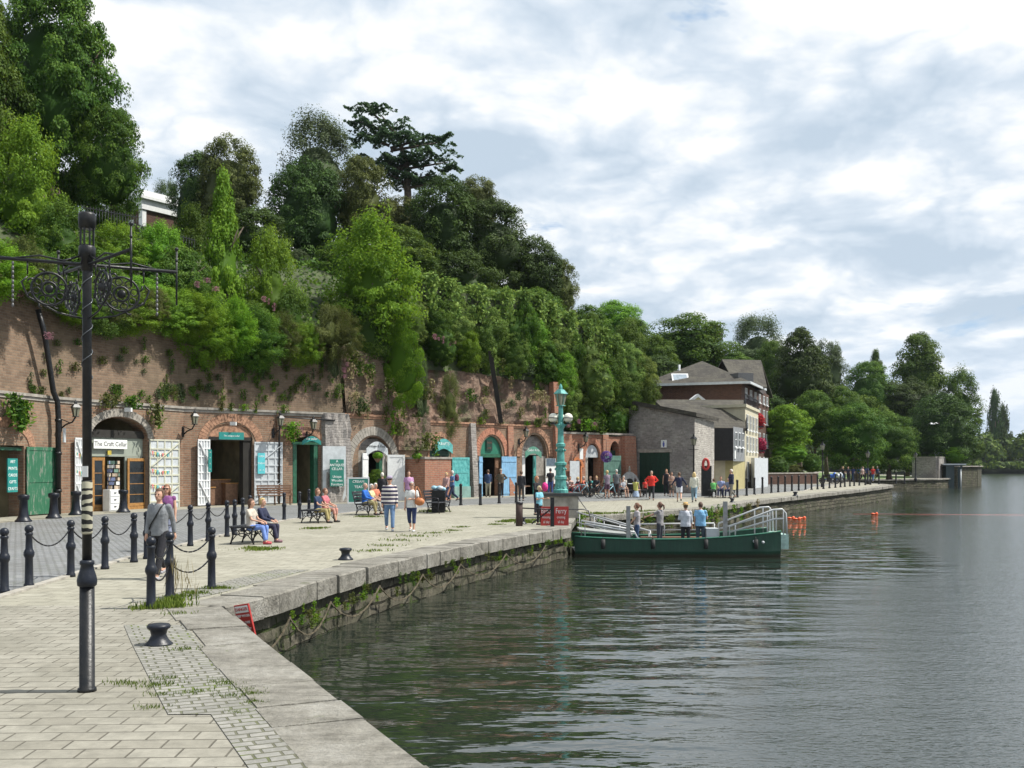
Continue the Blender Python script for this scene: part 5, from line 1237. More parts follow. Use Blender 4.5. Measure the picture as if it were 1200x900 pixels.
def railing(label,a,b,h,step=.22):
    root=empty('iron_railing',a,0,label,'railing');m=MB();n=int((b-a).length/step)
    for k in range(n+1):p=a.lerp(b,k/n)-a;m.tube([p,p+Vector((0,0,h))],.014,4)
    m.build('bars',iron,root);m=MB();
    for z in(.15,h-.12):m.bar(Vector((0,0,z)),b-a+Vector((0,0,z)),.05,.04)
    m.build('rail',iron,root)
railing('black iron railings on the hill under the huge corner tree',P(95,272,56),P(160,282,60),1.5)
railing('lower run of black iron railings below the white house',P(160,283,60),P(228,300,64),1.1)
railing('short black railing beside the spiky grey shrub',P(328,320,71),P(372,326,72),1.3)
# low brick wall and river walls
def lowwall(label,pts,h,th,mat,name='low_wall',cap=True,z0=-.1):
    root=empty(name,(pts[0][0],pts[0][1],0),0,label,'wall');m=MB();m2=MB()
    for a,b in zip(pts,pts[1:]):
        za=zq(a[1])+h;zb=zq(b[1])+h;a3=Vector((a[0],a[1],0));b3=Vector((b[0],b[1],0));e=(b3-a3).normalized();n=Vector((e.y,-e.x,0))*th/2
        for mm,w_,l,u in((m,1.,z0,0.),(m2,1.25,None,.12)):
            f=[a3+n*w_,b3+n*w_,b3-n*w_,a3-n*w_];zz=[za,zb,zb,za]
            vs=[Vector((p.x,p.y,(l if l is not None else z))) for p,z in zip(f,zz)]+[Vector((p.x,p.y,z+u)) for p,z in zip(f,zz)]
            mm.add(vs,[(0,3,2,1),(4,5,6,7),(0,1,5,4),(1,2,6,5),(2,3,7,6),(3,0,4,7)])
    shift(m,root).build('wall_face',mat,root)
    if cap:shift(m2,root).build('wall_cap',archstone,root)
lowwall('low dark brick garden wall under the clipped bushes',[tuple(V2(888,96))[:2],tuple(V2(956,101))[:2],tuple(V2(957,108))[:2]],1.,.35,brick_dk)
lowwall('high weathered brick wall on the far quay below the dark round tree',[tuple(V2(1070,146))[:2],tuple(V2(1098,143))[:2],tuple(V2(1112,150))[:2]],2.9,.5,rubble)
lowwall('rounded stone pier end at the far right of the quay',[tuple(V2(1112,144))[:2],tuple(V2(1136,150))[:2],tuple(V2(1141,158))[:2],tuple(V2(1139,166))[:2]],1.6,2.2,quaystone,'stone_pier',True,-2.)
sl_=empty('sluice_hut',V2(1118,143.5),0,'dark sluice hut with flat pale roof beside the stone pier','sluice')
m=MB();m.box((0,1,.3),(2.2,2.,3.6));m.build('wall',plain('sluice_steel',(.03,.05,.055),.6),sl_)
m=MB();m.box((0,1,2.2),(3.2,2.6,.18));m.build('roof',whitegrey,sl_);m=MB();m.tube([(.9,-.1,-1.2),(.9,-.1,1.5)],.1,6);m.build('gauge_post',white,sl_)
fs=empty('roadside_board',P(1103,533,148)-Vector((0,0,1.2)),0,'small grey board on posts above the far brick wall','sign');m=MB();m.box((0,0,1.6),(2.,.08,1.6));m.build('board',greywood,fs);m=MB();m.tube([(-.7,.1,-2),(-.7,.1,1)],.05,5);m.tube([(.7,.1,-2),(.7,.1,1)],.05,5);m.build('posts',iron,fs)
# ================================================================== street furniture
def bollard_proto():
    root=empty('ball_bollard',(0,0,0));m=MB()
    m.lathe([(.085,0),(.085,.05),(.07,.07),(.064,.5),(.075,.52),(.088,.55),(.088,.6),(.075,.63),(.06,.66),(.052,.88),(.065,.9),(.065,.93),(.045,.95)],n=12);m.build('post',navy,root)
    m=MB();m.ball((0,0,1.0),.075,12);m.build('ball_finial',navy,root);return root
BP=bollard_proto();used=[False]
def bollard(px,py,label,group,s=1.,proto=None):
    o=copy_tree(BP) if used[0] else BP;used[0]=True
    o.location=G(px,py);o.scale=(s,s,s);tag(o,label,'bollard',group);return o
NB=[(5,695),(34,688),(83,676),(123,667),(157,659),(172,655),(223,640),(244,634),(266,629),(275,627),(284.5,623),(293,617)]
NL=['ball topped bollard at the left edge of the picture','second ball topped bollard from the left edge','ball topped bollard just left of the tall lamp post','ball topped bollard just right of the tall lamp post','ball topped bollard left of the walking woman in grey','ball topped bollard half behind the walking woman in grey',
 'ball topped bollard right of the walking woman in grey','second bollard right of the walking woman by the road','bollard of the close row nearest the open brown cellar']
bl=[bollard(px,py,NL[k] if k<9 else 'bollard %s in the tight row left of the seated pair'%(['first','second','third'][k-9]),'ball topped bollards along the road edge') for k,(px,py) in enumerate(NB)]
for k,(px,py) in enumerate(((333,610),(351,608),(362,602),(372,598))):
    bollard(px,py,['bollard right behind the seated blond child','bollard in front of the narrow green doorway','bollard under the left edge of the pale door panel','bollard beside the green lettered door panel'][k],'ball topped bollards along the road edge')
fg=[bollard(177,713,'nearest chained bollard of the front group beside the dry weed','chained bollards at the quay corner',.98),bollard(199,701,'middle chained bollard of the front group','chained bollards at the quay corner',.98),bollard(248,690,'rightmost chained bollard of the front group','chained bollards at the quay corner',.98)]
def chain(a,b,za,zb,sag,label,group,r=.011):
    a=a.location+Vector((0,0,za));b=b.location+Vector((0,0,zb));n=max(14,int((b-a).length/.07));root=MB()
    pts=[a.lerp(b,k/n)-Vector((0,0,sag*4*(k/n)*(1-k/n))) for k in range(n+1)]
    for k in range(n):
        p,q=pts[k],pts[k+1];c=(p+q)/2;e=(q-p)*.62;root.bar(c-e,c+e,r*2.2 if k%2 else r*1.1,r*1.1 if k%2 else r*2.2)
    o=MB();o=root;m=root;m.v=[tuple(Vector(v)-a) for v in m.v];ob=m.build('chain',galv if 'galv' in label else iron,None,a);tag(ob,label,'chain',group)
for k in (1,2,3,5,6,7):chain(bl[k],bl[k+1],.93,.93,.28,'dark chain sagging between the ball topped bollards along the road','chains of the road bollards')
for a,b in((0,1),(1,2)):
    chain(fg[a],fg[b],.9,.9,.22,'upper chain of the chained bollards at the quay corner','upper chains at the quay corner');chain(fg[a],fg[b],.55,.55,.2,'lower chain of the chained bollards at the quay corner','lower chains at the quay corner')
# plain posts further on
def pp():
    root=empty('iron_post',(0,0,0));m=MB();m.lathe([(.1,0),(.1,.06),(.075,.1),(.07,1.0),(.085,1.03),(.085,1.08),(.05,1.14)],n=10);m.build('post',black,root);m=MB();m.lathe([(.088,.5),(.088,.56)],n=10);m.build('collar',black,root);return root
PPx=pp();up=[0]
PL=[(540,592.5,'black post in front of the turquoise door'),(563,592,'black post in front of the left pale blue door'),(585,590,'black post by the man in a brown jacket'),(605,589,'black post left of the turquoise lamp column'),(691,583,'black post in front of the parked bicycles'),(720,581,'black post beside the woman in yellow on the bench'),(864,583,'black post beside the old man standing in navy')]
FP=[(875,581),(884,580),(893.5,579),(904,578),(912,577),(920,576.5),(928,575.5),(936,575),(944,574.3),(951,574),(958,573.5),(965,573),(972,572.2),(979,571.6),(985,571),(990,570.5),(996,570),(1001,569.5),(1007,569),(1014,568.5),(1020,568),(1030,567.5),(1050,567),(1060,566.6)]
for px,py,lb in PL+[(a,b,None) for a,b in FP]:
    o=copy_tree(PPx) if up[0] else PPx;up[0]+=1;o.location=G(px,py)
    if lb:tag(o,lb,'post','plain black posts along the quay road')
    else:tag(o,'thin black post in the long far row below the clipped bushes','post','far row of thin black posts');o.scale=(1,1,1.05)
# cannon bollards
def cannon():
    root=empty('cannon_bollard',(0,0,0));m=MB();m.lathe([(.3,0),(.3,.05),(.24,.1),(.19,.2),(.155,.45),(.145,.8),(.2,.83),(.21,.93),(.21,.98),(.17,1.)],n=18);m.build('shaft',navy,root);m=MB();m.lathe([(.15,1.),(.13,1.015)],n=14);m.build('top_disc',black,root);return root
cn=cannon()
for k,(px,py,lb) in enumerate(((27.5,611.5,'in front of the leftmost dark opening'),(63,607.5,'at the right edge of the peeling green door'),(89,603.5,'below the slim white lattice door by the lamp post'),(144.5,600.5,'in the craft shop doorway'),(233,593,'at the foot of the narrow white lattice door'))):
    o=copy_tree(cn) if k else cn;o.location=G(px,py);tag(o,'flared black cannon shaped bollard '+lb,'bollard','cannon bollards along the cellar fronts')
# mooring bollards
def moor():
    root=empty('mooring_bollard',(0,0,0));m=MB();m.lathe([(.165,0),(.155,.025),(.115,.06),(.085,.12),(.1,.18),(.13,.2),(.136,.225),(.12,.245),(.06,.255)],n=20);m.build('spool',navy,root);return root
mo=moor()
for k,(px,py,s,lb) in enumerate(((186,756,1.,'low black mooring spool on the mossy setts near the lamp post'),(405,656,1.05,'low black mooring spool on the middle quay edge'),(612,614,1.,'low black mooring spool beside the ferry gate post'),(858,589,1.,'small black mooring spool near the old man in navy'),(932,581.5,1.2,'small black mooring spool below the far row of posts'))):
    o=copy_tree(mo) if k else mo;o.location=G(px,py);o.scale=(s,)*3;tag(o,lb,'mooring bollard','mooring spools along the quay')
# the tall lamp post
b0=G(102,810);lp=empty('lamp_post',b0,0,'tall black iron lamp post with ornate wheel brackets and zebra knitted sleeve in the foreground','lamp post')
m=MB();m.lathe([(.085,0),(.083,.03),(.069,.04),(.066,.97)],n=20);m.build('base_column',black,lp)
m=MB();m.lathe([(.066,.97),(.086,.985),(.09,1.03),(.082,1.07),(.066,1.12),(.055,1.17),(.066,1.18),(.064,1.21),(.045,1.22)],n=20);m.build('shoulder_collar',navy,lp)
m=MB();m.lathe([(.043,1.2),(.04,4.0),(.042,4.1)],n=16);m.build('pole',black,lp)
m=MB();m.lathe([(.045,1.46),(.049,1.48),(.048,1.94),(.045,1.96)],n=16);m.build('zebra_sleeve',zebra,lp)
m=MB();m.box((0.0,-.041,2.04),(.05,.008,.1));m.build('sticker',paperm,lp)
m=MB();m.lathe([(.052,3.9),(.055,4.02),(.075,4.03),(.075,4.12),(.06,4.14)],n=14);
for k in range(8):a=k*.785;m.bar((math.cos(a)*.06,math.sin(a)*.06,4.13),(math.cos(a)*.06,math.sin(a)*.06,4.31),.014)
m.lathe([(.075,4.3),(.078,4.42),(.07,4.44),(.02,4.45)],n=14);m.build('lantern_cage',black,lp)
z=3.96;e=Vector((.98,.5,0)).normalized();e2_=Vector((.7,-.72,0)).normalized()
for dv,l0,l1,nm in((e,-.95,.8,'cross_arm'),(e2_,-.7,.95,'cross_arm')):
    m=MB();m.tube([dv*l0+Vector((0,0,z+(0 if dv is e else 0))),Vector((0,0,z)),dv*l1+Vector((0,0,z))],.016,8)
    for l in (l0,l1):
        p=dv*l+Vector((0,0,z));m.tube([p-Vector((0,0,.32 if l==l1 else .1)),p+Vector((0,0,.2))],.009,6);m.ball(p+Vector((0,0,.22)),.02,8);m.ball(p+Vector((0,0,.11)),.016,8)
    m.build(nm,black,lp)
def wheel(c,dv,r,nm='scroll_wheel'):
    m=MB();up_=Vector((0,0,1))
    def cir(cc,rr,th,n=22):m.tube([cc+dv*math.cos(t)*rr+up_*math.sin(t)*rr for t in [2*math.pi*k/n for k in range(n)]],th,6,closed=True)
    cir(c,r,.011);cir(c,r*.42,.012,16)
    for k in range(8):
        a=k*math.pi/4+.2;p=c+dv*math.cos(a)*r*.72+up_*math.sin(a)*r*.72;cir(p,r*.2,.006,10)
        m.tube([c+dv*math.cos(a)*r+up_*math.sin(a)*r,c+dv*math.cos(a+.1)*r*1.22+up_*math.sin(a+.1)*r*1.22,c+dv*math.cos(a+.25)*r*1.28+up_*math.sin(a+.25)*r*1.28],.009,5)
    m.ball(c,r*.3,12,sc=(.9,.5,.9));m.build(nm,black,lp)
wheel(e*-.32+Vector((0,0,z-.25)),e,.15);wheel(e*.3+Vector((0,0,z-.25)),e,.16);wheel(e2_*.34+Vector((0,0,z-.25)),e2_,.15);wheel(e2_*-.32+Vector((0,0,z-.27)),e2_,.14)
m=MB()
for dv in(e,e2_):
    for sg in(-1,1):
        for l in(.2,.5):m.tube([dv*sg*l+Vector((0,0,z)),dv*sg*l+Vector((0,0,z-.13))],.008,5)
        m.tube([dv*sg*.05+Vector((0,0,z-.5)),dv*sg*.25+Vector((0,0,z-.46)),dv*sg*.5+Vector((0,0,z-.33)),dv*sg*.55+Vector((0,0,z-.2)),dv*sg*.5+Vector((0,0,z-.15))],.009,5)
        m.tube([dv*sg*.05+Vector((0,0,z+.08)),dv*sg*.2+Vector((0,0,z+.02)),dv*sg*.4+Vector((0,0,z+.05)),dv*sg*.6+Vector((0,0,z+.01))],.009,5)
m.build('scrollwork',black,lp)
for l in(-.62,.62):
    m=MB();p=e*l
    for k in range(10):m.lathe([(.004,0),(.012,.012),(.012,.03),(.004,.042)],c=p+Vector((0,0,z-.06-.042*k)),n=6)
    m.build('hanging_chain',galv,lp)
m=MB();m.tube([Vector((math.cos(k*.42)*.047,math.sin(k*.42)*.047,2.9+k*.016)) for k in range(66)],.005,5);m.build('light_rope',plain('rope_light',(.1,.11,.12),.15,.2,.1,4),lp)
# warning sign
w0=G(283,716)+Vector((.12,.1,0));ws=empty('danger_sign',Vector((-3.98,15.05,0)),R(-38),'red and white danger sign fixed on the corner of the quay wall','sign')
M=Matrix.Rotation(R(-10),4,'Y')@Matrix.Rotation(R(8),4,'X');m=MB();m.box((0.02,0,-.2),(.34,.025,.5),M=M);m.build('board',redp,ws)
m=MB();m.box((.02,-.016,-.02),(.3,.006,.1),M=M);m.build('white_panel',paperm,ws)
for k,(s,tm) in enumerate((('DANGER',redp),('DEEP WATER',whitet),('TAKE CARE',whitet),('NO ENTRY',whitet))):text('lettering',s,.07 if k==0 else .052,M@Matrix.Translation((.02,-.02 if k==0 else -.014,-.02-.1*k))@Matrix.Rotation(R(90),4,'X'),tm,ws)
# chains on the quay wall
def wallchain(pts,label):
    P3=[]
    for (a,b,s) in pts:
        n=14;P3+=[Vector(a).lerp(Vector(b),k/n)-Vector((0,0,s*4*(k/n)*(1-k/n))) for k in range(n)]
    P3.append(Vector(pts[-1][1]));m=MB();o0=P3[0]
    for k in range(len(P3)-1):
        c=(P3[k]+P3[k+1])/2;e_=(P3[k+1]-P3[k])*.6;m.bar(c-e_-o0,c+e_-o0,.03 if k%2 else .014,.014 if k%2 else .03)
    tag(m.build('safety_chain',rusty,None,o0),label,'chain','old chains hung on the curving quay wall')
qp=lambda t,z:Vector((float(np.interp(t,[y for _,y in E2],[x for x,_ in E2]))+.1,t,z))
for a,b in((15.35,16.9),(16.9,18.8),(18.8,21.3),(21.3,23.5),(23.5,26.),(26,29),(29,32)):wallchain([(qp(a,-.42),qp(b,-.42),.42)],'rusty chain looping along the curving quay wall')
# ---- benches
def castleg(m,x,depth,h,back=False):
    for y in(-depth/2+.03,depth/2-.03):m.tube([(x,y,h),(x,y*.85,h*.5),(x,y*1.08,0)],.024,6)
    for c,r in((0,.12),(-.22*depth,.08),(.22*depth,.08)):
        m.tube([(x,c+math.cos(t)*r,h-.14+math.sin(t)*r*.8) for t in [2*math.pi*k/12 for k in range(12)]],.013,5,closed=True)
    m.tube([(x,-depth/2+.05,.1),(x,-depth*.25,.24),(x,0,.3),(x,depth*.25,.24),(x,depth/2-.05,.1)],.015,5)
def bench(label,pos,face,L=1.5,D=.7,kind='flat',mat=None,h=.45):
    a=math.atan2(-face[0],face[1]);root=empty('bench',pos,a,label,'bench');mat=mat or black
    m=MB()
    n=int(D/.1)
    for k in range(n):m.box((0,-D/2+(k+.5)*D/n,h+.02),(L,D/n-.02,.035))
    m.build('seat',mat,root)
    for x in(-L/2+.1,L/2-.1)+((0,) if L>1.6 or kind=='flat' else ()):
        m=MB();castleg(m,x,D,h);m.bar((x,-D/2,h-.005),(x,D/2,h-.005),.04,.03);m.build('leg',iron if kind!='wood' else mat,root)
    if kind!='flat':
        m=MB()
        for k in range(4):m.box((0,-D/2-.02-.03*k,h+.14+.12*k),(L,.03,.09),M=None)
        m.build('backrest',mat,root)
        for x in(-L/2+.06,L/2-.06):
            m=MB();m.tube([(x,-D/2,h),(x,-D/2-.14,h+.55)],.022,6);m.tube([(x,-D/2-.05,h+.22),(x,0,h+.24),(x,D/2-.05,h+.2),(x,D/2-.03,h)],.02,6);m.build('armrest',iron if kind!='wood' else mat,root)
    return root
slat=plain('weathered_dark_slats',(.035,.037,.045),.6,0,.3,10)
B1=G(297,636);bench('backless dark bench with cast iron legs nearest the camera',B1,(1,-.22),1.5,.68,'flat',slat)
B2=G(373,612);bench('backless dark bench behind the nearest one under the seated navy shirt woman',B2,(1,-.3),1.5,.7,'flat',slat)
B3=G(432,603);bench('cast iron bench with backrest holding the man in the blue jumper',B3,(1,-.25),1.6,.6,'back',slat)
B4=G(519,598);bench('cast iron bench with backrest standing left of the litter bin',G(514,601),(.95,-.3),1.5,.6,'back',slat)
bench('brown wooden bench with backrest in front of the wide white lattice door',G(322,592),(.35,-1),1.8,.55,'wood',wood2,.5)
B6=G(741,583);bench('backless dark bench under the woman in a yellow top',B6,(.3,-1),1.9,.6,'flat',slat)
B7=G(846,583);bench('dark bench holding the older couple beside the black post',B7,(.2,-1),1.7,.6,'flat',slat)
# ---- bin, boards
bn=empty('litter_bin',G(513.5+2,601.5),0,'black slatted litter bin stuffed with blue and white rubbish bags','litter bin');bn.location=G(513,600)+Vector((0,0,0))
bn.location=G(514,600.5);bn.scale=(.9,.9,.95);m=MB();m.box((0,0,.5),(.62,.62,.98));
for k in range(9):
    for s in(-1,1):m.box((-.28+k*.07,s*.32,.5),(.03,.02,.86));m.box((s*.32,-.28+k*.07,.5),(.02,.03,.86))
m.build('bin_body',black,bn);m=MB();m.box((0,0,1.0),(.7,.7,.05));m.build('rim',black,bn)
m=MB()
for k in range(7):m.ball((random.uniform(-.25,.25),random.uniform(-.25,.25),1.06+random.uniform(0,.1)),random.uniform(.1,.17),8,mi=k%2,sc=(1,1,.7))
o=m.build('rubbish_bags',[cloth((.3,.5,.6)),cloth((.6,.65,.7))],bn)
ab=empty('chalkboard_sign',G(420,589.5),R(8),'green free standing chalkboard with white frame beside the bench of the blue jumper man','sign')
for s in(-1,1):
    T_=Matrix.Rotation(R(10*s),4,'X')@Matrix.Identity(4);m=MB()
    M=Matrix.Translation((0,-.25*s*-1,0))@Matrix.Rotation(R(9)*-s*-1,4,'X')
    M=Matrix.Translation((0,.28*s,0))@Matrix.Rotation(R(11*s),4,'X')
    m.box((0,0,.72),(1.05,.03,1.3),M=M);m.build('board',dg,ab);m=MB()
    for x in(-.56,.56):m.box((x,0,.72),(.07,.05,1.46),M=M)
    for z_ in(.03,1.4):m.box((0,0,z_),(1.19,.052,.07),M=M)
    m.build('frame',whitegrey,ab)
    if s==-1:
        for k,t_ in enumerate(('CREAM','TEAS','Coffee','Cakes')):text('lettering',t_,.2,M@Matrix.Translation((0,-.02,1.2-.3*k))@Matrix.Rotation(R(90),4,'X'),whitet,ab)
# planters by the white cellar
for px,lb in((425,'left'),(471,'right')):
    q=W(px,0,1.3);root=empty('hanging_basket',Vector((q.x,q.y,2.55)),0,'dark hanging basket with green plants at the %s white cellar door'%lb,'basket');m=MB();m.lathe([(.06,-.3),(.2,-.1),(.23,0)],n=12);m.build('basket',wood2,root)
    n=300;dd=unit(rng.normal(size=(n,3)));o=bpy.data.objects.new('plants',leafmesh('plants',dd*np.array([.3,.3,.2])+np.array([0,0,.08]),dd,.14*np.ones(n),rng.random(n)));COL.objects.link(o);setmat(o,LF['bright']);o.parent=root
    m=MB();m.tube([(0,0,0),(0,0,.6),(-1.,.6,.7)],.012,5);m.build('hook',iron,root)
put=None
for px,py,s in((428,566,1.),):
    q=W(px,0,1.0);root=empty('potted_shrub',Vector((q.x,q.y,0)),0,'leafy green potted shrub beside the left white cellar door','plant');m=MB();m.lathe([(.22,0),(.3,.45),(.33,.5)],n=12);m.build('pot',archbrick,root)
    o=bpy.data.objects.new('foliage',getcrown(('broad',0)));COL.objects.link(o);setmat(o,LF['mid']);o.parent=root;o.location=(0,0,1.1);o.scale=(.55,.55,.75)
q=G(706,560,1.9) if False else W(697,0,1.2);root=empty('flower_basket',Vector((q.x,q.y,2.7)),0,'purple flower ball basket hanging by the faded green door panel','flower basket');n=500;dd=unit(rng.normal(size=(n,3)));o=bpy.data.objects.new('flowers',leafmesh('flowers',dd*.42,dd,.13*np.ones(n),rng.random(n)));COL.objects.link(o);setmat(o,leafmat('purple_flowers',(.12,.06,.25),(.25,.13,.4)));o.parent=root
m=MB();m.tube([(0,0,.3),(0,0,1.2),(-.6,.8,1.3)],.012,5);m.build('hook',iron,root)
# ---- street lamps
def street_lamp(px,py,top,label):
    b=G(px,py);H=CAMH-(top-HZ)*b.y/F-b.z;root=empty('street_lamp',b,0,label,'street lamp','black street lamps with clear lanterns')
    m=MB();m.lathe([(.16,0),(.16,.35),(.1,.4),(.09,.9),(.06,.95),(.045,H-.8),(.07,H-.78),(.03,H-.74)],n=10);m.bar((-.3,0,H-1.05),(.3,0,H-1.05),.03);m.build('post',black,root)
    mf=MB();mg=MB();lantern_head(mf,mg,H-.74,1.02);mf.build('lantern_frame',black,root);mg.build('lamp_glass',lglass,root)
street_lamp(813,582,508,'black street lamp with clear lantern at the corner of the stone warehouse')
street_lamp(964,571,517,'black street lamp left of the parked motorbikes')
street_lamp(1017,567.5,527,'black street lamp among the far walkers')
street_lamp(1073,564.5,529,'black street lamp at the foot of the far brick wall')
# life ring
lr=empty('life_ring_stand',G(826,581.5),0,'black timber stand carrying a red life ring','life ring');m=MB();m.box((.1,0,1.),(.62,.35,2.));m.build('post',black,lr)
m=MB();m.tube([(math.cos(t)*.12-.12,-.28+math.sin(t)*.0,0) for t in (0,)]+[(0,0,0)],.01,4) if False else None
m.tube([(.02+math.cos(t)*.18,-.22,2.1+math.sin(t)*.34) for t in [2*math.pi*k/20 for k in range(20)]],.09,8,closed=True);m.build('life_ring',redp,lr)
# ---- turquoise lamp column on its pedestal
tp=G(657,606.5);tl=empty('ornate_lamp_column',tp,0,'turquoise cast iron lamp column with two white globes on a stone pedestal','lamp column')
hz0=.88
m=MB();m.box((0,0,hz0/2),(1.35,1.2,hz0));m.build('pedestal',plinth,tl);m=MB();m.box((0,0,hz0+.05),(1.65,1.4,.12));m.build('pedestal_cap',plain('dark_slab',(.05,.05,.05),.7),tl)
z0=hz0+.11;m=MB();m.lathe([(.38,z0),(.38,z0+.12),(.3,z0+.17),(.27,z0+.5),(.31,z0+.55),(.31,z0+.65),(.25,z0+.7),(.23,z0+1.05),(.3,z0+1.12),(.3,z0+1.2),(.2,z0+1.25),(.18,z0+1.8),(.24,z0+1.86),(.24,z0+1.95),(.16,z0+2.),(.14,z0+2.55),(.2,z0+2.62),(.22,z0+2.72),(.14,z0+2.78),(.11,z0+3.45),(.09,z0+3.5)],n=12,smooth=False)
for k in range(6):
    a=k*1.047;
    for zz in(.2,.95,1.7):m.ball((math.cos(a)*.29*(1-zz*.15),math.sin(a)*.29*(1-zz*.15),z0+zz),.06,6)
m.v=[(v[0]*.8,v[1]*.8,v[2]) for v in m.v];m.build('column',turqlamp,tl)
m=MB();m.tube([(-.3,0,z0+2.85),(-.2,0,z0+2.7),(0,0,z0+2.75),(.2,0,z0+2.7),(.3,0,z0+2.85)],.035,7);m.tube([(0,-.25,z0+2.8),(0,-.2,z0+2.7),(0,.2,z0+2.7),(0,.3,z0+2.85)],.03,7);m.build('globe_arms',turqlamp,tl)
for x,y in((-.3,0),(.3,0),(0,.3)):
    m=MB();m.ball((x,y,z0+3.0),.19,16);g=m.build('lamp_globe',globe,tl);m=MB();m.lathe([(.198,z0+2.98),(.198,z0+3.01)],c=(x,y,0),n=16);m.lathe([(.12,z0+2.74),(.14,z0+2.8)],c=(x,y,0),n=10);m.build('globe_band',black,g)
mf=MB();mg=MB();lantern_head(mf,mg,z0+3.5,1.2);mf.build('lantern_frame',turqlamp,tl);mg.build('lamp_glass',lglass,tl)
# ferry gate and board
gp=empty('gate_post',G(608.5,616.5),0,'dark timber gate post at the quay edge left of the ferry board','post');m=MB();m.tube([(0,0,0),(0,0,.82)],.12,8);m.build('post',plain('tarred_post',(.05,.03,.025),.8),gp);m=MB();m.lathe([(.13,.75),(.13,.83)],n=8);m.build('collar',iron,gp);m=MB();m.tube([(.1,0,.62),(1.1,-.15,.58)],.025,6);m.build('rail',iron,gp)
fbd=G(650,616);br=empty('ferry_board',fbd,R(0),'red ferry board with white lettering under the turquoise lamp column','sign');br.scale=(.62,.8,.92);br.location.x+=.02
for x0_,s1 in((-.5,'Butts'),(.32,'Ferry')):
    m=MB();wd=.62 if x0_<0 else .86;m.box((x0_,0,.36),(wd,.05,.72));m.build('board',redp,br)
    text('lettering',s1,.28,Matrix.Translation((x0_,-.03,.55))@Matrix.Rotation(R(90),4,'X'),whitet,br)
    for k,t_ in enumerate(('crossing','all day')):text('lettering',t_,.14,Matrix.Translation((x0_,-.03,.32-.18*k))@Matrix.Rotation(R(90),4,'X'),whitet,br)
pt=empty('mooring_post',G(647,617),0,'black square post standing in front of the red ferry board','post');m=MB();m.box((0,-.15,.5),(.13,.13,1.0));m.build('post',black,pt);m=MB();m.bar((-.05,-.15,.6),(-.7,-.1,.1),.05);m.build('brace',black,pt)
hr=empty('handrail',G(680,613),0,'grey tubular handrail beside the ferry landing','handrail');m=MB();m.tube([(-.5,0,.5),(.1,0,.5),(.3,0,.45),(.36,0,.2),(.36,0,0)],.025,6);m.build('rail',galv,hr)
m=MB();m.add([(1.9,34.9,-.45),(3.6,36.6,-.5),(3.2,41,-.3),(2.3,40.5,-.3),(1.9,34.9,-1.6),(3.6,36.6,-1.6),(3.2,41,-1.6),(2.3,40.5,-1.6)],[(0,1,2,3),(0,4,5,1),(1,5,6,2),(2,6,7,3),(3,7,4,0)])
# ================================================================== ferry
fy=empty('ferry_boat',(5.7,36.,WZ),0,'flat green passenger ferry with white handrails moored at the quay','boat')
X0,X1=-3.55,3.5;N_=24;secs=[]
for k in range(N_+1):
    f=k/N_;x=X0+(X1-X0)*f;zt=.62+.14*(abs(f-.42)/.58)**2*(1.9 if f>.42 else 1.2);hw=1.1*(1-.12*(2*f-1)**4);zb=-.25+.22*abs(2*f-1)**3
    secs.append([(x,-hw,zt),(x,-hw*1.0,zt-.06),(x,-hw*.99,.2),(x,-hw*.93,.0),(x,-hw*.8,zb),(x,hw*.8,zb),(x,hw*.93,0),(x,hw*.99,.2),(x,hw,zt-.06),(x,hw,zt),(x,hw-.09,zt),(x,hw-.09,.2),(x,-hw+.09,.2),(x,-hw+.09,zt)])
K=len(secs[0]);m=MB();vs=[p for s in secs for p in s]
fsx=[];mi=[]
for i in range(N_):
    for j in range(K):
        j2=(j+1)%K;fsx.append((i*K+j,(i+1)*K+j,(i+1)*K+j2,i*K+j2))
m.add(vs,fsx+[tuple(range(K))[::-1],tuple(range(N_*K,N_*K+K))])
m.m=[(1 if (k<N_*K and k%K in(3,4,5)) else 0) for k in range(len(m.f))];m.m=[(2 if (k<N_*K and k%K==11) else v) for k,v in enumerate(m.m)]
m.build('hull',[hullg,hullb,deckm],fy)
m=MB();
for s in(-1,1):
    m.tube([(secs[k][0][0],s*(abs(secs[k][0][1])+.01),secs[k][0][2]+.0) for k in range(N_+1)],.035,6)
m.build('rubbing_strip',plain('gunwale_green',(.02,.13,.08),.4),fy)
for fxx in(-2.6,-.9,.9,2.6):
    m=MB();m.tube([(fxx,-1.17,.62),(fxx,-1.19,.3)],.07,8);m.tube([(fxx,-1.12,.7),(fxx,-1.17,.6)],.012,5);m.build('fender',plain('fender_rubber',(.03,.03,.03),.8),fy)
m=MB();m.box((0.2,.6,.55),(2.6,.35,.07));m.box((0.2,.6,.35),(2.4,.1,.4));m.build('bench_seat',wood2,fy)
m=MB();m.box((X1+.14,0,.52),(.26,1.9,.5));m.build('stern_block',plain('pale_green_steel',(.35,.5,.45),.5),fy)
for nm,pts in (('ramp_rail',[(1.75,.6),(1.75,1.05),(3.25,1.62),(3.55,1.64),(3.68,1.5),(3.72,.75)]),('ramp_rail',[(1.75,.85),(3.3,1.3),(3.62,1.32)]),('boarding_rail',[(-3.2,.6),(-3.2,1.15),(-1.5,.85),(-1.38,.6)])):
    for y in(-.92,.92):m=MB();m.tube([(x,y,z) for x,z in pts],.032,7);m.build(nm,railw,fy)
for x in (1.95,3.05,3.35,3.6):
    for y in(-.92,.92):m=MB();m.tube([(x,y,.6),(x,y,float(np.interp(x,[1.75,3.25,3.6],[1.05,1.62,1.62])))],.025,6);m.build('stanchion',railw,fy)
m=MB();m.tube([(-1.2,.95,1.02),(1.6,.95,1.05)],.03,7);m.tube([(-1.2,.95,.8),(1.6,.95,.82)],.022,7)
for x in(-1.2,-.2,.7,1.6):m.tube([(x,.95,.5),(x,.95,1.04)],.022,6)
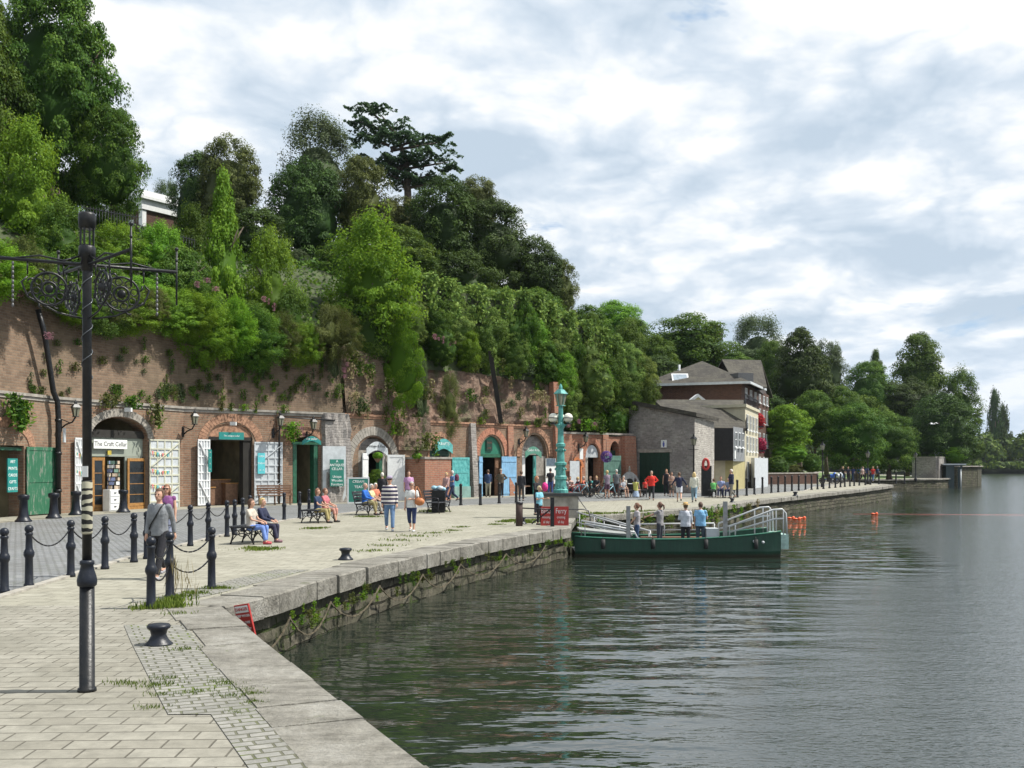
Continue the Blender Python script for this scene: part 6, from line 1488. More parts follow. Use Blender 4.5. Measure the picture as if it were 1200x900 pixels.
m.build('side_rail',railw,fy)
for x,h,y in((-1.72,1.75,-.95),(1.63,1.9,-.8)):m=MB();m.box((x,y,.2+h/2-.1),(.13,.13,h-.2));m.build('timber_post',postg,fy)
m=MB();m.box((1.25,-.3,.68),(.42,.5,.55));m.build('locker',whitegrey,fy)
m=MB();m.box((-2.6,0,.55),(1.7,1.5,.06),M=Matrix.Rotation(R(6),4,'Y'));m.build('bow_ramp',deckm,fy)
for k,(x,z) in enumerate(((2.55,.55),(2.85,.52))):
    m=MB();m.lathe([(.05,0),(.05,.04)],c=(x,-1.11,z),n=8,M=Matrix.Rotation(R(90),4,'X'));m.build('fitting',whitegrey,fy)
gg=empty('gangway',(3.6,37.6,-.3),0,'white gangway rails sloping down from the quay to the ferry','gangway')
a=P(676,600,40)-gg.location;b=P(742,619,37.4)-gg.location
for off in(Vector((0,0,0)),Vector((.5,-.9,-.05))):
    m=MB();m.tube([a+off,b+off,b+off-Vector((-.05,0,.5))],.03,7);m.tube([a+off-Vector((0,0,.4)),b+off-Vector((0,0,.35))],.022,6)
    for f in(.05,.5,.98):p=a.lerp(b,f)+off;m.tube([p,p-Vector((0,0,.85))],.022,6)
    m.build('handrail',railw,gg)
m=MB();m.add([a+Vector((0,0,-.85)),b+Vector((0,0,-.7)),b+Vector((.5,-.9,-.7)),a+Vector((.5,-.9,-.85))]+[p-Vector((0,0,.06)) for p in(a+Vector((0,0,-.85)),b+Vector((0,0,-.7)),b+Vector((.5,-.9,-.7)),a+Vector((.5,-.9,-.85)))],[(0,1,2,3),(7,6,5,4),(0,4,5,1),(1,5,6,2),(2,6,7,3),(3,7,4,0)]);m.build('walkway',deckm,gg)
# mooring line
m=MB();a=P(676,581,41.2);b=P(745,620,36);n=16;pts=[a.lerp(b,k/n)-Vector((0,0,1.1*4*(k/n)*(1-k/n)*.5)) for k in range(n+1)];o0=pts[0];m.tube([p-o0 for p in pts],.02,5);tag(m.build('mooring_rope',galv,None,o0),'grey rope running from the lamp pedestal down to the ferry','rope')
# floats
def floatb(px,py,label,s=1.):
    b=G(px,py,WZ);b.z=WZ;o=empty('river_float',b,0,label,'float','orange floats on the river');m=MB();m.ball((0,0,.05),.1*s,10,sc=(1.5,1,.6));m.build('buoy',orangep,o);m=MB();m.ball((.25,.05,.04),.1*s,8,sc=(1,.6,1.2));m.build('buoy',orangep,o)
for px,py in((925,608),(932,609),(938,608),(1023,603)):floatb(px,py,'small orange float lying on the river right of the ferry')
m=MB();a=G(1000,602,WZ);b=G(1260,604,WZ);a.z=b.z=WZ+.03;m.tube([Vector((0,0,-.03)),b-a-Vector((0,0,.03))],.014,4);tag(m.build('float_line',plain('line_red',(.35,.12,.1)),None,a),'thin reddish floating line across the river on the right','rope')
for k,(px,py) in enumerate(((772,606),(802,612),(825,607),(833,605))):
    b=P(px,py,37.2);o=tag(MB().build('x',white),None);bpy.data.objects.remove(o)
gull=empty('seagull',P(1093,497,95),R(20),'white seagull gliding in front of the dark riverside tree','bird')
m=MB();m.tube([(-.28,0,0),(-.15,0,.01),(0,0,.02),(.14,0,.01),(.24,0,.02),(.31,0,.0)],[.01,.05,.08,.06,.045,.01],8)
for s in(-1,1):m.add([(.1,0,.03),(.14,s*.3,.14),(.05,s*.68,.02),(-.02,s*.3,.12),(-.08,0,.03)],[(0,1,3,4),(1,2,3)]);m.add([(.1,0,.02),(.14,s*.3,.13),(.05,s*.68,.015),(-.02,s*.3,.11),(-.08,0,.02)],[(4,3,1,0),(3,2,1)])
m.build('body',white,gull)
# vehicles far
mbk=None
def motorbike(px,py,col,label,face=-.6):
    root=empty('motorbike',G(px,py),face,label,'motorbike','motorbikes parked at the far end of the quay')
    for x in(-.7,.7):m=MB();m.tube([(x+math.cos(t)*.27,0,.32+math.sin(t)*.27) for t in [2*math.pi*k/14 for k in range(14)]],.06,6,closed=True);w=m.build('wheel',black,root);m=MB();m.lathe([(.2,-.02),(.2,.02)],c=(x,0,.32),n=10,M=Matrix.Rotation(R(90),4,'X'));m.build('rim',galv,w)
    m=MB();m.tube([(.7,0,.35),(.55,0,.85),(.45,0,1.0)],.04,6);m.ball((.15,0,.8),.24,10,sc=(1.2,.7,.7));m.ball((.5,0,.85),.24,10,sc=(.8,.8,1.2));m.tube([(-.7,0,.4),(0,0,.5),(.5,0,.8)],.05,6);m.build('fairing',col,root)
    m=MB();m.box((-.35,0,.85),(.7,.28,.12));m.build('seat',black,root);m=MB();m.box((0,0,.4),(.5,.3,.4));m.build('engine',iron,root);m=MB();m.tube([(.42,-.35,1.05),(.48,0,1.08),(.42,.35,1.05)],.02,5);m.build('handlebar',iron,root)
bluem=plain('blue_gloss',(.03,.12,.5),.25,0,.1,3)
motorbike(972,567,bluem,'blue and white motorbike parked at the far end of the posts');motorbike(981,566.5,plain('white_gloss',(.6,.65,.7),.25),'white and blue motorbike right of the blue one','' and 0 or .5)
cr=empty('parked_car',G(1055,560)+Vector((0,14,0)),.1,'silver parked car under the second round tree','car')
sil=plain('silver_paint',(.5,.52,.54),.25,.6,.05,3)
m=MB();pr_=[(-2.1,.45),(-2.15,.75),(-1.95,.95),(-1.4,1.0),(-.8,1.42),(.7,1.45),(1.45,1.0),(2.0,.85),(2.15,.6),(2.1,.35),(-2.,.3)];m.prism([(x,-.85,z) for x,z in pr_],(0,1.7,0));m.build('body',sil,cr)
m=MB();m.prism([(x,-.87,z) for x,z in((-1.25,1.02),(-.75,1.36),(.62,1.38),(1.25,1.02))],(0,1.74,0));m.build('window',glassd,cr)
for x in(-1.35,1.35):
    for y in(-.8,.8):m=MB();m.lathe([(.33,-.1),(.33,.1)],c=(x,y,.33),n=16,M=Matrix.Rotation(R(90),4,'X'));w=m.build('wheel',black,cr);m=MB();m.lathe([(.2,-.115),(.2,.115)],c=(x,y,.33),n=12,M=Matrix.Rotation(R(90),4,'X'));m.build('rim',galv,w)
# bicycles
def bike(col):
    root=empty('bicycle',(0,0,0));
    for x in(-.52,.52):
        m=MB();m.tube([(x+math.cos(t)*.33,0,.34+math.sin(t)*.33) for t in [2*math.pi*k/20 for k in range(20)]],.02,5,closed=True);w=m.build('wheel',black,root)
        m=MB();
        for k in range(9):a=k*.698;m.tube([(x,0,.34),(x+math.cos(a)*.32,0,.34+math.sin(a)*.32)],.005,3)
        m.build('spokes',galv,w)
    m=MB()
    for a,b in(((-.52,0,.34),(-.08,0,.3)),((-.52,0,.34),(-.17,0,.82)),((-.08,0,.3),(-.19,0,.88)),((-.08,0,.3),(.36,0,.78)),((-.17,0,.78),(.34,0,.84)),((.52,0,.34),(.34,0,.95))):m.tube([a,b],.022,6)
    m.build('frame',col,root);m=MB();m.tube([(.3,-.28,1.0),(.36,0,1.0),(.3,.28,1.0)],.014,5);m.build('handlebar',iron,root)
    m=MB();m.box((-.21,0,.92),(.26,.13,.06));m.build('saddle',black,root);m=MB();m.tube([(-.08,-.1,.3),(-.08,.1,.3)],.05,8);m.bar((-.08,.1,.3),(.02,.1,.16),.02);m.bar((-.08,-.1,.3),(-.18,-.1,.44),.02);m.build('crank',iron,root);return root
ltb=plain('pale_blue_frame',(.35,.6,.7),.3)
for px,py,a,c,lb in((712,584,.25,ltb,'pale blue bicycle parked nearest, beside the cyclist in grey'),(722,582.5,-.4,redp,'red bicycle under the second cyclist'),(697,583,.5,iron,'dark bicycle left of the pale blue bicycle'),(681,583,-.3,ltb,'light bicycle parked behind the turquoise lamp pedestal'),(673,582.5,.35,redp,'red bicycle beside the leaning poster panel'),(688,581,1.,iron,'dark bicycle parked behind the seated cafe group')):
    b=bike(c);b.location=G(px,py);b.rotation_euler=(0,0,a);tag(b,lb,'bicycle','bicycles parked by the cafe')
# tables and chairs by the cafe
for k,(px,py,lb) in enumerate(((662,582,'small round cafe table right behind the lamp column'),(685,579.5,'round cafe table in front of the small orange arch'),(735,579,'round cafe table near the stone warehouse'),(614,583,'wooden cafe table in front of the small green cellar sign'))):
    root=empty('cafe_table',G(px,py),0,lb,'table');m=MB();m.lathe([(.4,.7),(.41,.73),(.38,.74)],n=18);m.build('table_top',wood2 if k==3 else whitegrey,root);m=MB();m.lathe([(.22,0),(.03,.05),(.03,.7)],n=8);m.build('pedestal',iron,root)
mst=empty('stone_monument',G(738,577.5),0,'small rounded grey stone fountain beside the warehouse doors','monument');mst.scale=(.62,.62,.72);m=MB();m.prism([(-1.2,0,0),(1.2,0,0),(1.15,0,1.1),(.8,0,1.7),(.35,0,2.05),(0,0,2.15),(-.35,0,2.05),(-.8,0,1.7),(-1.15,0,1.1)],(0,.6,0));m.build('stone',plain('grey_granite',(.3,.3,.3),.8,0,.25,3),mst);m=MB();m.lathe([(.12,2.1),(.18,2.3),(.08,2.45),(.12,2.6),(.02,2.7)],c=(0,.3,0),n=10);m.build('finial',plinth,mst);m=MB();m.prism([(-.45,-.02,0),(.45,-.02,0),(.45,-.02,1.),(.3,-.02,1.35),(0,-.02,1.45),(-.3,-.02,1.35),(-.45,-.02,1.)],(0,-.03,0));m.build('niche_shade',dark,mst)  # flat slab on the stone front, shade of a recess painted as near-black colour
# ================================================================== people
QUEUE=[]
def vox(name,mb,size,mats,parent,extra=None,smooth=3):
    o=mb.build(name,mats,parent);md=o.modifiers.new('r','REMESH');md.mode='VOXEL';md.voxel_size=size;md.use_smooth_shade=True
    sm=o.modifiers.new('s','SMOOTH');sm.factor=.5;sm.iterations=smooth
    QUEUE.append((o,extra));return o
def loft(m,rings,n=14,mi=0):
    vs=[]
    for c,rx,ry in rings:
        for j in range(n):a=2*math.pi*j/n;vs.append((c[0]+rx*math.cos(a),c[1]+ry*math.sin(a),c[2]))
    k=len(rings);m.add(vs,[(i*n+j,i*n+(j+1)%n,(i+1)*n+(j+1)%n,(i+1)*n+j) for i in range(k-1) for j in range(n)]+[tuple(range(n))[::-1],tuple((k-1)*n+j for j in range(n))],mi,True)
def limb(m,pts,rs):
    m.tube(pts,rs,10)
    for p,r in zip(pts,rs):m.ball(p,r,10)
def sph(th,out,s):      # direction from straight down, th forward, out sideways
    return Vector((s*math.sin(R(out))*math.cos(R(th)),math.sin(R(th)),-math.cos(R(th))*math.cos(R(out))))
def person(label,pos,face,h,pose='stand',top=((.3,.3,.3),'s'),bottom=((.05,.05,.08),'long'),hair=((.12,.07,.04),'short'),arms=('down','down'),extra=(),group=None,shoe=(.05,.045,.04),stout=1.,step=1.,sk=None,lean=0.):
    d=pos.y;root=empty('person',pos,math.atan2(-face[0],face[1]),label,'person',group);s=h/1.75;root.scale=(s,s,s)
    vs_=.011 if d<27 else (.014 if d<50 else .02)
    dz=-.45 if pose in('sit','squat') else (-.04 if pose=='walk' else 0.)
    hip=[Vector((-.09,0,.92+dz)),Vector((.09,0,.92+dz))]
    legs=[]
    for i,sd_ in enumerate((-1,1)):
        if pose=='sit':
            k=hip[i]+Vector((sd_*.03,.43,.02));a=Vector((k.x+sd_*.01,k.y+.04+(.06 if i else -.06),.09));
        elif pose=='walk':
            th=(24 if i==0 else -14)*step;kn=(4 if i==0 else 38);k=hip[i]+sph(th,1,sd_)*.44;a=k+sph(th-kn,0,sd_)*.41
            if i==0:a.z=max(a.z,.085)
        else:
            k=hip[i]+sph(2,2,sd_)*.43;a=k+sph(-2,1,sd_)*.41;a.z=.085
        legs.append((hip[i],k,a))
    if pose=='walk':
        dzz=min(l[2].z for l in legs)-.085
        mv=Vector((0,0,-dzz));legs=[(a+mv,b+mv,c+mv) for a,b,c in legs];dz-=dzz
    L=lambda p:Vector((p[0],p[1]+lean*(p[2]-.92),p[2]+dz))
    sh=[L((-.172,-.01,1.415)),L((.172,-.01,1.415))];ar=[]
    for i,sd_ in enumerate((-1,1)):
        a_=arms[i]
        U,Fo={'down':(sph(4,9,sd_),sph(14,2,sd_)),'fwd':(sph(26,8,sd_),sph(42,2,sd_)),'back':(sph(-24,8,sd_),sph(-6,4,sd_)),
          'lap':(sph(28,8,sd_),Vector((-sd_*.35,.9,-.25)).normalized()),'hip':(sph(-12,42,sd_),Vector((-sd_*.75,.35,-.55)).normalized()),
          'cross':(sph(15,14,sd_),Vector((-sd_*.85,.5,.12)).normalized()),'reach':(sph(62,12,sd_),sph(72,0,sd_)),'up':(sph(40,20,sd_),Vector((-sd_*.3,.45,.85)).normalized()),
          'hold':(sph(12,12,sd_),Vector((-sd_*.1,.95,.25)).normalized()),'out':(sph(15,35,sd_),sph(30,28,sd_)),'read':(sph(25,10,sd_),Vector((-sd_*.4,.85,.35)).normalized())}[a_]
        e=sh[i]+U*.285;w_=e+Fo*.25;hd=w_+(Fo+Vector((0,0,-.15))).normalized()*.085;ar.append((sh[i],e,w_,hd,Fo))
    st=stout
    # ---- body
    m=MB();b=MB()
    tors=[(.86,.14,.1),(.95,.155,.11),(1.05,.135,.095),(1.15,.14,.1),(1.28,.16,.11),(1.38,.17,.1),(1.45,.11,.075),(1.49,.055,.055)]
    loft(m,[(L((0,0,z)),rx*st,ry*st) for z,rx,ry in tors])
    limb(m,[L((0,0,1.44)),L((0,.01,1.56))],[.055,.052])
    hc=L((0,.015,1.64));m.ball(hc,.1,14,sc=(.76,.93,1.14));m.ball(hc+Vector((0,.03,-.065)),.062,12,sc=(.88,1.,.85));limb(m,[hc+Vector((0,.085,.012)),hc+Vector((0,.106,-.02))],[.011,.017]);m.ball(hc+Vector((0,.082,-.055)),.022,8,sc=(1.2,.6,.5))
    for s_ in(-1,1):m.ball(hc+Vector((s_*.076,-.005,-.005)),.026,8,sc=(.45,.8,1.2))
    for lg in legs:limb(m,list(lg),[.078,.055,.036]);m.ball(lg[1].lerp(lg[2],.3)-Vector((0,.01,0)),.05,8);limb(m,[lg[2]+Vector((0,-.03,-.04)),lg[2]+Vector((0,.13,-.055))],[.038,.03])
    for a in ar:limb(m,list(a[:3]),[.048,.036,.026]);m.tube([a[2],a[2].lerp(a[3],.5),a[3]],[.026,.036,.034],8);m.ball(a[3],.034,8,sc=(1,1,1))
    fx=MB()
    for i,a in enumerate(ar):
        sd_=-1 if i==0 else 1;fo=(a[3]-a[2]).normalized();lat=Vector((0,1,0)) if abs(fo.z)>.6 else Vector((1,0,0));lat=(lat-fo*lat.dot(fo)).normalized();inn=fo.cross(lat).normalized()
        if inn.dot(Vector((-sd_,0,-.6)))<0:inn=-inn
        for j in range(4):
            r0=a[3]+lat*(.024-.016*j)-fo*.01;ln=(.07,.078,.072,.056)[j];r1=r0+fo*ln*.6+inn*.006;r2=r1+fo*ln*.35+inn*.03
            fx.tube([r0,r1,r2],[.0095,.009,.007],6)
        t0=a[2].lerp(a[3],.45)+lat*.026;fx.tube([t0,t0+lat*.022+fo*.025+inn*.01,t0+lat*.018+fo*.052+inn*.025],[.011,.01,.008],6)
    vox('body',m,vs_,sk or skin,root,fx)
    # ---- face bits
    if d<70:
        for s_ in(-1,1):
            e=MB();e.ball(hc+Vector((s_*.03,.086,.018)),.0125,8);e.build('eye',EYE,root)
        e=MB();e.box(hc+Vector((0,.106,-.055)),(.042,.008,.009));e.build('mouth',LIP,root)
    # ---- clothes
    tc_,sl=top;cm=STR if tc_=='stripes' else cloth(tc_);m=MB()
    o_=.02
    loft(m,[(L((0,0,z)),(rx+o_)*(st if z<1.3 else 1+(st-1)*.3),(ry+o_)*st) for z,rx,ry in ((.87,.155,.112),(.95,.155,.11),(1.05,.142,.1),(1.15,.148,.105),(1.28,.162,.113),(1.36,.16,.102),(1.42,.125,.088),(1.465,.075,.065),(1.48,.055,.055))])
    for a in ar:
        if sl=='n':limb(m,[a[0],a[0].lerp(a[1],.12)],[.062,.058])
        elif sl=='s':m.ball(a[0],.06,10);m.tube([a[0],a[0].lerp(a[1],.68)],[.06,.057],10)
        elif sl=='h':limb(m,[a[0],a[1]],[.066,.054]);m.tube([a[1],a[1].lerp(a[2],.45)],[.054,.05],10)
        else:limb(m,[a[0],a[1]],[.066,.052]);m.tube([a[1],a[1].lerp(a[2],.95)],[.052,.042],10)
    vox('jacket' if sl=='l' and 'jacket' in label else 'shirt',m,vs_*1.1,cm,root,smooth=2)
    bc,bl_=bottom;m=MB();hl=legs
    if bl_=='skirt':
        loft(m,[((0,0,z+dz),rx*st,ry*st) for z,rx,ry in((.5,.24,.2),(.7,.21,.17),(.9,.175,.13),(1.0,.16,.115))])
    else:
        loft(m,[((0,0,.84+dz),.15*st,.12*st),((0,0,.92+dz),.165*st,.128*st),((0,0,1.0+dz),.152*st,.115*st),((0,0,1.03+dz),.14*st,.105*st)])
        for a,k,f in hl:
            m.ball(a,.1,10);fr={'long':.93,'capri':.45,'short':None}[bl_]
            if fr is None:m.tube([a,a.lerp(k,.8)],[.1,.085],10)
            else:m.tube([a,k],[.1,.068],10);m.ball(k,.068,10);m.tube([k,k.lerp(f,fr)],[.068,.058 if bl_=='long' else .064],10)
    vox({'skirt':'skirt','short':'shorts','capri':'cropped_trousers','long':'trousers'}[bl_],m,vs_*1.1,cloth(bc),root,smooth=2)
    for i,(a,k,f) in enumerate(legs):
        m=MB();t=-.25 if (pose=='walk' and i==1) else 0.;q=f+Vector((0,-.05,-.045));z_=Vector((0,.2,t*.2-.01))
        limb(m,[q,q+z_*.5,q+z_],[.045,.043,.034]);zmin=f.z-.085
        m.v=[(v[0],v[1],max(v[2],zmin+(0 if t==0 else -.05*max(0,v[1]-f.y)/.15))) for v in m.v];m.build('shoe',cloth(shoe,.6),root)
    # ---- hair
    hcol,hs=hair;hm=cloth(hcol,.7)
    if hs!='bald':
        m=MB();n=20;vs=[];fs=[];rr=(.088,.108,.124) if hs!='thin' else (.084,.103,.112)
        tmp=MB();tmp.ball(hc+Vector((0,-.014,.012)),1.,n,sc=rr)
        keep=lambda v:(v[1]-hc.y<.035 or v[2]-hc.z>.062-.0) and v[2]-hc.z>-.075
        for f in tmp.f:
            if all(keep(tmp.v[i]) for i in f) :m.add([tmp.v[i] for i in f],[tuple(range(len(f)))],0,True)
        if hs in('long','bob','pony'):
            zb={'long':-.27,'bob':-.14,'pony':-.08}[hs];loft(m,[(hc+Vector((0,-.055,zb)),.07,.03),(hc+Vector((0,-.05,zb*.5)),.088,.05),(hc+Vector((0,-.035,0)),.088,.07),(hc+Vector((0,-.02,.05)),.075,.07)])
            if hs=='long':
                for s_ in(-1,1):m.tube([hc+Vector((s_*.075,.0,.03)),hc+Vector((s_*.085,.01,-.08)),hc+Vector((s_*.07,-.01,-.2))],[.03,.028,.015],8)
        if hs=='pony':m.tube([hc+Vector((0,-.11,.03)),hc+Vector((0,-.17,0)),hc+Vector((0,-.18,-.1)),hc+Vector((0,-.16,-.18))],[.03,.036,.03,.01],8)
        m.build('hair',hm,root)
    for ex in extra:
        if ex[0]=='glasses':
            m=MB()
            for s_ in(-1,1):m.box(hc+Vector((s_*.033,.101,.015)),(.05,.01,.034));m.bar(hc+Vector((s_*.06,.095,.022)),hc+Vector((s_*.08,0,.02)),.008)
            m.box(hc+Vector((0,.106,.022)),(.02,.008,.008));m.build('sunglasses',black,root)
        if ex[0]=='cap':
            m=MB();m.lathe([(.09,.05),(.093,.08),(.075,.12),(.02,.14)],c=hc,n=14);m.box(hc+Vector((0,.12,.055)),(.13,.1,.012));m.build('cap',cloth(ex[1]),root)
        if ex[0]=='hat':
            m=MB();m.lathe([(.17,.05),(.165,.062),(.1,.062),(.09,.13),(.07,.15),(.02,.15)],c=hc,n=20);m.build('straw_hat',cloth(ex[1]),root);m=MB();m.lathe([(.1,.066),(.097,.095)],c=hc,n=16);m.build('hat_band',black,root)
        if ex[0]=='strap':
            m=MB();m.tube([L((-.1,.0,1.49)),L((-.08,.13,1.4)),L((.0,.145,1.25)),L((.1,.14,1.1)),L((.19,.05,.98))],.014,6);m.tube([L((-.1,.0,1.49)),L((-.03,-.13,1.38)),L((.09,-.14,1.15)),L((.19,-.02,.98))],.014,6);m.build('bag_strap',black,root)
    return root
EYE=plain('eye_dark',(.03,.025,.02),.3);LIP=plain('lips',(.35,.12,.1),.6)
def held(name,label,cat,mb,mats,loc,rz=0.):
    o=mb.build(name,mats,None,loc);o.rotation_euler=(0,0,rz);return tag(o,label,cat)
g=G
BLK=(.015,.015,.02);NVY=(.02,.025,.06);JEAN=(.1,.17,.32);KHA=(.3,.25,.11);WHT=(.62,.63,.62);BRN=(.1,.055,.03);BLO=(.5,.36,.16);GRY=(.45,.43,.4);HG=(.55,.53,.5)
def gd(px,d): return Vector(((px-600)/F*d,d,zq(d)))
person('woman in grey jumper and black trousers striding towards the camera beside the chained posts',gd(187,18.9),(-.12,-1),1.7,'walk',((.2,.21,.225),'l'),(BLK,'long'),(BRN,'short'),('back','down'),[('strap',)],shoe=(.3,.3,.32))
person('woman with sunglasses and purple top walking just behind the woman in grey',gd(195.5,25),(.1,-1),1.66,'walk',((.2,.07,.2),'n'),((.2,.22,.3),'long'),(( .22,.1,.05),'long'),('down','fwd'),[('glasses',)])
def sit(label,bpos,face,along,h,**k):
    f=Vector((face[0],face[1],0)).normalized();s_=Vector((f.y,-f.x,0));k.setdefault('front',.12);fr=k.pop('front')
    return person(label,bpos+f*fr+s_*along,face,h,'sit',**k)
sit('girl with pale t-shirt and blue jeans seated on the near end of the nearest bench',B1,(1,-.22),.38,1.6,top=((.5,.45,.38),'s'),bottom=((.16,.26,.6),'long'),hair=((.1,.05,.03),'bob'),arms=('lap','lap'),shoe=(.45,.06,.07))
sit('blond child in navy jacket seated on the far end of the nearest bench',B1,(1,-.22),-.28,1.6,top=(NVY,'l'),bottom=((.03,.03,.06),'long'),hair=(BLO,'short'),arms=('lap','lap'),shoe=(.2,.1,.12))
sit('woman in navy shirt and khaki trousers seated at the second bench',B2,(1,-.3),.3,1.66,top=((.02,.04,.09),'s'),bottom=((.36,.3,.13),'long'),hair=((.25,.12,.07),'bob'),arms=('lap','lap'))
sit('person in pink seated behind the woman in navy on the second bench',B2,(1,-.3),-.3,1.66,top=((.5,.15,.18),'s'),bottom=((.5,.25,.2),'capri'),hair=((.2,.1,.06),'short'),arms=('lap','lap'))
sit('elderly man in blue jumper and khaki trousers seated on the backed bench',B3,(1,-.25),.35,1.8,top=((.02,.12,.45),'l'),bottom=((.25,.21,.1),'long'),hair=((.4,.3,.25),'thin'),arms=('lap','lap'),shoe=(.05,.04,.04),front=-.02)
sit('woman in pale yellow top seated beside the man in the blue jumper',B3,(1,-.25),-.35,1.72,top=((.6,.55,.3),'s'),bottom=((.35,.33,.3),'long'),hair=(HG,'short'),arms=('lap','lap'),front=-.02)
sit('white haired woman in orange top sitting behind the striped jersey man',gd(440,47),(.8,-.6),0,1.7,top=((.6,.2,.12),'s'),bottom=(BLK,'long'),hair=((.65,.62,.58),'bob'),arms=('lap','lap'),front=0)
person('white haired person in black standing at the white cellar doors',gd(448,50),(-.2,1),1.72,'stand',(BLK,'l'),(BLK,'long'),((.6,.57,.5),'short'),('down','cross'))
person('man in navy and white striped jersey and jeans walking on the quay',gd(456.5,32.6),(.1,-1),1.78,'walk',('stripes','l'),((.13,.22,.38),'long'),((.3,.22,.2),'short'),('down','down'),[('glasses',),('cap',(.35,.3,.4))],stout=1.18,shoe=(.4,.42,.45),step=.5)
cp=person('woman in white t-shirt and navy cropped trousers walking beside the striped jersey man',gd(482.5,32.3),(-.08,-1),1.6,'walk',(WHT,'s'),((.02,.035,.1),'capri'),(GRY,'short'),('cross','down'),[('glasses',)],stout=1.1,shoe=(.5,.5,.5),step=.5)
m=MB();m.ball((0,0,0),.17,12,sc=(.95,.55,.75));m.tube([(-.12,0,.05),(-.13,-.02,.3),(-.1,.0,.48)],.015,6);m.tube([(.1,0,.05),(.02,.05,.3),(-.08,.04,.48)],.015,6);held('handbag','orange brown handbag on the arm of the woman in white','handbag',m,cloth((.42,.15,.05),.5),gd(482.5,32.3)+Vector((.26,-.16,.95)))
person('man in lilac shirt and grey trousers standing by the low pink brick wall',gd(479,50),(.2,-1),1.8,'stand',((.45,.25,.42),'s'),((.22,.22,.24),'long'),((.12,.06,.05),'short'),('down','down'),stout=1.1)
person('woman in pinkish top walking towards the turquoise door',gd(523,57),(-.5,-.7),1.72,'walk',((.42,.26,.25),'h'),(NVY,'long'),(BLO,'short'),('fwd','down'))
bp=person('grey haired man in blue shirt carrying a backpack beside the turquoise door',gd(530,58.5),(-.7,-.4),1.82,'walk',((.1,.17,.33),'s'),((.02,.03,.07),'long'),(HG,'short'),('cross','down'))
m=MB();m.ball((0,0,0),.2,12,sc=(.7,.75,1.1));m.ball((0,0,-.1),.16,10,sc=(.9,1,.7));held('backpack','dark red and black backpack on the man in the blue shirt','backpack',m,[cloth((.12,.03,.06))],gd(530,58.5)+Vector((.25,.1,1.38)))
person('man in brown jacket and flat cap standing before the right pale blue door',gd(587,65.5),(-.2,-1),1.8,'stand',((.1,.08,.055),'l'),(BLK,'long'),((.3,.27,.25),'thin'),('hip','hip'),[('cap',(.4,.36,.3))],stout=1.15)
person('person in pale trousers bending inside the pale blue doorway',gd(572,66),(0,1),1.75,'stand',((.03,.06,.14),'l'),((.35,.33,.25),'long'),(BRN,'short'),('fwd','fwd'))
person('dark clothed person standing left of the small cellar shop',gd(611,60),(.3,1),1.75,'stand',((.03,.03,.035),'l'),((.05,.05,.05),'long'),(BRN,'short'),('down','down'))
person('man in black shirt and jeans with back turned near the notice board',gd(645,68),(-.1,1),1.82,'stand',(BLK,'s'),((.06,.09,.25),'long'),((.03,.02,.02),'short'),('cross','down'))
person('orange haired woman in dark top standing behind the child in pale blue',gd(629,43),(.8,-.6),1.62,'stand',(BLK,'l'),((.03,.03,.05),'long'),((.5,.2,.08),'bob'),('cross','cross'))
m=MB();m.ball((0,0,0),.19,12,sc=(.7,.6,1.05));held('backpack','bright pink backpack beside the orange haired woman','backpack',m,cloth((.7,.04,.25)),gd(638.5,43)+Vector((0,0,1.18)))
person('blond child in pale blue t-shirt leaning at the ferry board',gd(632,36),(.75,-.65),1.36,'stand',((.2,.5,.62),'s'),(BLK,'long'),((.6,.5,.3),'short'),('hold','hold'))
for k,(px,d,f,tc_,bc_,lb) in enumerate(((664,66,(1,.1),(.25,.25,.28),NVY,'cafe customer in grey seated right behind the lamp column'),(677,66.5,(-1,-.3),NVY,NVY,'cafe customer in navy seated left of the light bicycle'),(684,68,(1,-.4),(.6,.15,.1),BLK,'cafe customer in red seated at the orange arch'),(692,69,(-.8,-.6),(.1,.4,.38),BLK,'cafe customer in teal seated by the middle post'),(699,70,(-.3,-1),BLK,BLK,'cafe customer in black seated under the green door panel'),(731,70,(-.4,-.9),(.5,.47,.42),(.4,.38,.3),'cafe customer in cream seated left of the stone fountain'),(668,69,(.2,-1),(.5,.35,.3),BLK,'cafe customer in salmon seated at the small orange arch foot'))):
    c=gd(px,d);person(lb,c,f,1.72,'sit',(tc_,'s'),(bc_,'long'),((BRN,BLO,GRY)[k%3],'short' if k%2 else 'bob'),('lap','lap'))
    r=empty('cafe_chair',c-Vector((f[0],f[1],0)).normalized()*0.02,math.atan2(-f[0],f[1]),'cafe chair under the '+lb,'chair');m=MB();m.box((0,-.02,.43),(.42,.42,.04));m.build('seat',iron,r);m=MB();m.box((0,-.22,.68),(.42,.03,.35));m.build('backrest',iron,r)
    for x,y in((-.18,-.2),(.18,-.2),(-.18,.17),(.18,.17)):m=MB();m.tube([(x,y,0),(x,y,.43)],.015,5);m.build('leg',iron,r)
person('cyclist in mauve top standing over the pale blue bicycle',gd(711.5,63.5),(-.3,1),1.74,'stand',((.22,.17,.22),'s'),((.1,.05,.08),'short'),(BLO,'short'),('fwd','fwd'))
person('cyclist in grey shirt standing with the red bicycle',gd(722.5,64),(.2,1),1.8,'stand',((.13,.14,.15),'s'),((.06,.05,.05),'long'),(GRY,'thin'),('fwd','fwd'))
sit('woman in yellow top and pale blue skirt seated on the far backless bench',B6,(.6,1),.25,1.68,top=((.5,.5,.13),'n'),bottom=((.4,.5,.65),'skirt'),hair=((.03,.02,.02),'bob'),arms=('lap','lap'),front=-.05)
sit('person in dark shorts seated at the right end of the far backless bench',B6,(.6,-1),.75,1.68,top=((.3,.32,.36),'s'),bottom=(BLK,'short'),hair=(BRN,'short'),arms=('lap','lap'),front=-.02)
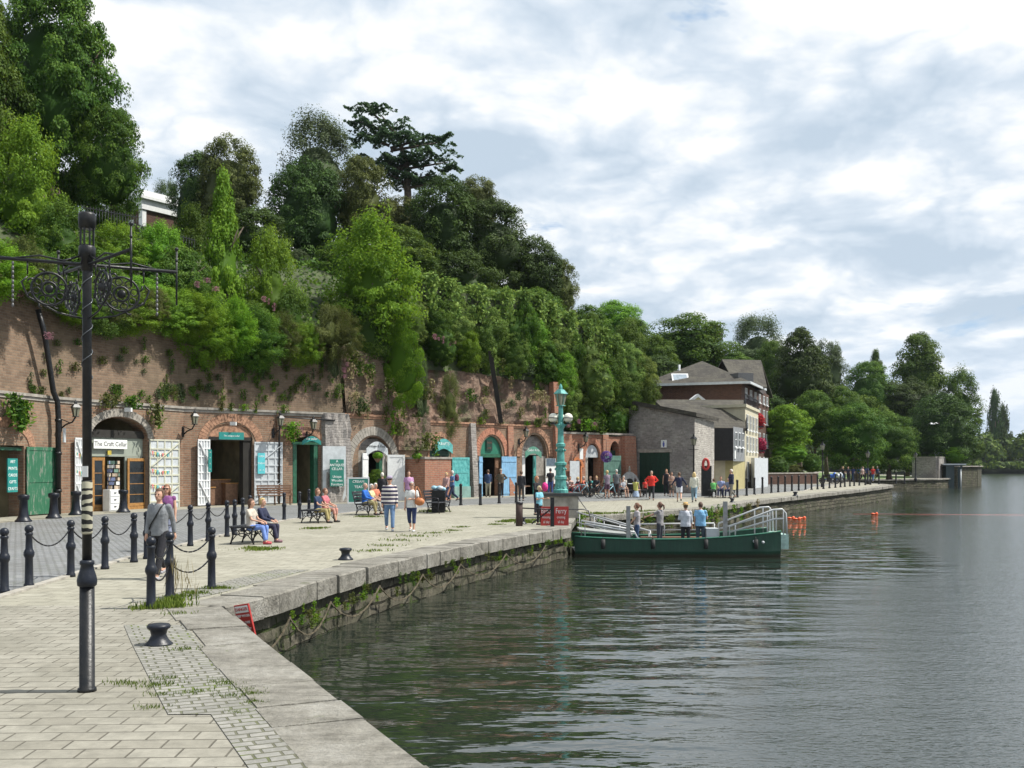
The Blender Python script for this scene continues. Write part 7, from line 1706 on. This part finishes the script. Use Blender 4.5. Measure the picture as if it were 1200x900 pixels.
person('man in bright red jacket and black trousers walking towards the camera',gd(763.5,61),(-.1,-1),1.78,'walk',((.6,.03,.02),'l'),(BLK,'long'),((.35,.3,.25),'short'),('hip','hip'),stout=1.15)
person('small child in red beside the man in the red jacket',gd(756,66),(0,-1),1.15,'stand',((.6,.05,.04),'s'),(BLK,'long'),(BRN,'short'),('down','down'))
person('woman in black with raised hand before the warehouse doors',gd(781,68),(-.3,-1),1.76,'stand',(BLK,'n'),(BLK,'long'),((.25,.12,.05),'bob'),('up','down'))
person('woman in brown patterned top beside the woman in black',gd(787,66),(.2,-1),1.6,'stand',((.3,.2,.16),'s'),((.06,.05,.04),'skirt'),(BRN,'bob'),('down','cross'))
person('man in navy top and white shorts walking away',gd(796,58.5),(.15,1),1.72,'walk',(NVY,'l'),((.6,.62,.68),'short'),(BRN,'short'),('out','out'))
person('blonde woman in pale jacket and jeans walking away beside the man in white shorts',gd(813.5,57.5),(.2,1),1.74,'walk',((.6,.6,.52),'l'),((.18,.28,.36),'long'),((.6,.45,.22),'long'),('down','down'))
sit('older man in checked grey shirt seated left on the bench by the life ring',B7,(-.4,-1),-.45,1.7,top=((.2,.24,.34),'s'),bottom=(NVY,'long'),hair=((.4,.3,.2),'short'),arms=('lap','lap'))
sit('man in pale blue shirt seated in the middle of the bench by the life ring',B7,(-.3,-1),.05,1.8,top=((.25,.3,.5),'s'),bottom=(NVY,'long'),hair=(BRN,'short'),arms=('lap','lap'))
sit('person in green top seated at the right of the bench by the life ring',B7,(.3,1),-.55,1.6,top=((.12,.42,.12),'s'),bottom=(BLK,'long'),hair=(BRN,'short'),arms=('lap','lap'),lean=.3)
person('white haired old man in navy jumper standing by the last bench',gd(857,64),(-.7,-.2),1.85,'walk',(NVY,'l'),((.2,.19,.17),'long'),((.65,.6,.55),'thin'),('cross','cross'),step=.4,stout=1.1)
# on the ferry
dk=lambda px,y:Vector(((px-600)/F*y,y,-.84))
person('woman with ponytail in grey t-shirt standing at the left of the ferry',dk(746.5,35.4),(-1,.1),1.62,'stand',((.36,.34,.36),'s'),((.03,.06,.13),'long'),((.15,.07,.04),'pony'),('fwd','down'))
person('woman in grey polo leaning on the middle of the ferry',dk(773.5,36.1),(-.8,.5),1.62,'stand',((.27,.26,.27),'s'),((.04,.045,.06),'long'),((.12,.06,.04),'pony'),('reach','out'))
person('ferry passenger in straw hat and white shirt',dk(803.5,35.5),(.15,1),1.62,'stand',((.5,.52,.58),'h'),(BLK,'long'),((.15,.1,.06),'short'),('cross','down'),[('hat',(.5,.33,.13))],stout=1.15)
person('man in pale blue t-shirt on the ferry beside the straw hat',dk(821,35.7),(.3,1),1.64,'stand',((.2,.42,.65),'s'),((.05,.07,.09),'long'),((.08,.045,.03),'short'),('down','hold'),stout=1.15)
for k,(px,py) in enumerate(((757,608),(783,607),(797,608),(806,624),(828,606))):pass
# far walkers
for k,(px,d,tc_) in enumerate(((994,112,(.03,.03,.05)),(1000,116,(.05,.07,.2)),(1006,118,(.12,.25,.5)),(1011,113,(.5,.35,.3)),(1023,112,(.6,.05,.04)),(1028,120,(.03,.05,.1)),(1003,124,(.35,.35,.35)),(988,110,(.02,.02,.02)),(1016,126,(.1,.1,.3)))):
    cn_=['black','blue','sky blue','salmon','bright red','dark navy','light grey','plain black with a bag','deep blue'][k]
    person('distant walker in %s among the group near the far street lamps'%cn_,gd(px,d),(random.uniform(-1,1),-1),1.72,'walk',(tc_,'s'),((BLK,JEAN,KHA)[k%3],'long'),((BRN,BLO,GRY)[k%3],'short'))
dg_=bpy.context.evaluated_depsgraph_get()
for o,ex in QUEUE:
    me=bpy.data.meshes.new_from_object(o.evaluated_get(dg_))
    if ex is not None:
        n=len(me.vertices);v=np.empty(n*3,np.float32);me.vertices.foreach_get('co',v)
        vs=[tuple(x) for x in v.reshape(-1,3)]+list(ex.v);fs=[tuple(p.vertices) for p in me.polygons]+[tuple(i+n for i in f) for f in ex.f]
        m2=bpy.data.meshes.new('body');m2.from_pydata(vs,[],fs);m2.materials.append(me.materials[0]);m2.polygons.foreach_set('use_smooth',[True]*len(fs));m2.update();bpy.data.meshes.remove(me);me=m2
    old=o.data;o.modifiers.clear();o.data=me;bpy.data.meshes.remove(old)

# ================================================================== river haze
hm=bpy.data.materials.new('haze_air');hm.use_nodes=True;n_=hm.node_tree;n_.nodes.clear()
ou=n_.nodes.new('ShaderNodeOutputMaterial');pv=n_.nodes.new('ShaderNodeVolumePrincipled');pv.inputs['Color'].default_value=(.8,.88,1,1);pv.inputs['Density'].default_value=.00008;pv.inputs['Anisotropy'].default_value=.3
n_.links.new(pv.outputs[0],ou.inputs['Volume'])
m=MB();m.box((550,700,28),(2000,1660,64.4));o=m.build('haze',hm);tag(o,'faint blue haze over the river and far bank',None,None,'stuff')
sc.cycles.volume_bounces=0
